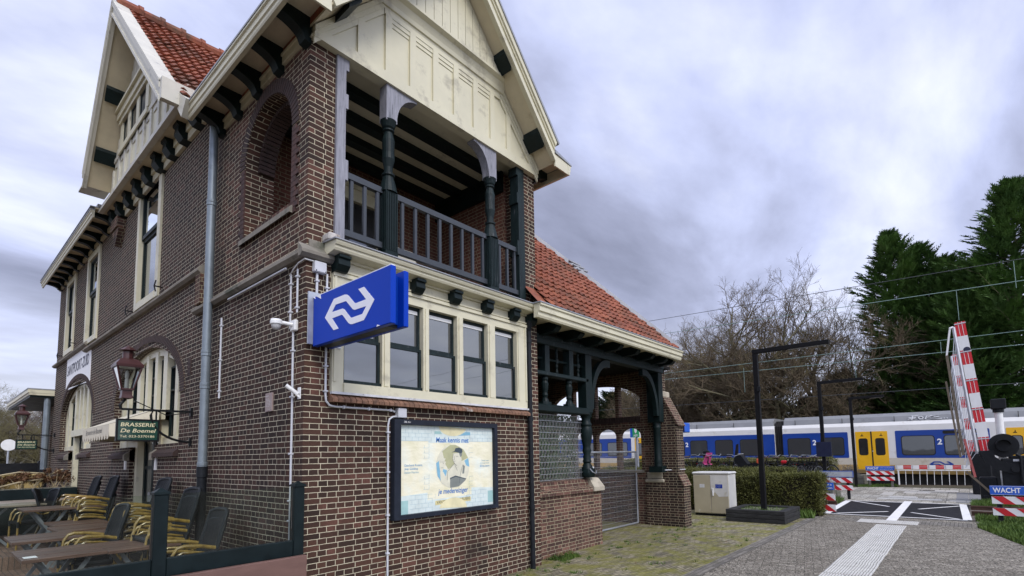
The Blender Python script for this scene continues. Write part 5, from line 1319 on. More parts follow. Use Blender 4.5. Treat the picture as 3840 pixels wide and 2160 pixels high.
# ================================================================= PROJECTING SIGN
sg_=thing('station_sign','blue projecting double box sign with a white arrow emblem, above the front windows','sign',(.2,-.05,2.8))
def tray(xf,th,y0,y1,z0,z1):
    return MB().box(xf,xf+th,y0,y1,z0,z1,.006)
f1=tray(.05,.055,-1.40,-.065,2.795,3.305).build('sign_box',M['blue'],sg_)
f2=tray(.215,.05,-1.36,-.065,2.80,3.305).build('sign_box',M['blue'],sg_)
MB().box(.106,.214,-1.27,-.10,2.83,3.27).build('sign_core',M['blue_edge'],sg_)
MB().box(.06,.10,-1.39,-.08,3.306,3.316).build('top_rail',M['pvc_white'],sg_); MB().box(.11,.14,-1.32,-1.28,3.2,3.33).build('top_rail',M['pvc_white'],sg_)
MB().box(.107,.213,-1.26,-.1,2.80,2.829).build('tray_bottom',M['black'],sg_)
MB().box(.0,.36,-.064,-.045,2.82,3.36).build('wall_plate',M['galv'],sg_)
lp=lambda p:(-.065-HG(p)[0]*(1.335/1.34),2.795+HG(p)[1])
M['sign_white']=simple('sign_white',(.80,.80,.84),.3,.04,3)
MB().plate([lp(p) for p in LOGO],[[lp(p) for p in HOLE]],YZ(.05),-.003,-.0005).build('emblem',M['sign_white'],f1)
pe=MB(); pe.plate([lp(p) for p in ((62,408),(80,400),(86,430))],[],YZ(.05),-.004,-.0005).plate([lp(p) for p in ((100,392),(152,372),(160,430))],[],YZ(.05),-.004,-.0005).plate([lp(p) for p in ((868,850),(880,822),(915,835))],[],YZ(.05),-.004,-.0005)
pe.build('peeled_corner',M['sign_white'],f1)

# ================================================================= POSTER CASE
pc=thing('poster_case','black framed poster case with a cream station poster on the front brick wall','poster case',(1.87,0,.95))
X0,X1,Z0,Z1=1.02,2.71,.955,2.105
M['frame']=simple('navy_black_frame',(.016,.020,.030),.4,.25,7,dirt=((.06,.06,.065),4,.66))
MB().plate(rect(X0,X1,Z0,Z1),[rect(X0+.09,X1-.055,Z0+.05,Z1-.06)],XZ(-.085),0,.085).box(X0+.005,X1-.005,-.02,-.001,Z0+.005,Z1-.005).build('frame',M['frame'],pc)
text_mesh('2082 .05-1','lettering',M['white'],pc,(X0+.13,-.085,Z1-.042),(1,0,0),(0,0,1),.09,.022,depth=.002)
px0,px1,pz0,pz1=X0+.092,X1-.057,Z0+.052,Z1-.062; PW=px1-px0; PH=pz1-pz0
m,t,b=nt('poster_paper'); P=pos(t); n_=noise(t,P,3.5,6,.6); r=ramp(t,[(.3,(.70,.67,.44)),(.5,(.82,.78,.58)),(.7,(.76,.80,.70))]); t.links.new(n_,r.inputs[0]); t.links.new(r.outputs[0],b.inputs['Base Color']); b.inputs['Roughness'].default_value=.35
mp_=mapv(t,P,(1.,1.,2.2),(0,.5,0)); h_=noise(t,mp_,4.5,3,.55); bump(t,b,h_,.35,.03); b.inputs['Coat Weight'].default_value=.35; b.inputs['Coat Roughness'].default_value=.06; M['paper']=m
pp=MB()
NX,NZ=40,28
q=random.Random(2)
for j in range(NZ):
    for i in range(NX):
        f=lambda a,c:(px0+PW*a/NX,-.035,pz0+PH*c/NZ); pp.quad(f(i,j),f(i+1,j),f(i+1,j+1),f(i,j+1))
po=pp.build('poster',M['paper'],pc)
PXY=lambda u,v:(px0+u*PW,pz0+v*PH)      # poster coordinates, v upwards
def flat(name,poly,mat,d,par=po): return MB().plate([PXY(*p) for p in poly],[],XZ(-.035-d),0,.0003).build(name,mat,par)
pm=lambda n,c:simple(n,c,.45,.12,8)
M['p_line']=pm('poster_tile_lines',(.30,.45,.50)); M['p_tile']=pm('poster_pale_tiles',(.62,.70,.66)); M['p_blue']=pm('poster_blue',(.20,.42,.55)); M['p_text']=pm('poster_text_blue',(.02,.15,.45)); M['p_tsoft']=pm('poster_text_soft',(.12,.30,.50)); M['p_yel']=pm('poster_yellow',(.66,.58,.28)); M['p_dark']=pm('poster_ink',(.05,.07,.085)); M['p_grey']=pm('poster_grey',(.20,.22,.20)); M['p_skin']=pm('poster_pale_skin',(.66,.64,.50)); M['p_olive']=pm('poster_olive',(.42,.42,.24)); M['p_teal']=pm('poster_teal',(.33,.52,.50)); M['p_cream']=pm('poster_cream',(.72,.66,.40))
# tile bands top and bottom, stepped tile edges
ln=MB(); d=.0012
def seg(a,c,w=.0016):
    A=PXY(*a);C=PXY(*c); ln.bar((A[0],-.035-d,A[1]),(C[0],-.035-d,C[1]),w*1.6,.0006,(0,1,0))
flat('tile_band',[(0,.82),(.28,.82),(.28,.80),(.72,.80),(.72,.82),(1,.82),(1,1),(0,1)],M['p_tile'],.0004); flat('tile_band',[(0,0),(1,0),(1,.22),(.74,.24),(.74,.15),(.27,.13),(.27,.22),(0,.20)],M['p_tile'],.0004)
for r_,v in enumerate((.82,.865,.91,.955)):
    seg((0,v),(.30,v)); seg((.68,v),(1,v)); 
    for i in range(5): u=.06+i*.062+(r_%2)*.03; seg((u,v),(u,min(1,v+.045))); seg((1-u,v),(1-u,min(1,v+.045)))
for r_,v in enumerate((.05,.10,.15,.20)):
    seg((.1,v),(.32,v)); seg((.68,v),(.92,v))
    for i in range(4): u=.12+i*.065+(r_%2)*.03; seg((u,v-.05),(u,v)); seg((1-u,v-.05),(1-u,v))
for v in (.26,.32,.38,.62,.68,.74): seg((.24-.01,v),(.285,v)); seg((.715,v),(.76,v)); seg((.285,v),(.285,v+.05)); seg((.715,v-.04),(.715,v)); seg((.24,v),(.24,v+.03))
ln.build('tile_lines',M['p_line'],po)
flat('corner_patch',[(0,0),(.085,0),(.085,.15),(0,.15)],M['p_teal'],.0016); flat('corner_patch',[(.935,.03),(1,.03),(1,.18),(.935,.18)],M['p_teal'],.0016)
el=lambda cx,cy,rx,ry,a0=0,a1=2*PI,n=28:[(cx+rx*math.cos(a0+(a1-a0)*i/n),cy+ry*math.sin(a0+(a1-a0)*i/n)) for i in range(n)]
flat('ornament',el(.535,1.0,.15,.115,PI,2*PI+.01,16),M['p_cream'],.0018); flat('ornament',el(.535,.0,.15,.135,0,PI+.01,16),M['p_cream'],.0030)
flat('ornament',[(.34,.905),(.42,.905),(.40,.94),(.34,.94)],M['p_teal'],.0016); flat('ornament',[(.58,.89),(.73,.90),(.73,.94),(.68,.94)],M['p_blue'],.0016)
fl=flat('caption_plate',[(.345,.065),(.73,.075),(.73,.125),(.345,.115)],M['p_yel'],.0016)
text_mesh('VAN DE MEDE  REISKRUIERS','lettering',M['p_dark'],po,(PXY(.36,.072)[0],-.0370,PXY(.36,.076)[1]),(1,0,.03),(0,0,1),PW*.36,PH*.038,depth=.0003)
text_mesh('Maak kennis met','lettering',M['p_text'],po,(PXY(.355,.805)[0],-.0362,PXY(.355,.805)[1]),(1,0,0),(0,0,1),PW*.355,PH*.062,bold=.014,shear=.12,depth=.0006)
text_mesh('je medereiziger','lettering',M['p_text'],po,(PXY(.375,.175)[0],-.0362,PXY(.375,.17)[1]),(1,0,0),(0,0,1),PW*.325,PH*.080,bold=.014,shear=.12,depth=.0006)
for s_,mt,u,v,w_,h_ in (('Geschenk Kruiers,','p_tsoft',.05,.525,.17,.032),('Jaap Gidding','p_tsoft',.05,.485,.125,.032),('Station Haarlem','p_line',.05,.45,.135,.026),('Ontdek meer','p_line',.86,.565,.095,.022),('verborgen kunst','p_line',.845,.53,.112,.024),('het.station','p_tsoft',.87,.495,.09,.024)):
    text_mesh(s_,'lettering',M[mt],po,(PXY(u,v)[0],-.0362,PXY(u,v)[1]),(1,0,0),(0,0,1),PW*w_,PH*h_,bold=.008,depth=.0005)
MB().plate([PXY(*p) for p in rrect(.845,.862,.493,.520,.004)],[[PXY(*p) for p in rrect(.849,.858,.498,.515,.003)]],XZ(-.0364),0,.0004).build('emblem',M['p_tsoft'],po)
# roundel with a generic porter
CX,CY,RX,RY=.535,.515,.182,.265
flat('roundel',el(CX,CY,RX,RY),M['p_skin'],.0016)
def inel(P): 
    o=[]
    for u,v in P:
        dx,dy=(u-CX)/RX,(v-CY)/RY; L_=math.hypot(dx,dy)
        if L_>1: dx,dy=dx/L_,dy/L_
        o.append((CX+dx*RX,CY+dy*RY))
    return o
for nm_,mt,P,d_ in (('background','p_olive',[(.42,.70),(.50,.79),(.56,.79),(.66,.74),(.71,.62),(.60,.56),(.48,.48),(.45,.55)],.0020),
 ('background','p_blue',[(.345,.56),(.40,.60),(.40,.50),(.47,.47),(.44,.33),(.40,.26),(.36,.40)],.0021),('background','p_blue',[(.66,.58),(.72,.62),(.72,.50),(.68,.52)],.0021),
 ('jacket','p_skin',[(.47,.45),(.55,.55),(.63,.56),(.70,.46),(.70,.36),(.62,.30),(.48,.30)],.0024),
 ('face','p_skin',[(.535,.67),(.61,.68),(.63,.60),(.62,.54),(.575,.52),(.545,.555),(.53,.60)],.0027),
 ('neck','p_skin',[(.575,.56),(.625,.58),(.635,.50),(.58,.46)],.0026),
 ('cap','p_dark',[(.515,.685),(.55,.70),(.56,.735),(.60,.745),(.635,.725),(.64,.69),(.62,.67),(.56,.69)],.0032),
 ('hair','p_grey',[(.60,.675),(.635,.69),(.632,.64),(.612,.625)],.0031),
 ('strap','p_grey',[(.645,.53),(.665,.51),(.655,.42),(.635,.42)],.0028),
 ('bag','p_grey',[(.50,.37),(.56,.395),(.68,.345),(.69,.29),(.60,.245),(.50,.25)],.0030),
 ('bag','p_dark',[(.50,.375),(.56,.40),(.685,.35),(.685,.338),(.56,.385),(.50,.36)],.0034),
 ('hand','p_skin',[(.39,.50),(.385,.57),(.395,.64),(.405,.64),(.405,.585),(.42,.645),(.43,.64),(.425,.58),(.445,.62),(.452,.61),(.435,.56),(.455,.58),(.458,.57),(.43,.50),(.42,.44),(.40,.44)],.0034),
 ('sleeve','p_skin',[(.395,.45),(.43,.45),(.47,.35),(.45,.28),(.40,.33)],.0031)):
    flat(nm_,inel(P),M[mt],d_)
ln=MB(); d=.0040
def sk_(*P):
    for a,c in zip(P[:-1],P[1:]): seg(a,c,.0020)
d=.0040
for P in ([(.535,.665),(.528,.60),(.545,.555),(.575,.52)],[(.54,.625),(.555,.632)],[(.565,.632),(.59,.636)],[(.545,.575),(.56,.578)],[(.55,.62),(.542,.598),(.55,.594)],[(.58,.46),(.55,.54)],[(.60,.30),(.61,.40),(.64,.53)],[(.47,.45),(.55,.55)],[(.47,.35),(.47,.45)],[(.40,.50),(.43,.50)],[(.405,.585),(.404,.56)],[(.425,.58),(.422,.555)],[(.62,.69),(.545,.695)],[(.435,.56),(.43,.545)]): sk_(*P)
ln.build('ink_lines',M['p_dark'],po)

# ================================================================= PIPES, CAMERA, SMALL WALL FITTINGS
def conduit(pts,label,r=.014,clips=()):
    o=MB().tube(pts,r,8); root=tag(o.build('conduit',M['pvc']),label,'conduit','grey cable conduits on the brick walls'); autosmooth(root)
    for (x,y,z,ax) in clips:
        c=MB(); 
        if ax=='z': c.box(x-.021,x+.021,y-.02,y+.02,z-.010,z+.010,.004)
        else: c.box(x-.010,x+.010,y-.018,y+.018,z-.018,z+.018,.004)
        c.build('pipe_clip',M['pvc'],root)
    return root
conduit([(-.025,.27,3.60),(-.025,.27,3.02)],'short grey conduit above the dome camera',.0105,[(-.025,.27,3.5,'z'),(-.025,.27,3.2,'z')])
conduit([(-.025,.125,3.63),(-.025,.125,3.17)],'grey conduit nearest the building corner under the string course',.0105,[(-.025,.125,3.55,'z'),(-.025,.125,3.22,'z')])
conduit([(-.025,.20,2.98),(-.025,.19,2.2),(-.025,.187,.0)],'long grey conduit running from the dome camera to the ground',.0115,[(-.025,.197,z,'z') for z in (2.78,2.3,1.72,1.25,1.05)])
conduit([(-.03,2.17,3.50),(-.03,2.17,2.46)],'thin grey conduit beside the zinc downpipe',.012,[(-.03,2.17,z,'z') for z in (3.4,2.95,2.55)])
conduit([(-.055,.33,3.68),(-.055,1.9,3.68)],'horizontal shiny conduit under the string course',.012)
conduit([(.215,-.025,3.60),(.215,-.025,2.335),(.222,-.028,2.26),(.26,-.03,2.215),(.33,-.03,2.205),(1.02,-.03,2.205),(1.06,-.03,2.19)],'grey conduit running down the front and below the window sill',.0115,[(.215,-.025,3.45,'z'),(.215,-.025,2.62,'z'),(.215,-.025,2.36,'z'),(.42,-.03,2.205,'x'),(.72,-.03,2.205,'x'),(1.0,-.03,2.205,'x')])
conduit([(1.10,-.03,2.14),(1.03,-.03,2.13),(.985,-.03,2.10),(.97,-.03,2.03),(.97,-.03,0)],'grey conduit dropping to the ground left of the poster case',.0115,[(.97,-.03,z,'z') for z in (1.95,1.5,1.02,.6,.25)])
conduit([(.105,-.025,3.58),(.105,-.025,3.2)],'short grey conduit between junction box and blue sign',.013,[(.105,-.025,3.5,'z'),(.105,-.025,3.34,'z')])
jb=MB().box(.06,.19,-.07,-.001,3.585,3.70,.008).build('junction_box',M['pvc']); tag(jb,'grey junction box at the corner under the stone string course','junction box')
for dx in (.015,.115): MB().tube([(.06+dx,-.072,3.60),(.06+dx,-.07,3.60)],.006,8).build('screw',M['black'],jb)
tag(MB().box(1.08,1.20,-.075,-.001,2.12,2.235,.008).build('junction_box',M['pvc']),'grey junction box on top of the poster case','junction box')
tag(MB().tube([(.1,-.03,3.70),(-.03,-.03,3.70),(-.035,.1,3.685),(-.035,.2,3.645),(-.03,.3,3.60),(-.03,.26,3.60)],.007,6).build('cable',M['pvc_white']),'thin white cable curling round the corner to the junction box','cable')
cv_=thing('dome_camera','white dome security camera on a short arm on the side wall','camera',(-.05,.22,3.05))
MB().box(-.045,-.001,.13,.24,2.98,3.10,.012).build('mounting_box',M['pvc_white'],cv_)
MB().tube([(-.04,.19,3.05),(-.14,.22,3.06)],.02,10).lathe([(.02,.04),(.05,.036),(.058,.015),(.058,-.012),(.048,-.02)],(-.185,.23,3.05),18).build('arm',M['pvc_white'],cv_)
autosmooth(MB().lathe([(.047,-.02),(.042,-.045),(.025,-.066),(.006,-.073)],(-.185,.23,3.05),18).build('dome',simple('camera_dome',(.5,.5,.5),.15,.05),cv_))
s_=thing('wall_spotlight','white tilted cylindrical fitting on a square plate on side wall','light',(-.03,.1,2.35))
MB().box(-.012,-.001,.05,.11,2.27,2.39,.004).build('wall_plate',M['pvc_white'],s_); MB().tube([(-.02,.085,2.32),(-.125,.12,2.405)],.021,12).bar((-.005,.08,2.29),(-.07,.10,2.36),.03,.02).build('housing',M['pvc_white'],s_)
pq=MB().box(-.02,-.001,.67,.84,2.19,2.395,.004).build('wall_plaque',simple('taupe_plaque',(.28,.21,.19),.4,.05)); tag(pq,'small taupe information plaque on the side wall','plaque')
text_mesh('SANTPOORT','lettering',M['white'],pq,(-.021,.825,2.355),(0,-1,0),(0,0,1),.08,.011,depth=.001)
for i,w_ in enumerate((.085,.12,.115,.12,.11,.115)): text_mesh('het station is gebouwd','lettering',M['white'],pq,(-.021,.82,2.325-.016*i),(0,-1,0),(0,0,1),w_,.008,depth=.001)
MB().bar((-.0215,.82,2.205),(-.0215,.72,2.208),.003,.001).bar((-.0215,.72,2.208),(-.0215,.70,2.222),.003,.001).build('emblem',M['white'],pq)

# ================================================================= LANTERNS WITH HANGING SIGNS
M['lan']=simple('oxblood_lantern',(.055,.018,.017),.35,.2,6); M['iron']=simple('black_wrought_iron',(.010,.011,.012),.45,.25,9)
M['sgreen']=simple('bottle_green_board',(.004,.045,.028),.3,.1,3,coat=.4); M['letter']=simple('pale_cream_lettering',(.72,.66,.42),.4,.06)
M['lglass']=clearglass('lantern_glass',(.72,.74,.72)); M['bulb']=simple('white_bulb',(.75,.74,.68),.3,.04)
def lantern(y,L,zt,zs0,zs1,s0,s1,lab1,lab2):
    r=thing('wall_lantern',lab1,'lantern',(0,y,zt),'oxblood lanterns on iron wall brackets')
    xl=-L
    br=MB().bar((0,y,zt),(xl,y,zt),.022,.028).box(-.03,.0,y-.03,y+.03,zt-.06,zt+.06).box(-.03,0,y-.02,y+.02,zt-.48,zt-.36)
    P=[(-.02-.46*math.sin(t)*1.0,y,zt-.42+.36*(1-math.cos(t))) for t in [PI/2*i/10 for i in range(11)]]
    br.tube(P,.016,8).tube([P[-1],(P[-1][0]+.02,y,P[-1][2]+.05),(P[-1][0]-.01,y,zt-.01)],.012,6)
    for x in (xl+.08,-.42 if s1>-.41 else s1-.08): br.bar((x,y,zt),(x,y,zs1),.018,.018)
    br.tube([(xl,y,zt),(xl-.015,y,zt+.05),(xl+.02,y,zt+.10),(xl+.04,y,zt+.13)],.016,8)
    br.build('bracket',M['iron'],r)
    cx=xl+.045; z=zt+.13
    MB().tube([(cx+.02,y,z+.12),(cx+.10,y,z-.02),(-.30,y+.01,zt-.06),(-.08,y,zt-.02),(-.01,y,zt+.03)],.007,6).build('cable',M['iron'],r)
    w0,w1,h=.062,.128,.29
    b=MB().lathe([(.05,0),(.088,.01),(.075,.06),(.075,.12),(.088,.125)],(cx,y,z),4); b.build('base',M['lan'],r)
    zb=z+.125; fr=MB()
    for a,c in ((-1,-1),(1,-1),(1,1),(-1,1)):
        fr.bar((cx+a*w0,y+c*w0,zb),(cx+a*w1,y+c*w1,zb+h),.016,.016)
    for zz,ww in ((zb,w0),(zb+h,w1)):
        for a,c,e,f in ((-1,-1,1,-1),(1,-1,1,1),(1,1,-1,1),(-1,1,-1,-1)): fr.bar((cx+a*ww,y+c*ww,zz),(cx+e*ww,y+f*ww,zz),.02,.02)
    fr.build('frame',M['lan'],r)
    gl_=MB()
    for a,c,e,f in ((-1,-1,1,-1),(1,-1,1,1),(1,1,-1,1),(-1,1,-1,-1)): gl_.quad((cx+a*w0,y+c*w0,zb),(cx+e*w0,y+f*w0,zb),(cx+e*w1,y+f*w1,zb+h),(cx+a*w1,y+c*w1,zb+h))
    gl_.build('lantern_glass',M['lglass'],r)
    autosmooth(MB().lathe([(.022,0),(.022,.14),(.016,.15),(.022,.17),(.024,.21),(.015,.25),(.002,.265)],(cx,y,zb-.01),12).build('bulb',M['bulb'],r))
    q2=1.414
    MB().lathe([(w1*q2+.02,-.005),(w1*q2+.025,.025),(w1*q2*.93,.06),(w1*q2*.75,.095),(.07,.115),(.06,.12)],(cx,y,zb+h),4).build('hood',M['lan'],r)
    MB().lathe([(.058,0),(.058,.09),(.09,.095),(.105,.105),(.05,.145),(.012,.165),(.006,.18)],(cx,y,zb+h+.115),10).build('chimney',M['lan'],r)
    # hanging sign: rests from the bracket, a thing of its own
    sgn=thing('hanging_sign',lab2,'sign',((s0+s1)/2,y,zs0),'green hanging brasserie signs')
    bd_=MB().box(s0+.02,s1-.02,y-.012,y+.012,zs0+.02,zs1-.02).build('board',M['sgreen'],sgn)
    MB().plate(rect(s0,s1,zs0,zs1),[rect(s0+.02,s1-.02,zs0+.02,zs1-.02)],XZ(y),-.02,.02).build('frame',M['iron'],sgn)
    W_=s1-s0; H_=zs1-zs0
    for tx,u,v,w_,h_,sh,bo in (('BRASSERIE',.10,.66,.80,.17,.12,.012),('De Boemel',.10,.39,.82,.17,.25,.01),('Tel: 023-5370186',.09,.17,.80,.105,.05,.006)):
        text_mesh(tx,'lettering',M['letter'],bd_,(s0+W_*u,y-.0125,zs0+H_*v),(1,0,0),(0,0,1),W_*w_,H_*h_,shear=sh,bold=bo,depth=.002)
lantern(3.24,.80,2.36,1.945,2.235,-.845,-.382,'oxblood glass lantern on the nearer iron wall bracket','green BRASSERIE De Boemel sign hanging under the nearer lantern')
lantern(14.34,.73,2.49,2.10,2.365,-.775,-.35,'oxblood glass lantern on the far iron wall bracket beside the sky','green BRASSERIE De Boemel sign hanging under the far lantern')
# awning over the brasserie door
M['canvas']=simple('cream_awning_canvas',(.62,.57,.44),.7,.08,3,dirt=((.48,.43,.33),2.2,.58))
aw=thing('awning','cream canvas door awning with scalloped valance lettered in script','awning',(-.3,6.,2.3))
ya0,ya1=4.98,6.92
MB().quad((-.02,4.72,2.53),(-.02,7.2,2.53),(-.58,ya1,2.275),(-.58,ya0,2.275)).quad((-.02,4.72,2.515),(-.02,7.2,2.515),(-.58,ya1,2.26),(-.58,ya0,2.26)).build('canvas',M['canvas'],aw)
for y_ in (ya0,ya1): MB().quad((-.02,4.72 if y_<6 else 7.2,2.52),(-.58,y_,2.27),(-.58,y_,2.08),(-.02,4.72 if y_<6 else 7.2,2.06)).build('side_flap',M['canvas'],aw)
vl=[(ya0,2.27),(ya1,2.27)]; k=11; sc=(ya1-ya0)/k
for i in range(k):
    y1_=ya1-i*sc; vl+=[(y1_,2.13),(y1_-.02,2.09)]+[(y1_-sc/2+(sc/2-.03)*math.cos(t),2.09-.055*math.sin(t)) for t in [PI*j/6 for j in range(0,7)]]+[(y1_-sc+.02,2.09)]
vl.append((ya0,2.13))
v_=MB().plate(vl,[],YZ(-.585),0,.006).build('valance',M['canvas'],aw)
text_mesh('Brasserie de Boemel','lettering',simple('awning_script',(.16,.15,.13),.6,.1),v_,(-.586,6.62,2.155),(0,-1,0),(0,0,1),1.2,.085,shear=.3,depth=.003)
# small objects left on the balcony
tag(MB().plate([(1.55+.0,3.95),(2.05,3.95),(2.05+.02,4.0)]+[(2.05+(.03 if i%2 else -.01),4.0+.045*i) for i in range(1,15)]+[(1.55+(-.03 if i%2 else .01),4.0+.045*i) for i in range(14,0,-1)],[[(1.78+.025*math.cos(t),z+.025*math.sin(t)) for t in [2*PI*k/8 for k in range(8)]] for z in (4.3,4.42)],XZ(.9),0,.12).build('stacked_panel',M['cream_old']),'pale notched ornamental panel leaning behind the balcony railing','panel')
tag(MB().box(1.70,1.95,.18,.30,3.93,4.0,.01).box(1.72,1.93,.17,.31,4.0,4.05,.02).build('tool_case',M['pvc']),'small grey case lying on the balcony edge','case')
tag(MB().box(2.84,2.98,.15,.3,3.93,4.10,.02).build('storage_box',M['pvc_white']),'white box standing behind the balcony post','box')
# ================================================================= TERRACE WINDBREAK
FY=-.12
wb=thing('windscreen_fence','dark green low terrace fence with glass panes between capped posts','fence',(-1.2,FY,0))
def post(x,w=.095):
    m=MB().box(x-w/2,x+w/2,FY-w/2,FY+w/2,-.02,1.405,.006).build('post',M['fence_green'],wb)
    MB().lathe([(w*.82,0),(w*.82,.018),(w*.5,.03),(.01,.05)],(x,FY,1.405),4).build('post_cap',M['fence_green'],m)
for x in (-.10,-1.20,-2.30): post(x)
for a,b in ((-.148,-1.152),(-1.248,-2.252),(-2.348,-3.4)):
    a,b=b,a
    MB().box(a,b,FY-.036,FY+.036,.76,.905,.006).build('rail',M['fence_green'],wb); MB().box(a,b,FY-.035,FY+.035,.05,.16,.006).build('rail',M['fence_green'],wb)
    MB().box(a,b,FY-.012,FY+.012,.16,.76).build('lower_panel',M['fence_green'],wb)
    for c in (a,b-.05): MB().box(c,c+.05,FY-.025,FY+.025,.16,.76).build('panel_moulding',M['fence_green'],wb)
    MB().box(a+.005,b-.005,FY-.004,FY+.004,.906,1.405).build('glass_pane',M['clear'],wb)
M['redboard']=simple('red_brown_painted_board',(.145,.078,.062),.55,.18,3,dirt=((.36,.27,.19),7,.68),stretch=(1,1,4),bmp=.1)
tag(MB().box(-1.9,-.085,-.30,-.235,.02,.778,.004).build('board',M['redboard']),'reddish brown painted board standing against the outside of terrace fence','board')
# ================================================================= TABLES
def woodmat(name,c1,c2,c3):
    m,t,b=nt(name); P=objc(t); V=mapv(t,P,(1.2,26,26)); f=noise(t,V,1.4,6,.6); r=ramp(t,[(.25,c1),(.5,c2),(.75,c3)]); t.links.new(f,r.inputs[0])
    f2=noise(t,P,3,5,.6); r2=ramp(t,[(.3,.72),(.7,1.2)]); t.links.new(f2,r2.inputs[0]); c=mixc(t,1.,r.outputs[0],r2.outputs[0],'MULTIPLY')
    t.links.new(c,b.inputs['Base Color']); b.inputs['Roughness'].default_value=.42; bump(t,b,f,.3,.004); return m
M['wood']=woodmat('wet_brown_table_wood',(.045,.024,.017),(.11,.060,.042),(.19,.115,.085)); M['wood_grey']=woodmat('grey_weathered_table_wood',(.16,.13,.095),(.27,.225,.17),(.36,.31,.25)); M['leg']=simple('grey_metal_leg',(.20,.215,.23),.5,.2,6,metal=.4)
def make_table(label,L,Wd,mat,grp):
    r=thing('terrace_table',label,'table',(0,0,0),grp); h=.73
    n=max(3,int(Wd/.14)); pw=Wd/n; m=MB()
    for i in range(n): m.box(-L/2,L/2,-Wd/2+i*pw+.002,-Wd/2+(i+1)*pw-.002,h-.035,h+random.Random(i).uniform(-.002,.002),.004)
    m.build('tabletop',mat,r,world=False)
    for y in (-Wd*.36,Wd*.36):
        MB().bar((-L*.33,y,0),(L*.30,y,h-.05),.018,.04).bar((L*.33,y+.02,0),(-L*.30,y+.02,h-.05),.018,.04).build('leg',M['leg'],r,world=False)
    MB().bar((-L*.30,-Wd*.38,h-.05),(-L*.30,Wd*.38,h-.05),.03,.03).bar((L*.30,-Wd*.38,h-.05),(L*.30,Wd*.38,h-.05),.03,.03).build('apron',M['leg'],r,world=False)
    return r
TG='wooden folding tables on the terrace'
T0=make_table('brown folding table nearest the glass fence with a torn white label',.665,.88,M['wood'],TG); T0.location=(-1.41,2.52,0)
tag(MB().box(-1.72,-1.62,2.18,2.32,.735,.737).build('paper_label',M['white']),'scrap of white paper stuck on the nearest table','paper')
for x,y,z,rz,lb in ((-.755,2.46,0,0,'brown folding table behind the middle fence post'),(-1.33,4.28,0,0,'brown folding table in the second row at the left picture edge'),(-.62,4.05,0,0,'brown folding table beneath the middle cane armchair'),(-.72,6.15,0,.02,'brown planked table beside the tall chair stack'),(-.80,5.15,0,.02,'brown planked table just before the tall chair stack'),(-.95,7.2,.2,0,'narrow brown table in the third row, left'),(-.28,7.15,.2,0,'narrow brown table in the third row, against the chairs')):
    dup(T0,(x,y,z),rz,lb)
T1=make_table('grey weathered plank table at the left picture edge before the planter',.95,1.9,M['wood_grey'],TG); T1.location=(-1.62,9.15,.22)
dup(T1,(-.68,9.15,.22),0,'grey weathered plank table next to the black planter and cane chairs')
# ================================================================= CANE ARMCHAIRS
def canemat():
    m,t,b=nt('ochre_bamboo_cane'); P=objc(t); f=noise(t,P,14,5,.6); r=ramp(t,[(.3,(.13,.08,.015)),(.55,(.27,.175,.038)),(.75,(.38,.27,.075))]); t.links.new(f,r.inputs[0]); t.links.new(r.outputs[0],b.inputs['Base Color']); b.inputs['Roughness'].default_value=.3; b.inputs['Coat Weight'].default_value=.3; return m
def wevemat():
    m,t,b=nt('black_woven_cane'); P=objc(t); a=N(t,'ShaderNodeTexWave',Scale=26.); a.bands_direction='Y'; t.links.new(P,a.inputs[0]); c=N(t,'ShaderNodeTexWave',Scale=26.); c.bands_direction='Z'; t.links.new(P,c.inputs[0])
    h=math_(t,'MULTIPLY',a.outputs['Fac'],c.outputs['Fac']); r=ramp(t,[(.1,(.004,.005,.006)),(.6,(.016,.019,.023))]); t.links.new(h,r.inputs[0]); t.links.new(r.outputs[0],b.inputs['Base Color']); b.inputs['Roughness'].default_value=.55; b.inputs['Specular IOR Level'].default_value=.2; bump(t,b,h,.6,.006); return m
M['cane']=canemat(); M['weave']=wevemat(); M['wrap']=simple('black_cane_wrapping',(.012,.015,.018),.4,.3,20)
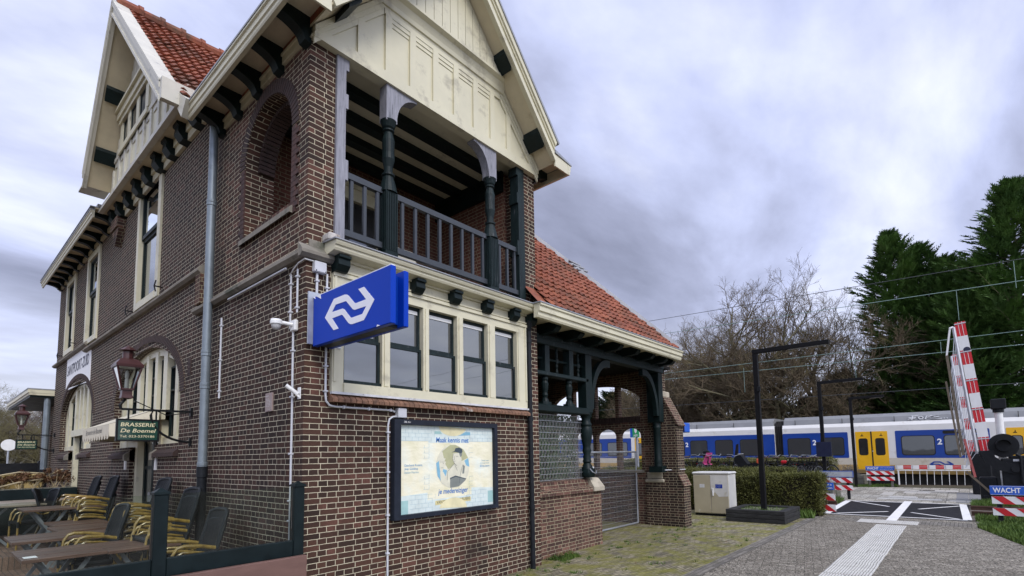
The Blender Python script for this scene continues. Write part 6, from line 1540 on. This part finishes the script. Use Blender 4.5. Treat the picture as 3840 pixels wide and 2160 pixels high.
def make_chair(label):
    r=thing('cane_armchair',label,'armchair',(0,0,0),'cane armchairs on the terrace')
    bz=lambda s:[(.20,s*.275,.60),(.0,s*.28,.635),(-.20,s*.285,.65),(-.28,s*.285,.635),(-.335,s*.285,.57),(-.355,s*.28,.45),(-.36,s*.275,.0)]
    for s in (-1,1):
        a=MB().tube(bz(s),.0195,8).build('armrest',M['cane'],r,world=False); autosmooth(a)
        i_=[(.16,s*.245,.545),(-.02,s*.25,.575),(-.20,s*.255,.585),(-.265,s*.255,.56),(-.305,s*.255,.48),(-.315,s*.255,.42)]
        autosmooth(MB().tube(i_,.012,6).build('armrest_brace',M['cane'],r,world=False))
        autosmooth(MB().tube([(.20,s*.235,.44),(.30,s*.25,.2),(.345,s*.25,.0)],.018,8).build('leg',M['cane'],r,world=False))
        MB().tube([(-.352,s*.281,.36),(-.357,s*.279,.46)],.026,8).build('wrapping',M['wrap'],r,world=False)
    st=MB(); st.cbox(Vector((-.07,0,.425)),Vector((1,0,0)),Vector((0,1,0)),Vector((0,0,1)),.29,.265,.03,.022); st.build('seat',M['weave'],r,world=False)
    # curved backrest panel with a thick rolled rim
    bk=MB(); nr,ncol=8,8
    def bp(a,c): # a across -1..1, c up 0..1
        x=.19+.155*c+.03*c*c-.035*(1-a*a)*-1; return (x-.035*(a*a),a*(.262-.015*c),.44+.52*c-.03*a**4*c)
    for w_ in (0,.028):
        for j in range(nr):
            for i in range(ncol):
                P=[bp(-1+2*(i+d)/ncol,(j+e)/nr) for d,e in ((0,0),(1,0),(1,1),(0,1))]; P=[(p[0]+w_,p[1],p[2]) for p in P]; bk.quad(*P)
    b=bk.build('backrest',M['weave'],r,world=False); b.data.shade_smooth()
    rim=[bp(-1,c/6) for c in range(7)]+[bp(-1+2*i/8,1.0) for i in range(1,8)]+[bp(1,1-c/6) for c in range(7)]
    rim=[(p[0]+.014,p[1],p[2]) for p in rim]
    autosmooth(MB().tube(rim,.026,8).build('rim',M['wrap'],b,world=False),60)
    return r
CH=make_chair('topmost cane armchair of the stack beside the zinc downpipe foot')
stacks=[(-.50,2.48,4,0,'stack in front of the black pipe foot'),(-.50,3.72,5,.03,'stack beside the brasserie door'),(-.48,6.66,5,-.02,'stack at the wall beyond the door'),(-.97,3.45,2,.05,'low pair between the front tables'),(-.50,1.50,2,-.03,'low pair close to the right fence post'),(-.50,7.75,3,0,'distant pair of backs by the planter'),]
first=True; q=random.Random(3)
ORD=['lowest','second','third','fourth','fifth']
for x,y,n,rz,ds in stacks:
    for k in range(n):
        nm_='topmost' if k==n-1 else ORD[k]
        lb=f'{nm_} cane armchair with black woven back, {ds}'
        z0=.2 if y>6.85 else 0
        loc=(x+q.uniform(-.012,.012)+.018*k,y+q.uniform(-.012,.012),z0+.105*k)
        if first: CH.location=loc; CH.rotation_euler=(0,0,rz); CH['label']=lb; CH.scale=(.74,1,1.05); first=False
        else: dup(CH,loc,rz+q.uniform(-.02,.02),lb)
dup(CH,(-1.02,8.0,.2),.1,'single cane armchair tucked under the third row table'); dup(CH,(-.72,8.2,.2),2.9,'single cane armchair with its small dark back towards the fence')
# yellow wicker chair behind the planter
wc=thing('wicker_chair','yellow wicker chair with rounded back behind the planter at left edge','armchair',(-.75,12.4,.2))
M['wick']=simple('yellow_wicker',(.30,.22,.08),.6,.2,18,bmp=.5)
MB().box(-1.05,-.5,12.15,12.7,.6,.68,.02).build('seat',M['wick'],wc)
wb_=MB(); A=[(-.78+.36*math.cos(t),12.35+.30*math.sin(t)) for t in [PI*(-.1+1.2*i/14) for i in range(15)]]
for (a,b) in zip(A[:-1],A[1:]): wb_.quad((*a,.66),(*b,.66),(*b,1.42),(*a,1.42))
wb_.build('backrest',M['wick'],wc); MB().tube([(a[0],a[1],1.43) for a in A],.03,8).build('rim',M['wick'],wc)
for x,y in ((-1.0,12.2),(-.55,12.2),(-1.0,12.65),(-.55,12.65)): MB().tube([(x,y,.2),(x,y,.6)],.02,8).build('leg',M['wick'],wc)
# long planter with withered hydrangeas
pb=thing('planter_box','long black green planter box across the terrace with withered hydrangeas','planter',(-1.2,10.9,.2))
MB().box(-2.6,-.06,10.62,11.2,.2,.88).build('lower_panel',M['fence_green'],pb); MB().box(-2.62,-.04,10.60,11.22,.90,1.15,.01).box(-2.61,-.05,10.605,11.215,.885,.899).build('upper_panel',M['fence_green'],pb); MB().box(-2.55,-.1,10.68,11.14,1.13,1.16).build('soil',M['gravel'],pb)
M['hyd']=foliage('withered_hydrangea',(.045,.020,.010),(.17,.085,.036),9); M['stem']=simple('dry_stem',(.36,.29,.17),.8,.25,9)
q=random.Random(12)
for k in range(17):
    x=-2.3+k*.13+q.uniform(-.06,.06); y=10.72+q.uniform(0,.35); h=q.uniform(.16,.36)
    hd=thing('hydrangea','withered brown hydrangea with dry flower heads in the planter box','plant',(x,y,1.15),'withered hydrangeas in the planter box')
    st=MB(); fl_=MB()
    for j in range(6):
        a=q.uniform(0,6.28); tip=Vector((x+math.cos(a)*.16,y+math.sin(a)*.10,1.15+h*q.uniform(.5,1.1))); st.tube([(x,y,1.13),((x+tip.x)/2,(y+tip.y)/2,1.15+h*.4),tip],.006,5)
        R_=q.uniform(.055,.095)
        for i in range(90):
            v=Vector((q.gauss(0,1),q.gauss(0,1),q.gauss(0,.7)+.2)).normalized(); p=tip+v*R_*q.uniform(.6,1.05); u=v.cross(Vector((q.uniform(-1,1),q.uniform(-1,1),1))).normalized()*q.uniform(.008,.018); w_=v.cross(u).normalized()*q.uniform(.008,.018)+v*q.uniform(-.01,.01); fl_.quad(p-u,p+w_,p+u,p-w_)
    st.build('stem',M['stem'],hd); fl_.build('flower_head',M['hyd'],hd)
rn=MB()
for pts in ([(-1.55,10.85,1.2),(-1.35,10.8,1.45),(-1.0,10.8,1.52),(-.55,10.8,1.48)],[(-1.4,10.8,1.18),(-1.0,10.75,1.30),(-.6,10.75,1.36)],[(-.75,10.8,1.2),(-.6,10.8,1.38),(-.38,10.8,1.52),(-.28,10.8,1.56)],[(-1.7,10.8,1.2),(-1.6,10.8,1.35),(-1.35,10.8,1.28)]): rn.tube(pts,.017,8)
tag(rn.build('bent_cane',simple('pale_bent_cane',(.34,.28,.16),.5,.2,8)),'pale bent canes of a broken chair lying on the planter','cane')
# far terrace fence, sign back, parked cars
tag(MB().box(-6,.32,18.95,19.05,.0,1.75,.02).box(.20,.34,18.9,19.1,0,1.82,.02).build('screen_fence',M['black']),'plain black screen fence at the far end of the terrace','fence')
rsn=thing('road_sign','round grey road sign seen from behind on a thin pole','sign',(-.13,24,0)); MB().tube([(-.13,24,0),(-.12,24,2.7)],.03,8).build('pole',M['galv'],rsn); MB().tube([(-.12,23.95,2.50),(-.12,23.97,2.50)],.225,24).build('sign_disc',M['pvc_white'],rsn)
def car(x,y,rz,paint,label):
    r=thing('parked_car',label,'car',(x,y,0),'cars parked beyond the terrace',rz)
    pr=[(-2.1,.35),(-2.1,.85),(-1.95,1.0),(-1.3,1.05),(-.7,1.48),(.9,1.5),(1.6,1.05),(2.05,.95),(2.1,.35)]
    MB().plate(pr,[],lambda u,v,w:(u,w,v),-.85,.85).build('body',paint,r,world=False)
    for s in (-1,1): MB().plate([(-1.15,1.06),(-.62,1.42),(.85,1.44),(1.4,1.06)],[],lambda u,v,w:(u,w,v),s*.855-.004,s*.855+.004).build('window',M['glass_dark'],r,world=False)
    for a in (-1.3,1.3):
        for s in (-1,1): MB().tube([(a,s*.72,.33),(a,s*.88,.33)],.33,18).build('wheel',M['black'],r,world=False)
    for s in (-1,1): MB().box(2.06,2.12,s*.6-.15,s*.6+.15,.7,.88).build('tail_light',M['red'],r,world=False)
    return r
wp=simple('white_car_paint',(.72,.72,.73),.2,.03,2,coat=.6)
car(-1.9,26.5,.15,wp,'white car whose roof shows above the black screen fence'); car(3.1,33.,-1.2,wp,'white car with red tail light beside the annex wall')
# ================================================================= TREES
M['bark']=simple('mossy_bark',(.13,.115,.065),.9,.4,2.5,bmp=.6,dirt=((.13,.13,.045),1.6,.55)); M['twig']=simple('bare_twigs',(.105,.078,.045),.9,.35,3,dirt=((.16,.14,.05),.8,.55)); M['birch']=simple('birch_bark',(.42,.40,.36),.8,.25,4,dirt=((.10,.09,.08),3,.6))
M['conifer']=foliage('cypress_sprays',(.036,.080,.026),(.15,.26,.065),.8); M['conifer_dark']=foliage('dark_holly',(.014,.030,.010),(.05,.085,.028),1.2)
def bare(label,h,spread,seed,loc,levels=6,mat=None,grp='bare trees behind the train',tw=.014,r0=.30,lean=0,first=.22,twigs=None,droop=0):
    q=random.Random(seed); tr_,cr=MB(),MB(); root=thing('bare_tree',label,'tree',loc,grp)
    def br(p,d,L,r,lev):
        n=3 if lev<3 else (2 if lev<levels else 1); pts=[p]; rs=[r]; dd=d.copy(); cur=p.copy()
        for i in range(n):
            wob=Vector((q.gauss(0,1),q.gauss(0,1),q.gauss(0,.6)))*(.14 if lev<3 else .12)
            dd=(dd+wob+Vector((0,0,(.05 if lev<3 else .13) if droop==0 or lev<3 else -droop))).normalized(); cur=cur+dd*(L/n); pts.append(cur.copy()); rs.append(r*(1-.45*(i+1)/n))
        (tr_ if lev<3 else cr).tube(pts,[max(x,tw*(.62 if lev<4 else .36)) for x in rs],7 if lev<2 else (5 if lev<3 else 3),caps=False)
        if lev>=levels: return
        k={0:8,1:6,2:5,3:4,4:4,5:4}.get(lev,3)
        for i in range(k):
            f=(first+.78*(i+.6)/k) if lev==0 else (.30+.7*(i+q.uniform(.2,.9))/k); f=min(f,.99)
            a=f*n; j=min(int(a),n-1); P=pts[j].lerp(pts[j+1],a-j)
            ax=dd.orthogonal().normalized(); ax=Matrix.Rotation(q.uniform(0,2*PI) if lev else 2*PI*i/k*2.4+q.uniform(-.4,.4),3,dd)@ax
            ang=R(q.uniform(30,58)) if lev<2 else R(q.uniform(25,60))
            nd=(Matrix.Rotation(ang,3,ax)@dd).normalized()
            Ln=L*(.62 if lev==0 else .60)*q.uniform(.75,1.2)*(spread if lev==0 else 1)
            br(P,nd,Ln,max(rs[j]*.62,tw*.5),lev+1)
    br(Vector((0,0,-.1)),Vector((lean,0,1)).normalized(),h*.52,r0,0)
    tr_.build('trunk',mat or M['bark'],root,world=False); cr.build('crown',twigs or M['twig'],root,world=False); return root
A=bare('tall bare oak with crooked limbs, highest of the bare trees in the middle',13.4,1.05,5,(34,6.6,0))
Bt=bare('broad bare tree with a dense rounded crown next to the evergreens',12.2,1.1,12,(34.5,1.2,0),r0=.22,first=.15)
Ct=bare('slender bare tree rising directly behind the porch roof hip',11.6,.95,23,(36,11.8,0),r0=.2)
dup(Bt,(37,9.4,0),2.2,'bare tree with spreading branches just left of the tall oak',scale=.88)
dup(Ct,(32.5,3.6,0),4.0,'bare tree with slim stems between the oak and the broad crown',scale=.86)
dup(A,(40,13.8,0),1.2,'bare tree partly hidden behind the porch roof end',scale=.98)
dup(Ct,(39,16.5,0),.6,'bare tree seen through the porch arches',scale=1.0); 
dup(Bt,(31.8,12.6,0),5.1,'yellowish bare bush tree right behind the buttress',scale=.62)
dup(Bt,(37.5,-1.6,0),3.3,'bare tree showing between broad crown and the green cypress',scale=.80); dup(Ct,(33.5,9.9,0),2.6,'low bare tree above the train roof beside the buttress',scale=.78)
# evergreens: leaders, whorled limbs, many small upturned sprays
def conifer(label,loc,leaders,seed,n=1500,mat=None,name='cypress_tree',grp='evergreens behind the train',spr=1.0):
    q=random.Random(seed); root=thing(name,label,'tree',loc,grp); tk,cr=MB(),MB()
    H=max(l[2] for l in leaders)
    def leaf(p,d,L,wd):
        w=d.cross(Vector((q.uniform(-.6,.6),q.uniform(-.6,.6),1))).normalized()*L*wd; cr.quad(p-w*.25,p+d*L*.4-w,p+d*L,p+d*L*.4+w); return w
    for li,(lx,ly,h,r) in enumerate(leaders):
        tk.tube([(lx*.5,ly*.5,-.1),(lx*.9,ly*.9,h*.4),(lx,ly,h*.97)],[.22,.12,.02],6)
        cnt=int(n*h/H*r/2.0); ph=q.uniform(0,6)
        for i in range(cnt):
            f=((i+q.random())/cnt)**.85; z=.06*h+f*h*.94; t=1-f; a=i*2.399+q.uniform(-.5,.5)
            lob=1+.30*math.sin(2*a+z*.9+ph)+.20*math.sin(5*a-z*1.7+seed)
            R_=(r*t**.56*(1 if t<.85 else 1-(t-.85)*1.8))*lob*q.uniform(.62,1.08)+.10
            if q.random()<.10: R_*=1.25
            base=Vector((lx*(.9+.1*f),ly*(.9+.1*f),z)); out=Vector((math.cos(a),math.sin(a),0)); up=.55*R_*f+.10*R_
            tip=base+out*R_+Vector((0,0,up))
            if i%3==0: tk.tube([base,base.lerp(tip,.5)-Vector((0,0,.06*R_)),tip],[.035,.02,.006],3,caps=False)
            ax=(tip-base).normalized(); sd=ax.cross(Vector((0,0,1)))
            if sd.length<.01: sd=Vector((1,0,0))
            sd.normalize(); ns=q.randint(8,13)
            for k in range(ns):
                u=1-.62*(k/ns); p=base.lerp(tip,u)+Vector((0,0,-.10*R_*(1-u))); s_=1 if k%2 else -1
                d=(ax*q.uniform(.6,1.2)+sd*s_*q.uniform(.15,1.0)*(.3+1.2*(1-u))+Vector((0,0,q.uniform(-.15,.45)))).normalized(); L=q.uniform(.30,.62)*spr*(.7+.5*min(1,R_/1.5))
                leaf(p,d,L,.085)
                for m_ in range(3):
                    for e in (-1,1):
                        d2=(d*.8+d.cross(Vector((0,0,1))).normalized()*e*.75+Vector((0,0,q.uniform(-.1,.25)))).normalized(); leaf(p+d*L*(.15+.25*m_),d2,L*(.48-.10*m_),.13)
    tk.build('trunk',M['bark'],root,world=False); cr.build('crown',mat or M['conifer'],root,world=False); return root
conifer('dark green bushy cypress with three ragged leaders right of the bare trees',(35.5,-2.9,0),[(0,.5,14.8,2.5),(.3,-.9,13.7,2.2),(-.5,-2.1,12.4,2.5)],3,700)
conifer('tallest dark green cypress at the right picture edge',(33.5,-7.6,0),[(0,-.3,15.2,3.0),(.8,1.1,11.8,2.6),(-.4,2.0,9.8,2.4)],8,700)
conifer('dark green cypress filling the gap between the two tall evergreens',(38,-5.4,0),[(0,0,11.4,2.5),(.2,1.7,10.,2.2)],15,420)
conifer('dark cypress beyond the right edge behind the yellow doors',(35,-11.0,0),[(0,0,13.,3.)],17,420)
ev=conifer('low dark holly behind the train under the broad bare crown',(38,1.0,0),[(0,0,6.6,2.6),(.3,-2.0,5.6,2.2),(.2,2.2,5.2,2.2)],25,420,M['conifer_dark'],'holly_bush','dark hollies behind the train')
dup(ev,(38.5,6.5,0),1.7,'low dark holly behind the train under the tall oak',scale=(1,1,.80)); dup(ev,(41,13.5,0),.4,'low dark holly behind the train near the buttress',scale=(1.1,1.1,.85)); dup(ev,(40,20,0),2.6,'low dark holly seen through the porch arches',scale=(1.2,1.2,1.1))
dup(ev,(39,-3.2,0),2.1,'low dark holly behind the train below the cypress',scale=(1,1,.8))
# left background
L1=bare('pale stemmed birch with drooping twigs beyond the terrace fence',8.6,1.1,31,(2.6,58,0),6,M['birch'],'trees beyond the terrace',.010,.13,0,.2,simple('birch_twigs',(.16,.125,.11),.9,.3,3),.10)
L2=bare('bushy yellow green bare tree left of the birch',7.2,1.4,37,(1.4,56,0),6,None,'trees beyond the terrace',.011,.15,0,.12,simple('yellowish_twigs',(.15,.13,.06),.9,.3,2))
dup(L2,(3.6,62,0),2.,'bushy bare tree between the birch and the annex',scale=.95); dup(L2,(-.3,63,0),3.,'bushy bare tree at the far left picture edge',scale=1.0); dup(L2,(4.6,54,0),4.4,'low bushy bare tree beside the annex corner',scale=.7); dup(L1,(0.6,66,0),1.1,'thin birch far behind the round road sign',scale=1.0)
dup(ev,(5,74,0),.9,'dark evergreen bush at the end of the street',scale=(1.5,1.5,.6)); dup(ev,(-2,72,0),1.9,'dark evergreen bush behind the round road sign',scale=(1.6,1.6,.55))
# ================================================================= BICYCLES
def make_bike(label):
    r=thing('bicycle',label,'bicycle',(0,0,0),'bicycles parked between the hedges'); bl=M['black']
    for y in (-.52,.52):
        w=MB(); P=[(0,y+.335*math.cos(t),.345+.335*math.sin(t)) for t in [2*PI*i/24 for i in range(25)]]; wo=w.tube(P,.020,6,caps=False).build('wheel',M['tyre'],r,world=False)
        MB().tube([(0,y+.31*math.cos(t),.345+.31*math.sin(t)) for t in [2*PI*i/24 for i in range(25)]],.010,5,caps=False).build('rim',M['alu'],wo,world=False)
        s=MB()
        for i in range(12): t=2*PI*i/12; s.tube([(0,y,.345),(0,y+.31*math.cos(t),.345+.31*math.sin(t))],.002,3,caps=False)
        s.build('spokes',M['alu'],wo,world=False)
    f=MB().tube([(0,.36,.84),(0,.02,.30),(0,-.52,.345)],.017,7).tube([(0,.02,.30),(0,-.18,.88)],.016,7).tube([(0,-.15,.80),(0,.37,.76)],.015,7).tube([(0,-.16,.74),(0,-.52,.345)],.011,6).tube([(0,.40,.95),(0,.37,.80),(0,.52,.345)],.015,7)
    f.build('frame',bl,r,world=False)
    MB().tube([(-.27,.20,1.02),(-.25,.30,1.06),(-.12,.42,1.05),(0,.41,1.0),(.12,.42,1.05),(.25,.30,1.06),(.27,.20,1.02)],.012,6).build('handlebar',M['leg'],r,world=False)
    MB().tube([(-.27,.16,1.01),(-.27,.26,1.045)],.018,6).tube([(.27,.16,1.01),(.27,.26,1.045)],.018,6).build('grip',bl,r,world=False)
    MB().cbox(Vector((0,-.22,.96)),Vector((1,0,0)),Vector((0,1,0)),Vector((0,0,1)),.085,.13,.03,.025).tube([(0,-.18,.86),(0,-.2,.95)],.014,6).build('saddle',M['saddle'],r,world=False)
    MB().box(-.07,.07,-.78,-.30,.72,.74).bar((-.06,-.70,.72),(-.06,-.52,.36),.012,.012).bar((.06,-.70,.72),(.06,-.52,.36),.012,.012).build('carrier',bl,r,world=False)
    MB().box(-.03,.03,-.82,-.78,.66,.72).build('rear_light',M['red'],r,world=False)
    MB().plate([(-.52+.37*math.cos(t),.345+.37*math.sin(t)) for t in [PI*(.1+.85*i/12) for i in range(13)]]+[(-.52+.35*math.cos(t),.345+.35*math.sin(t)) for t in [PI*(.95-.85*i/12) for i in range(13)]],[],YZ(0),-.03,.03).build('mudguard',bl,r,world=False)
    return r
M['tyre']=simple('tyre_rubber',(.015,.015,.016),.8,.2,9); M['saddle']=simple('brown_saddle',(.06,.032,.022),.5,.3,9); M['pink']=simple('pink_plastic',(.75,.12,.32),.4,.08); M['orange']=simple('orange_red_plastic',(.55,.09,.03),.4,.1)
BK=make_bike('black bicycle with white handlebar nearest the street, right end of the row'); 
bikes=[(19.3,4.05,.30,'black bicycle at the left end beside the display pole'),(19.4,3.55,.28,'bicycle carrying the pink child seat'),(19.3,3.15,.3,'bicycle immediately right of the pink child seat'),(19.3,2.45,.3,'dark bicycle left of the covered scooter'),(19.4,1.25,.3,'bicycle with a red crate right of the scooter'),(19.3,.85,.3,'bicycle behind the nearest lamp post'),(19.4,.45,.32,'bicycle with a red bag just right of the nearest lamp post'),(19.3,.05,.28,'bicycle with curved white bar in the middle right'),(19.4,-.30,.3,'bicycle with two brown saddles showing'),(18.9,-.62,.2,'pale blue framed bicycle at the hedge end'),(19.6,-.85,.3,'black bicycle with grey child carrier, right end of the row')]
BK.location=(19.3,-.45,.42); BK.rotation_euler=(0,.06,PI/2+.9)
for i,(x,y,a,lb) in enumerate(bikes): dup(BK,(x,y,.42+.025*max(0,y)),PI/2+.5+a+random.Random(i).uniform(-.3,.5),lb,tilt=(0,random.Random(i).uniform(-.12,.12)))
cs=thing('child_seat','pink child seat with a dark padded headrest on a parked bicycle','child seat',(19.3,3.2,.9)); MB().plate([(-.16,.0),(.16,.0),(.12,.62),(-.12,.62)],[],lambda u,v,w:(19.28+w-.18*v,3.25+u-.35*v+.2,1.14+v*.8),-.02,.02).box(19.1,19.36,3.2,3.5,1.12,1.17,.02).build('shell',M['pink'],cs); MB().cbox(Vector((19.3,3.42,1.60)),Vector((1,0,0)),Vector((0,1,0)),Vector((0,0,1)),.06,.15,.14,.04).build('headrest',M['black'],cs)
tag(MB().box(19.2,19.5,1.15,1.36,1.02,1.36,.02).build('crate',M['orange']),'small orange red crate on a bicycle carrier','crate'); tag(MB().cbox(Vector((19.3,.36,1.22)),Vector((1,0,0)),Vector((0,1,0)),Vector((0,0,1)),.07,.10,.06,.03).build('bag',M['red']),'small red bag hanging on a handlebar','bag')
ms=thing('scooter','dark motor scooter under a black cover with a tall windshield','scooter',(19.4,1.9,.30)); q=random.Random(1)
MB().plate([(1.1,.3),(1.05,.85),(1.35,1.0),(1.7,.95),(1.95,1.30),(2.15,1.36),(2.2,1.15),(2.35,.6),(2.3,.25)],[],lambda u,v,w:(19.4+w,u,v+.2),-.22,.22).build('cover',M['black'],ms)
MB().plate([(2.05,1.36),(2.2,1.32),(2.12,1.75),(2.02,1.78)],[],lambda u,v,w:(19.4+w,u,v+.2),-.2,-.17).build('windshield',M['glass_dark'],ms); MB().tube([(19.1,2.02,1.56),(19.7,2.02,1.56)],.02,6).build('handlebar',M['alu'],ms)
for y in (1.25,2.2): MB().tube([(19.34,y,.55),(19.46,y,.55)],.25,16).build('wheel',M['tyre'],ms)
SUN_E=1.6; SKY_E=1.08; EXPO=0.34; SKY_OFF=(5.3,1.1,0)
# ================================================================= CAMERA, LIGHT, SKY
cam=bpy.data.cameras.new('camera'); co=bpy.data.objects.new('camera',cam); COL.objects.link(co)
def camR(yaw,pitch,roll):
    f=Vector((math.sin(yaw)*math.cos(pitch),math.cos(yaw)*math.cos(pitch),math.sin(pitch)))
    r=Vector((math.cos(yaw),-math.sin(yaw),0)); u=r.cross(f)
    r2=r*math.cos(roll)+u*math.sin(roll); u2=-r*math.sin(roll)+u*math.cos(roll)
    return Matrix((r2,u2,-f)).transposed()
co.matrix_world=Matrix.Translation((-2.46282,-5.02638,1.65)) @ camR(0.875733,0.088206,-0.020154).to_4x4()
cam.sensor_width=36; cam.sensor_fit='HORIZONTAL'; cam.lens=1925.536/3840*36
cam.shift_x=(1920-1994.025)/3840; cam.shift_y=(1539.684-1080)/3840
cam.clip_start=.05; cam.clip_end=3000
S.camera=co
SUN_AZ=R(200); SUN_EL=R(42)      # direction towards the sun, azimuth clockwise from +Y
sd=Vector((math.sin(SUN_AZ)*math.cos(SUN_EL),math.cos(SUN_AZ)*math.cos(SUN_EL),math.sin(SUN_EL)))
L=bpy.data.lights.new('sun','SUN'); L.energy=SUN_E; L.angle=R(22); L.color=(1,.955,.88)
lo=bpy.data.objects.new('sun',L); COL.objects.link(lo); lo.rotation_euler=sd.to_track_quat('Z','Y').to_euler(); lo.location=(0,0,30)
w=bpy.data.worlds.new('World'); S.world=w; w.use_nodes=True; t=w.node_tree
for n in list(t.nodes): t.nodes.remove(n)
out=t.nodes.new('ShaderNodeOutputWorld')
sky=t.nodes.new('ShaderNodeTexSky'); sky.sky_type='NISHITA'; sky.sun_disc=False; sky.sun_elevation=SUN_EL; sky.sun_rotation=SUN_AZ
b1=t.nodes.new('ShaderNodeBackground'); b1.inputs[1].default_value=.08; t.links.new(sky.outputs[0],b1.inputs[0])
# overcast deck: noise on a plane overhead, so that the clouds flatten towards the horizon
tc=t.nodes.new('ShaderNodeTexCoord'); sp=t.nodes.new('ShaderNodeSeparateXYZ'); t.links.new(tc.outputs['Generated'],sp.inputs[0])
zc=math_(t,'MAXIMUM',sp.outputs[2],0.0); dn=math_(t,'ADD',zc,.16)
cx=math_(t,'DIVIDE',sp.outputs[0],dn); cy=math_(t,'DIVIDE',sp.outputs[1],dn)
cv=t.nodes.new('ShaderNodeCombineXYZ'); t.links.new(cx,cv.inputs[0]); t.links.new(cy,cv.inputs[1])
mp=mapv(t,cv.outputs[0],(.62,1.05,1),(0,0,R(-28)),SKY_OFF)
n1=N(t,'ShaderNodeTexNoise',Scale=1.05,Detail=9.0,Roughness=.54,Distortion=.30); t.links.new(mp,n1.inputs['Vector'])
r1=ramp(t,[(.30,(.22,.235,.33)),(.42,(.34,.365,.51)),(.51,(.50,.545,.77)),(.60,(.68,.72,.90)),(.74,(.92,.94,1.0))]); t.links.new(n1.outputs['Fac'],r1.inputs[0])
n2=N(t,'ShaderNodeTexNoise',Scale=3.4,Detail=5.0,Roughness=.55,Distortion=.3); t.links.new(mp,n2.inputs['Vector'])
r2=ramp(t,[(.3,.90),(.7,1.12)]); t.links.new(n2.outputs['Fac'],r2.inputs[0])
c=mixc(t,1.,r1.outputs[0],r2.outputs[0],'MULTIPLY')
hz=ramp(t,[(.0,.8),(.09,.45),(.26,0.)]); t.links.new(zc,hz.inputs[0])
c=mixc(t,hz.outputs[0],c,(.80,.83,.93))
# extra sky brightness round the unseen sun, added out of frame to light the facades
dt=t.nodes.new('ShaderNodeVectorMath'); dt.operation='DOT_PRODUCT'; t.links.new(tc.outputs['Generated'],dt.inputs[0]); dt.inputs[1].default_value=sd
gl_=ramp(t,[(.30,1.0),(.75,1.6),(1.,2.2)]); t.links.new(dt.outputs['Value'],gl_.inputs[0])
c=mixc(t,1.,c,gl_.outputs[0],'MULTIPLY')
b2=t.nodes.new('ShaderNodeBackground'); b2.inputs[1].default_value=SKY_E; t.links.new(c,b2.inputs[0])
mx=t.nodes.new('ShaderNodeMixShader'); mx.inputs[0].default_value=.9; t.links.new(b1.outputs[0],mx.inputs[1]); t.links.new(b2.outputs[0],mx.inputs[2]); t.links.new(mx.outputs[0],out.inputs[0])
S.view_settings.view_transform='Standard'; S.view_settings.look='None'; S.view_settings.exposure=EXPO; S.view_settings.gamma=1; S.view_settings.use_curve_mapping=False
S.cycles.max_bounces=6; S.cycles.diffuse_bounces=3; S.cycles.transparent_max_bounces=12; S.cycles.caustics_reflective=False; S.cycles.caustics_refractive=False
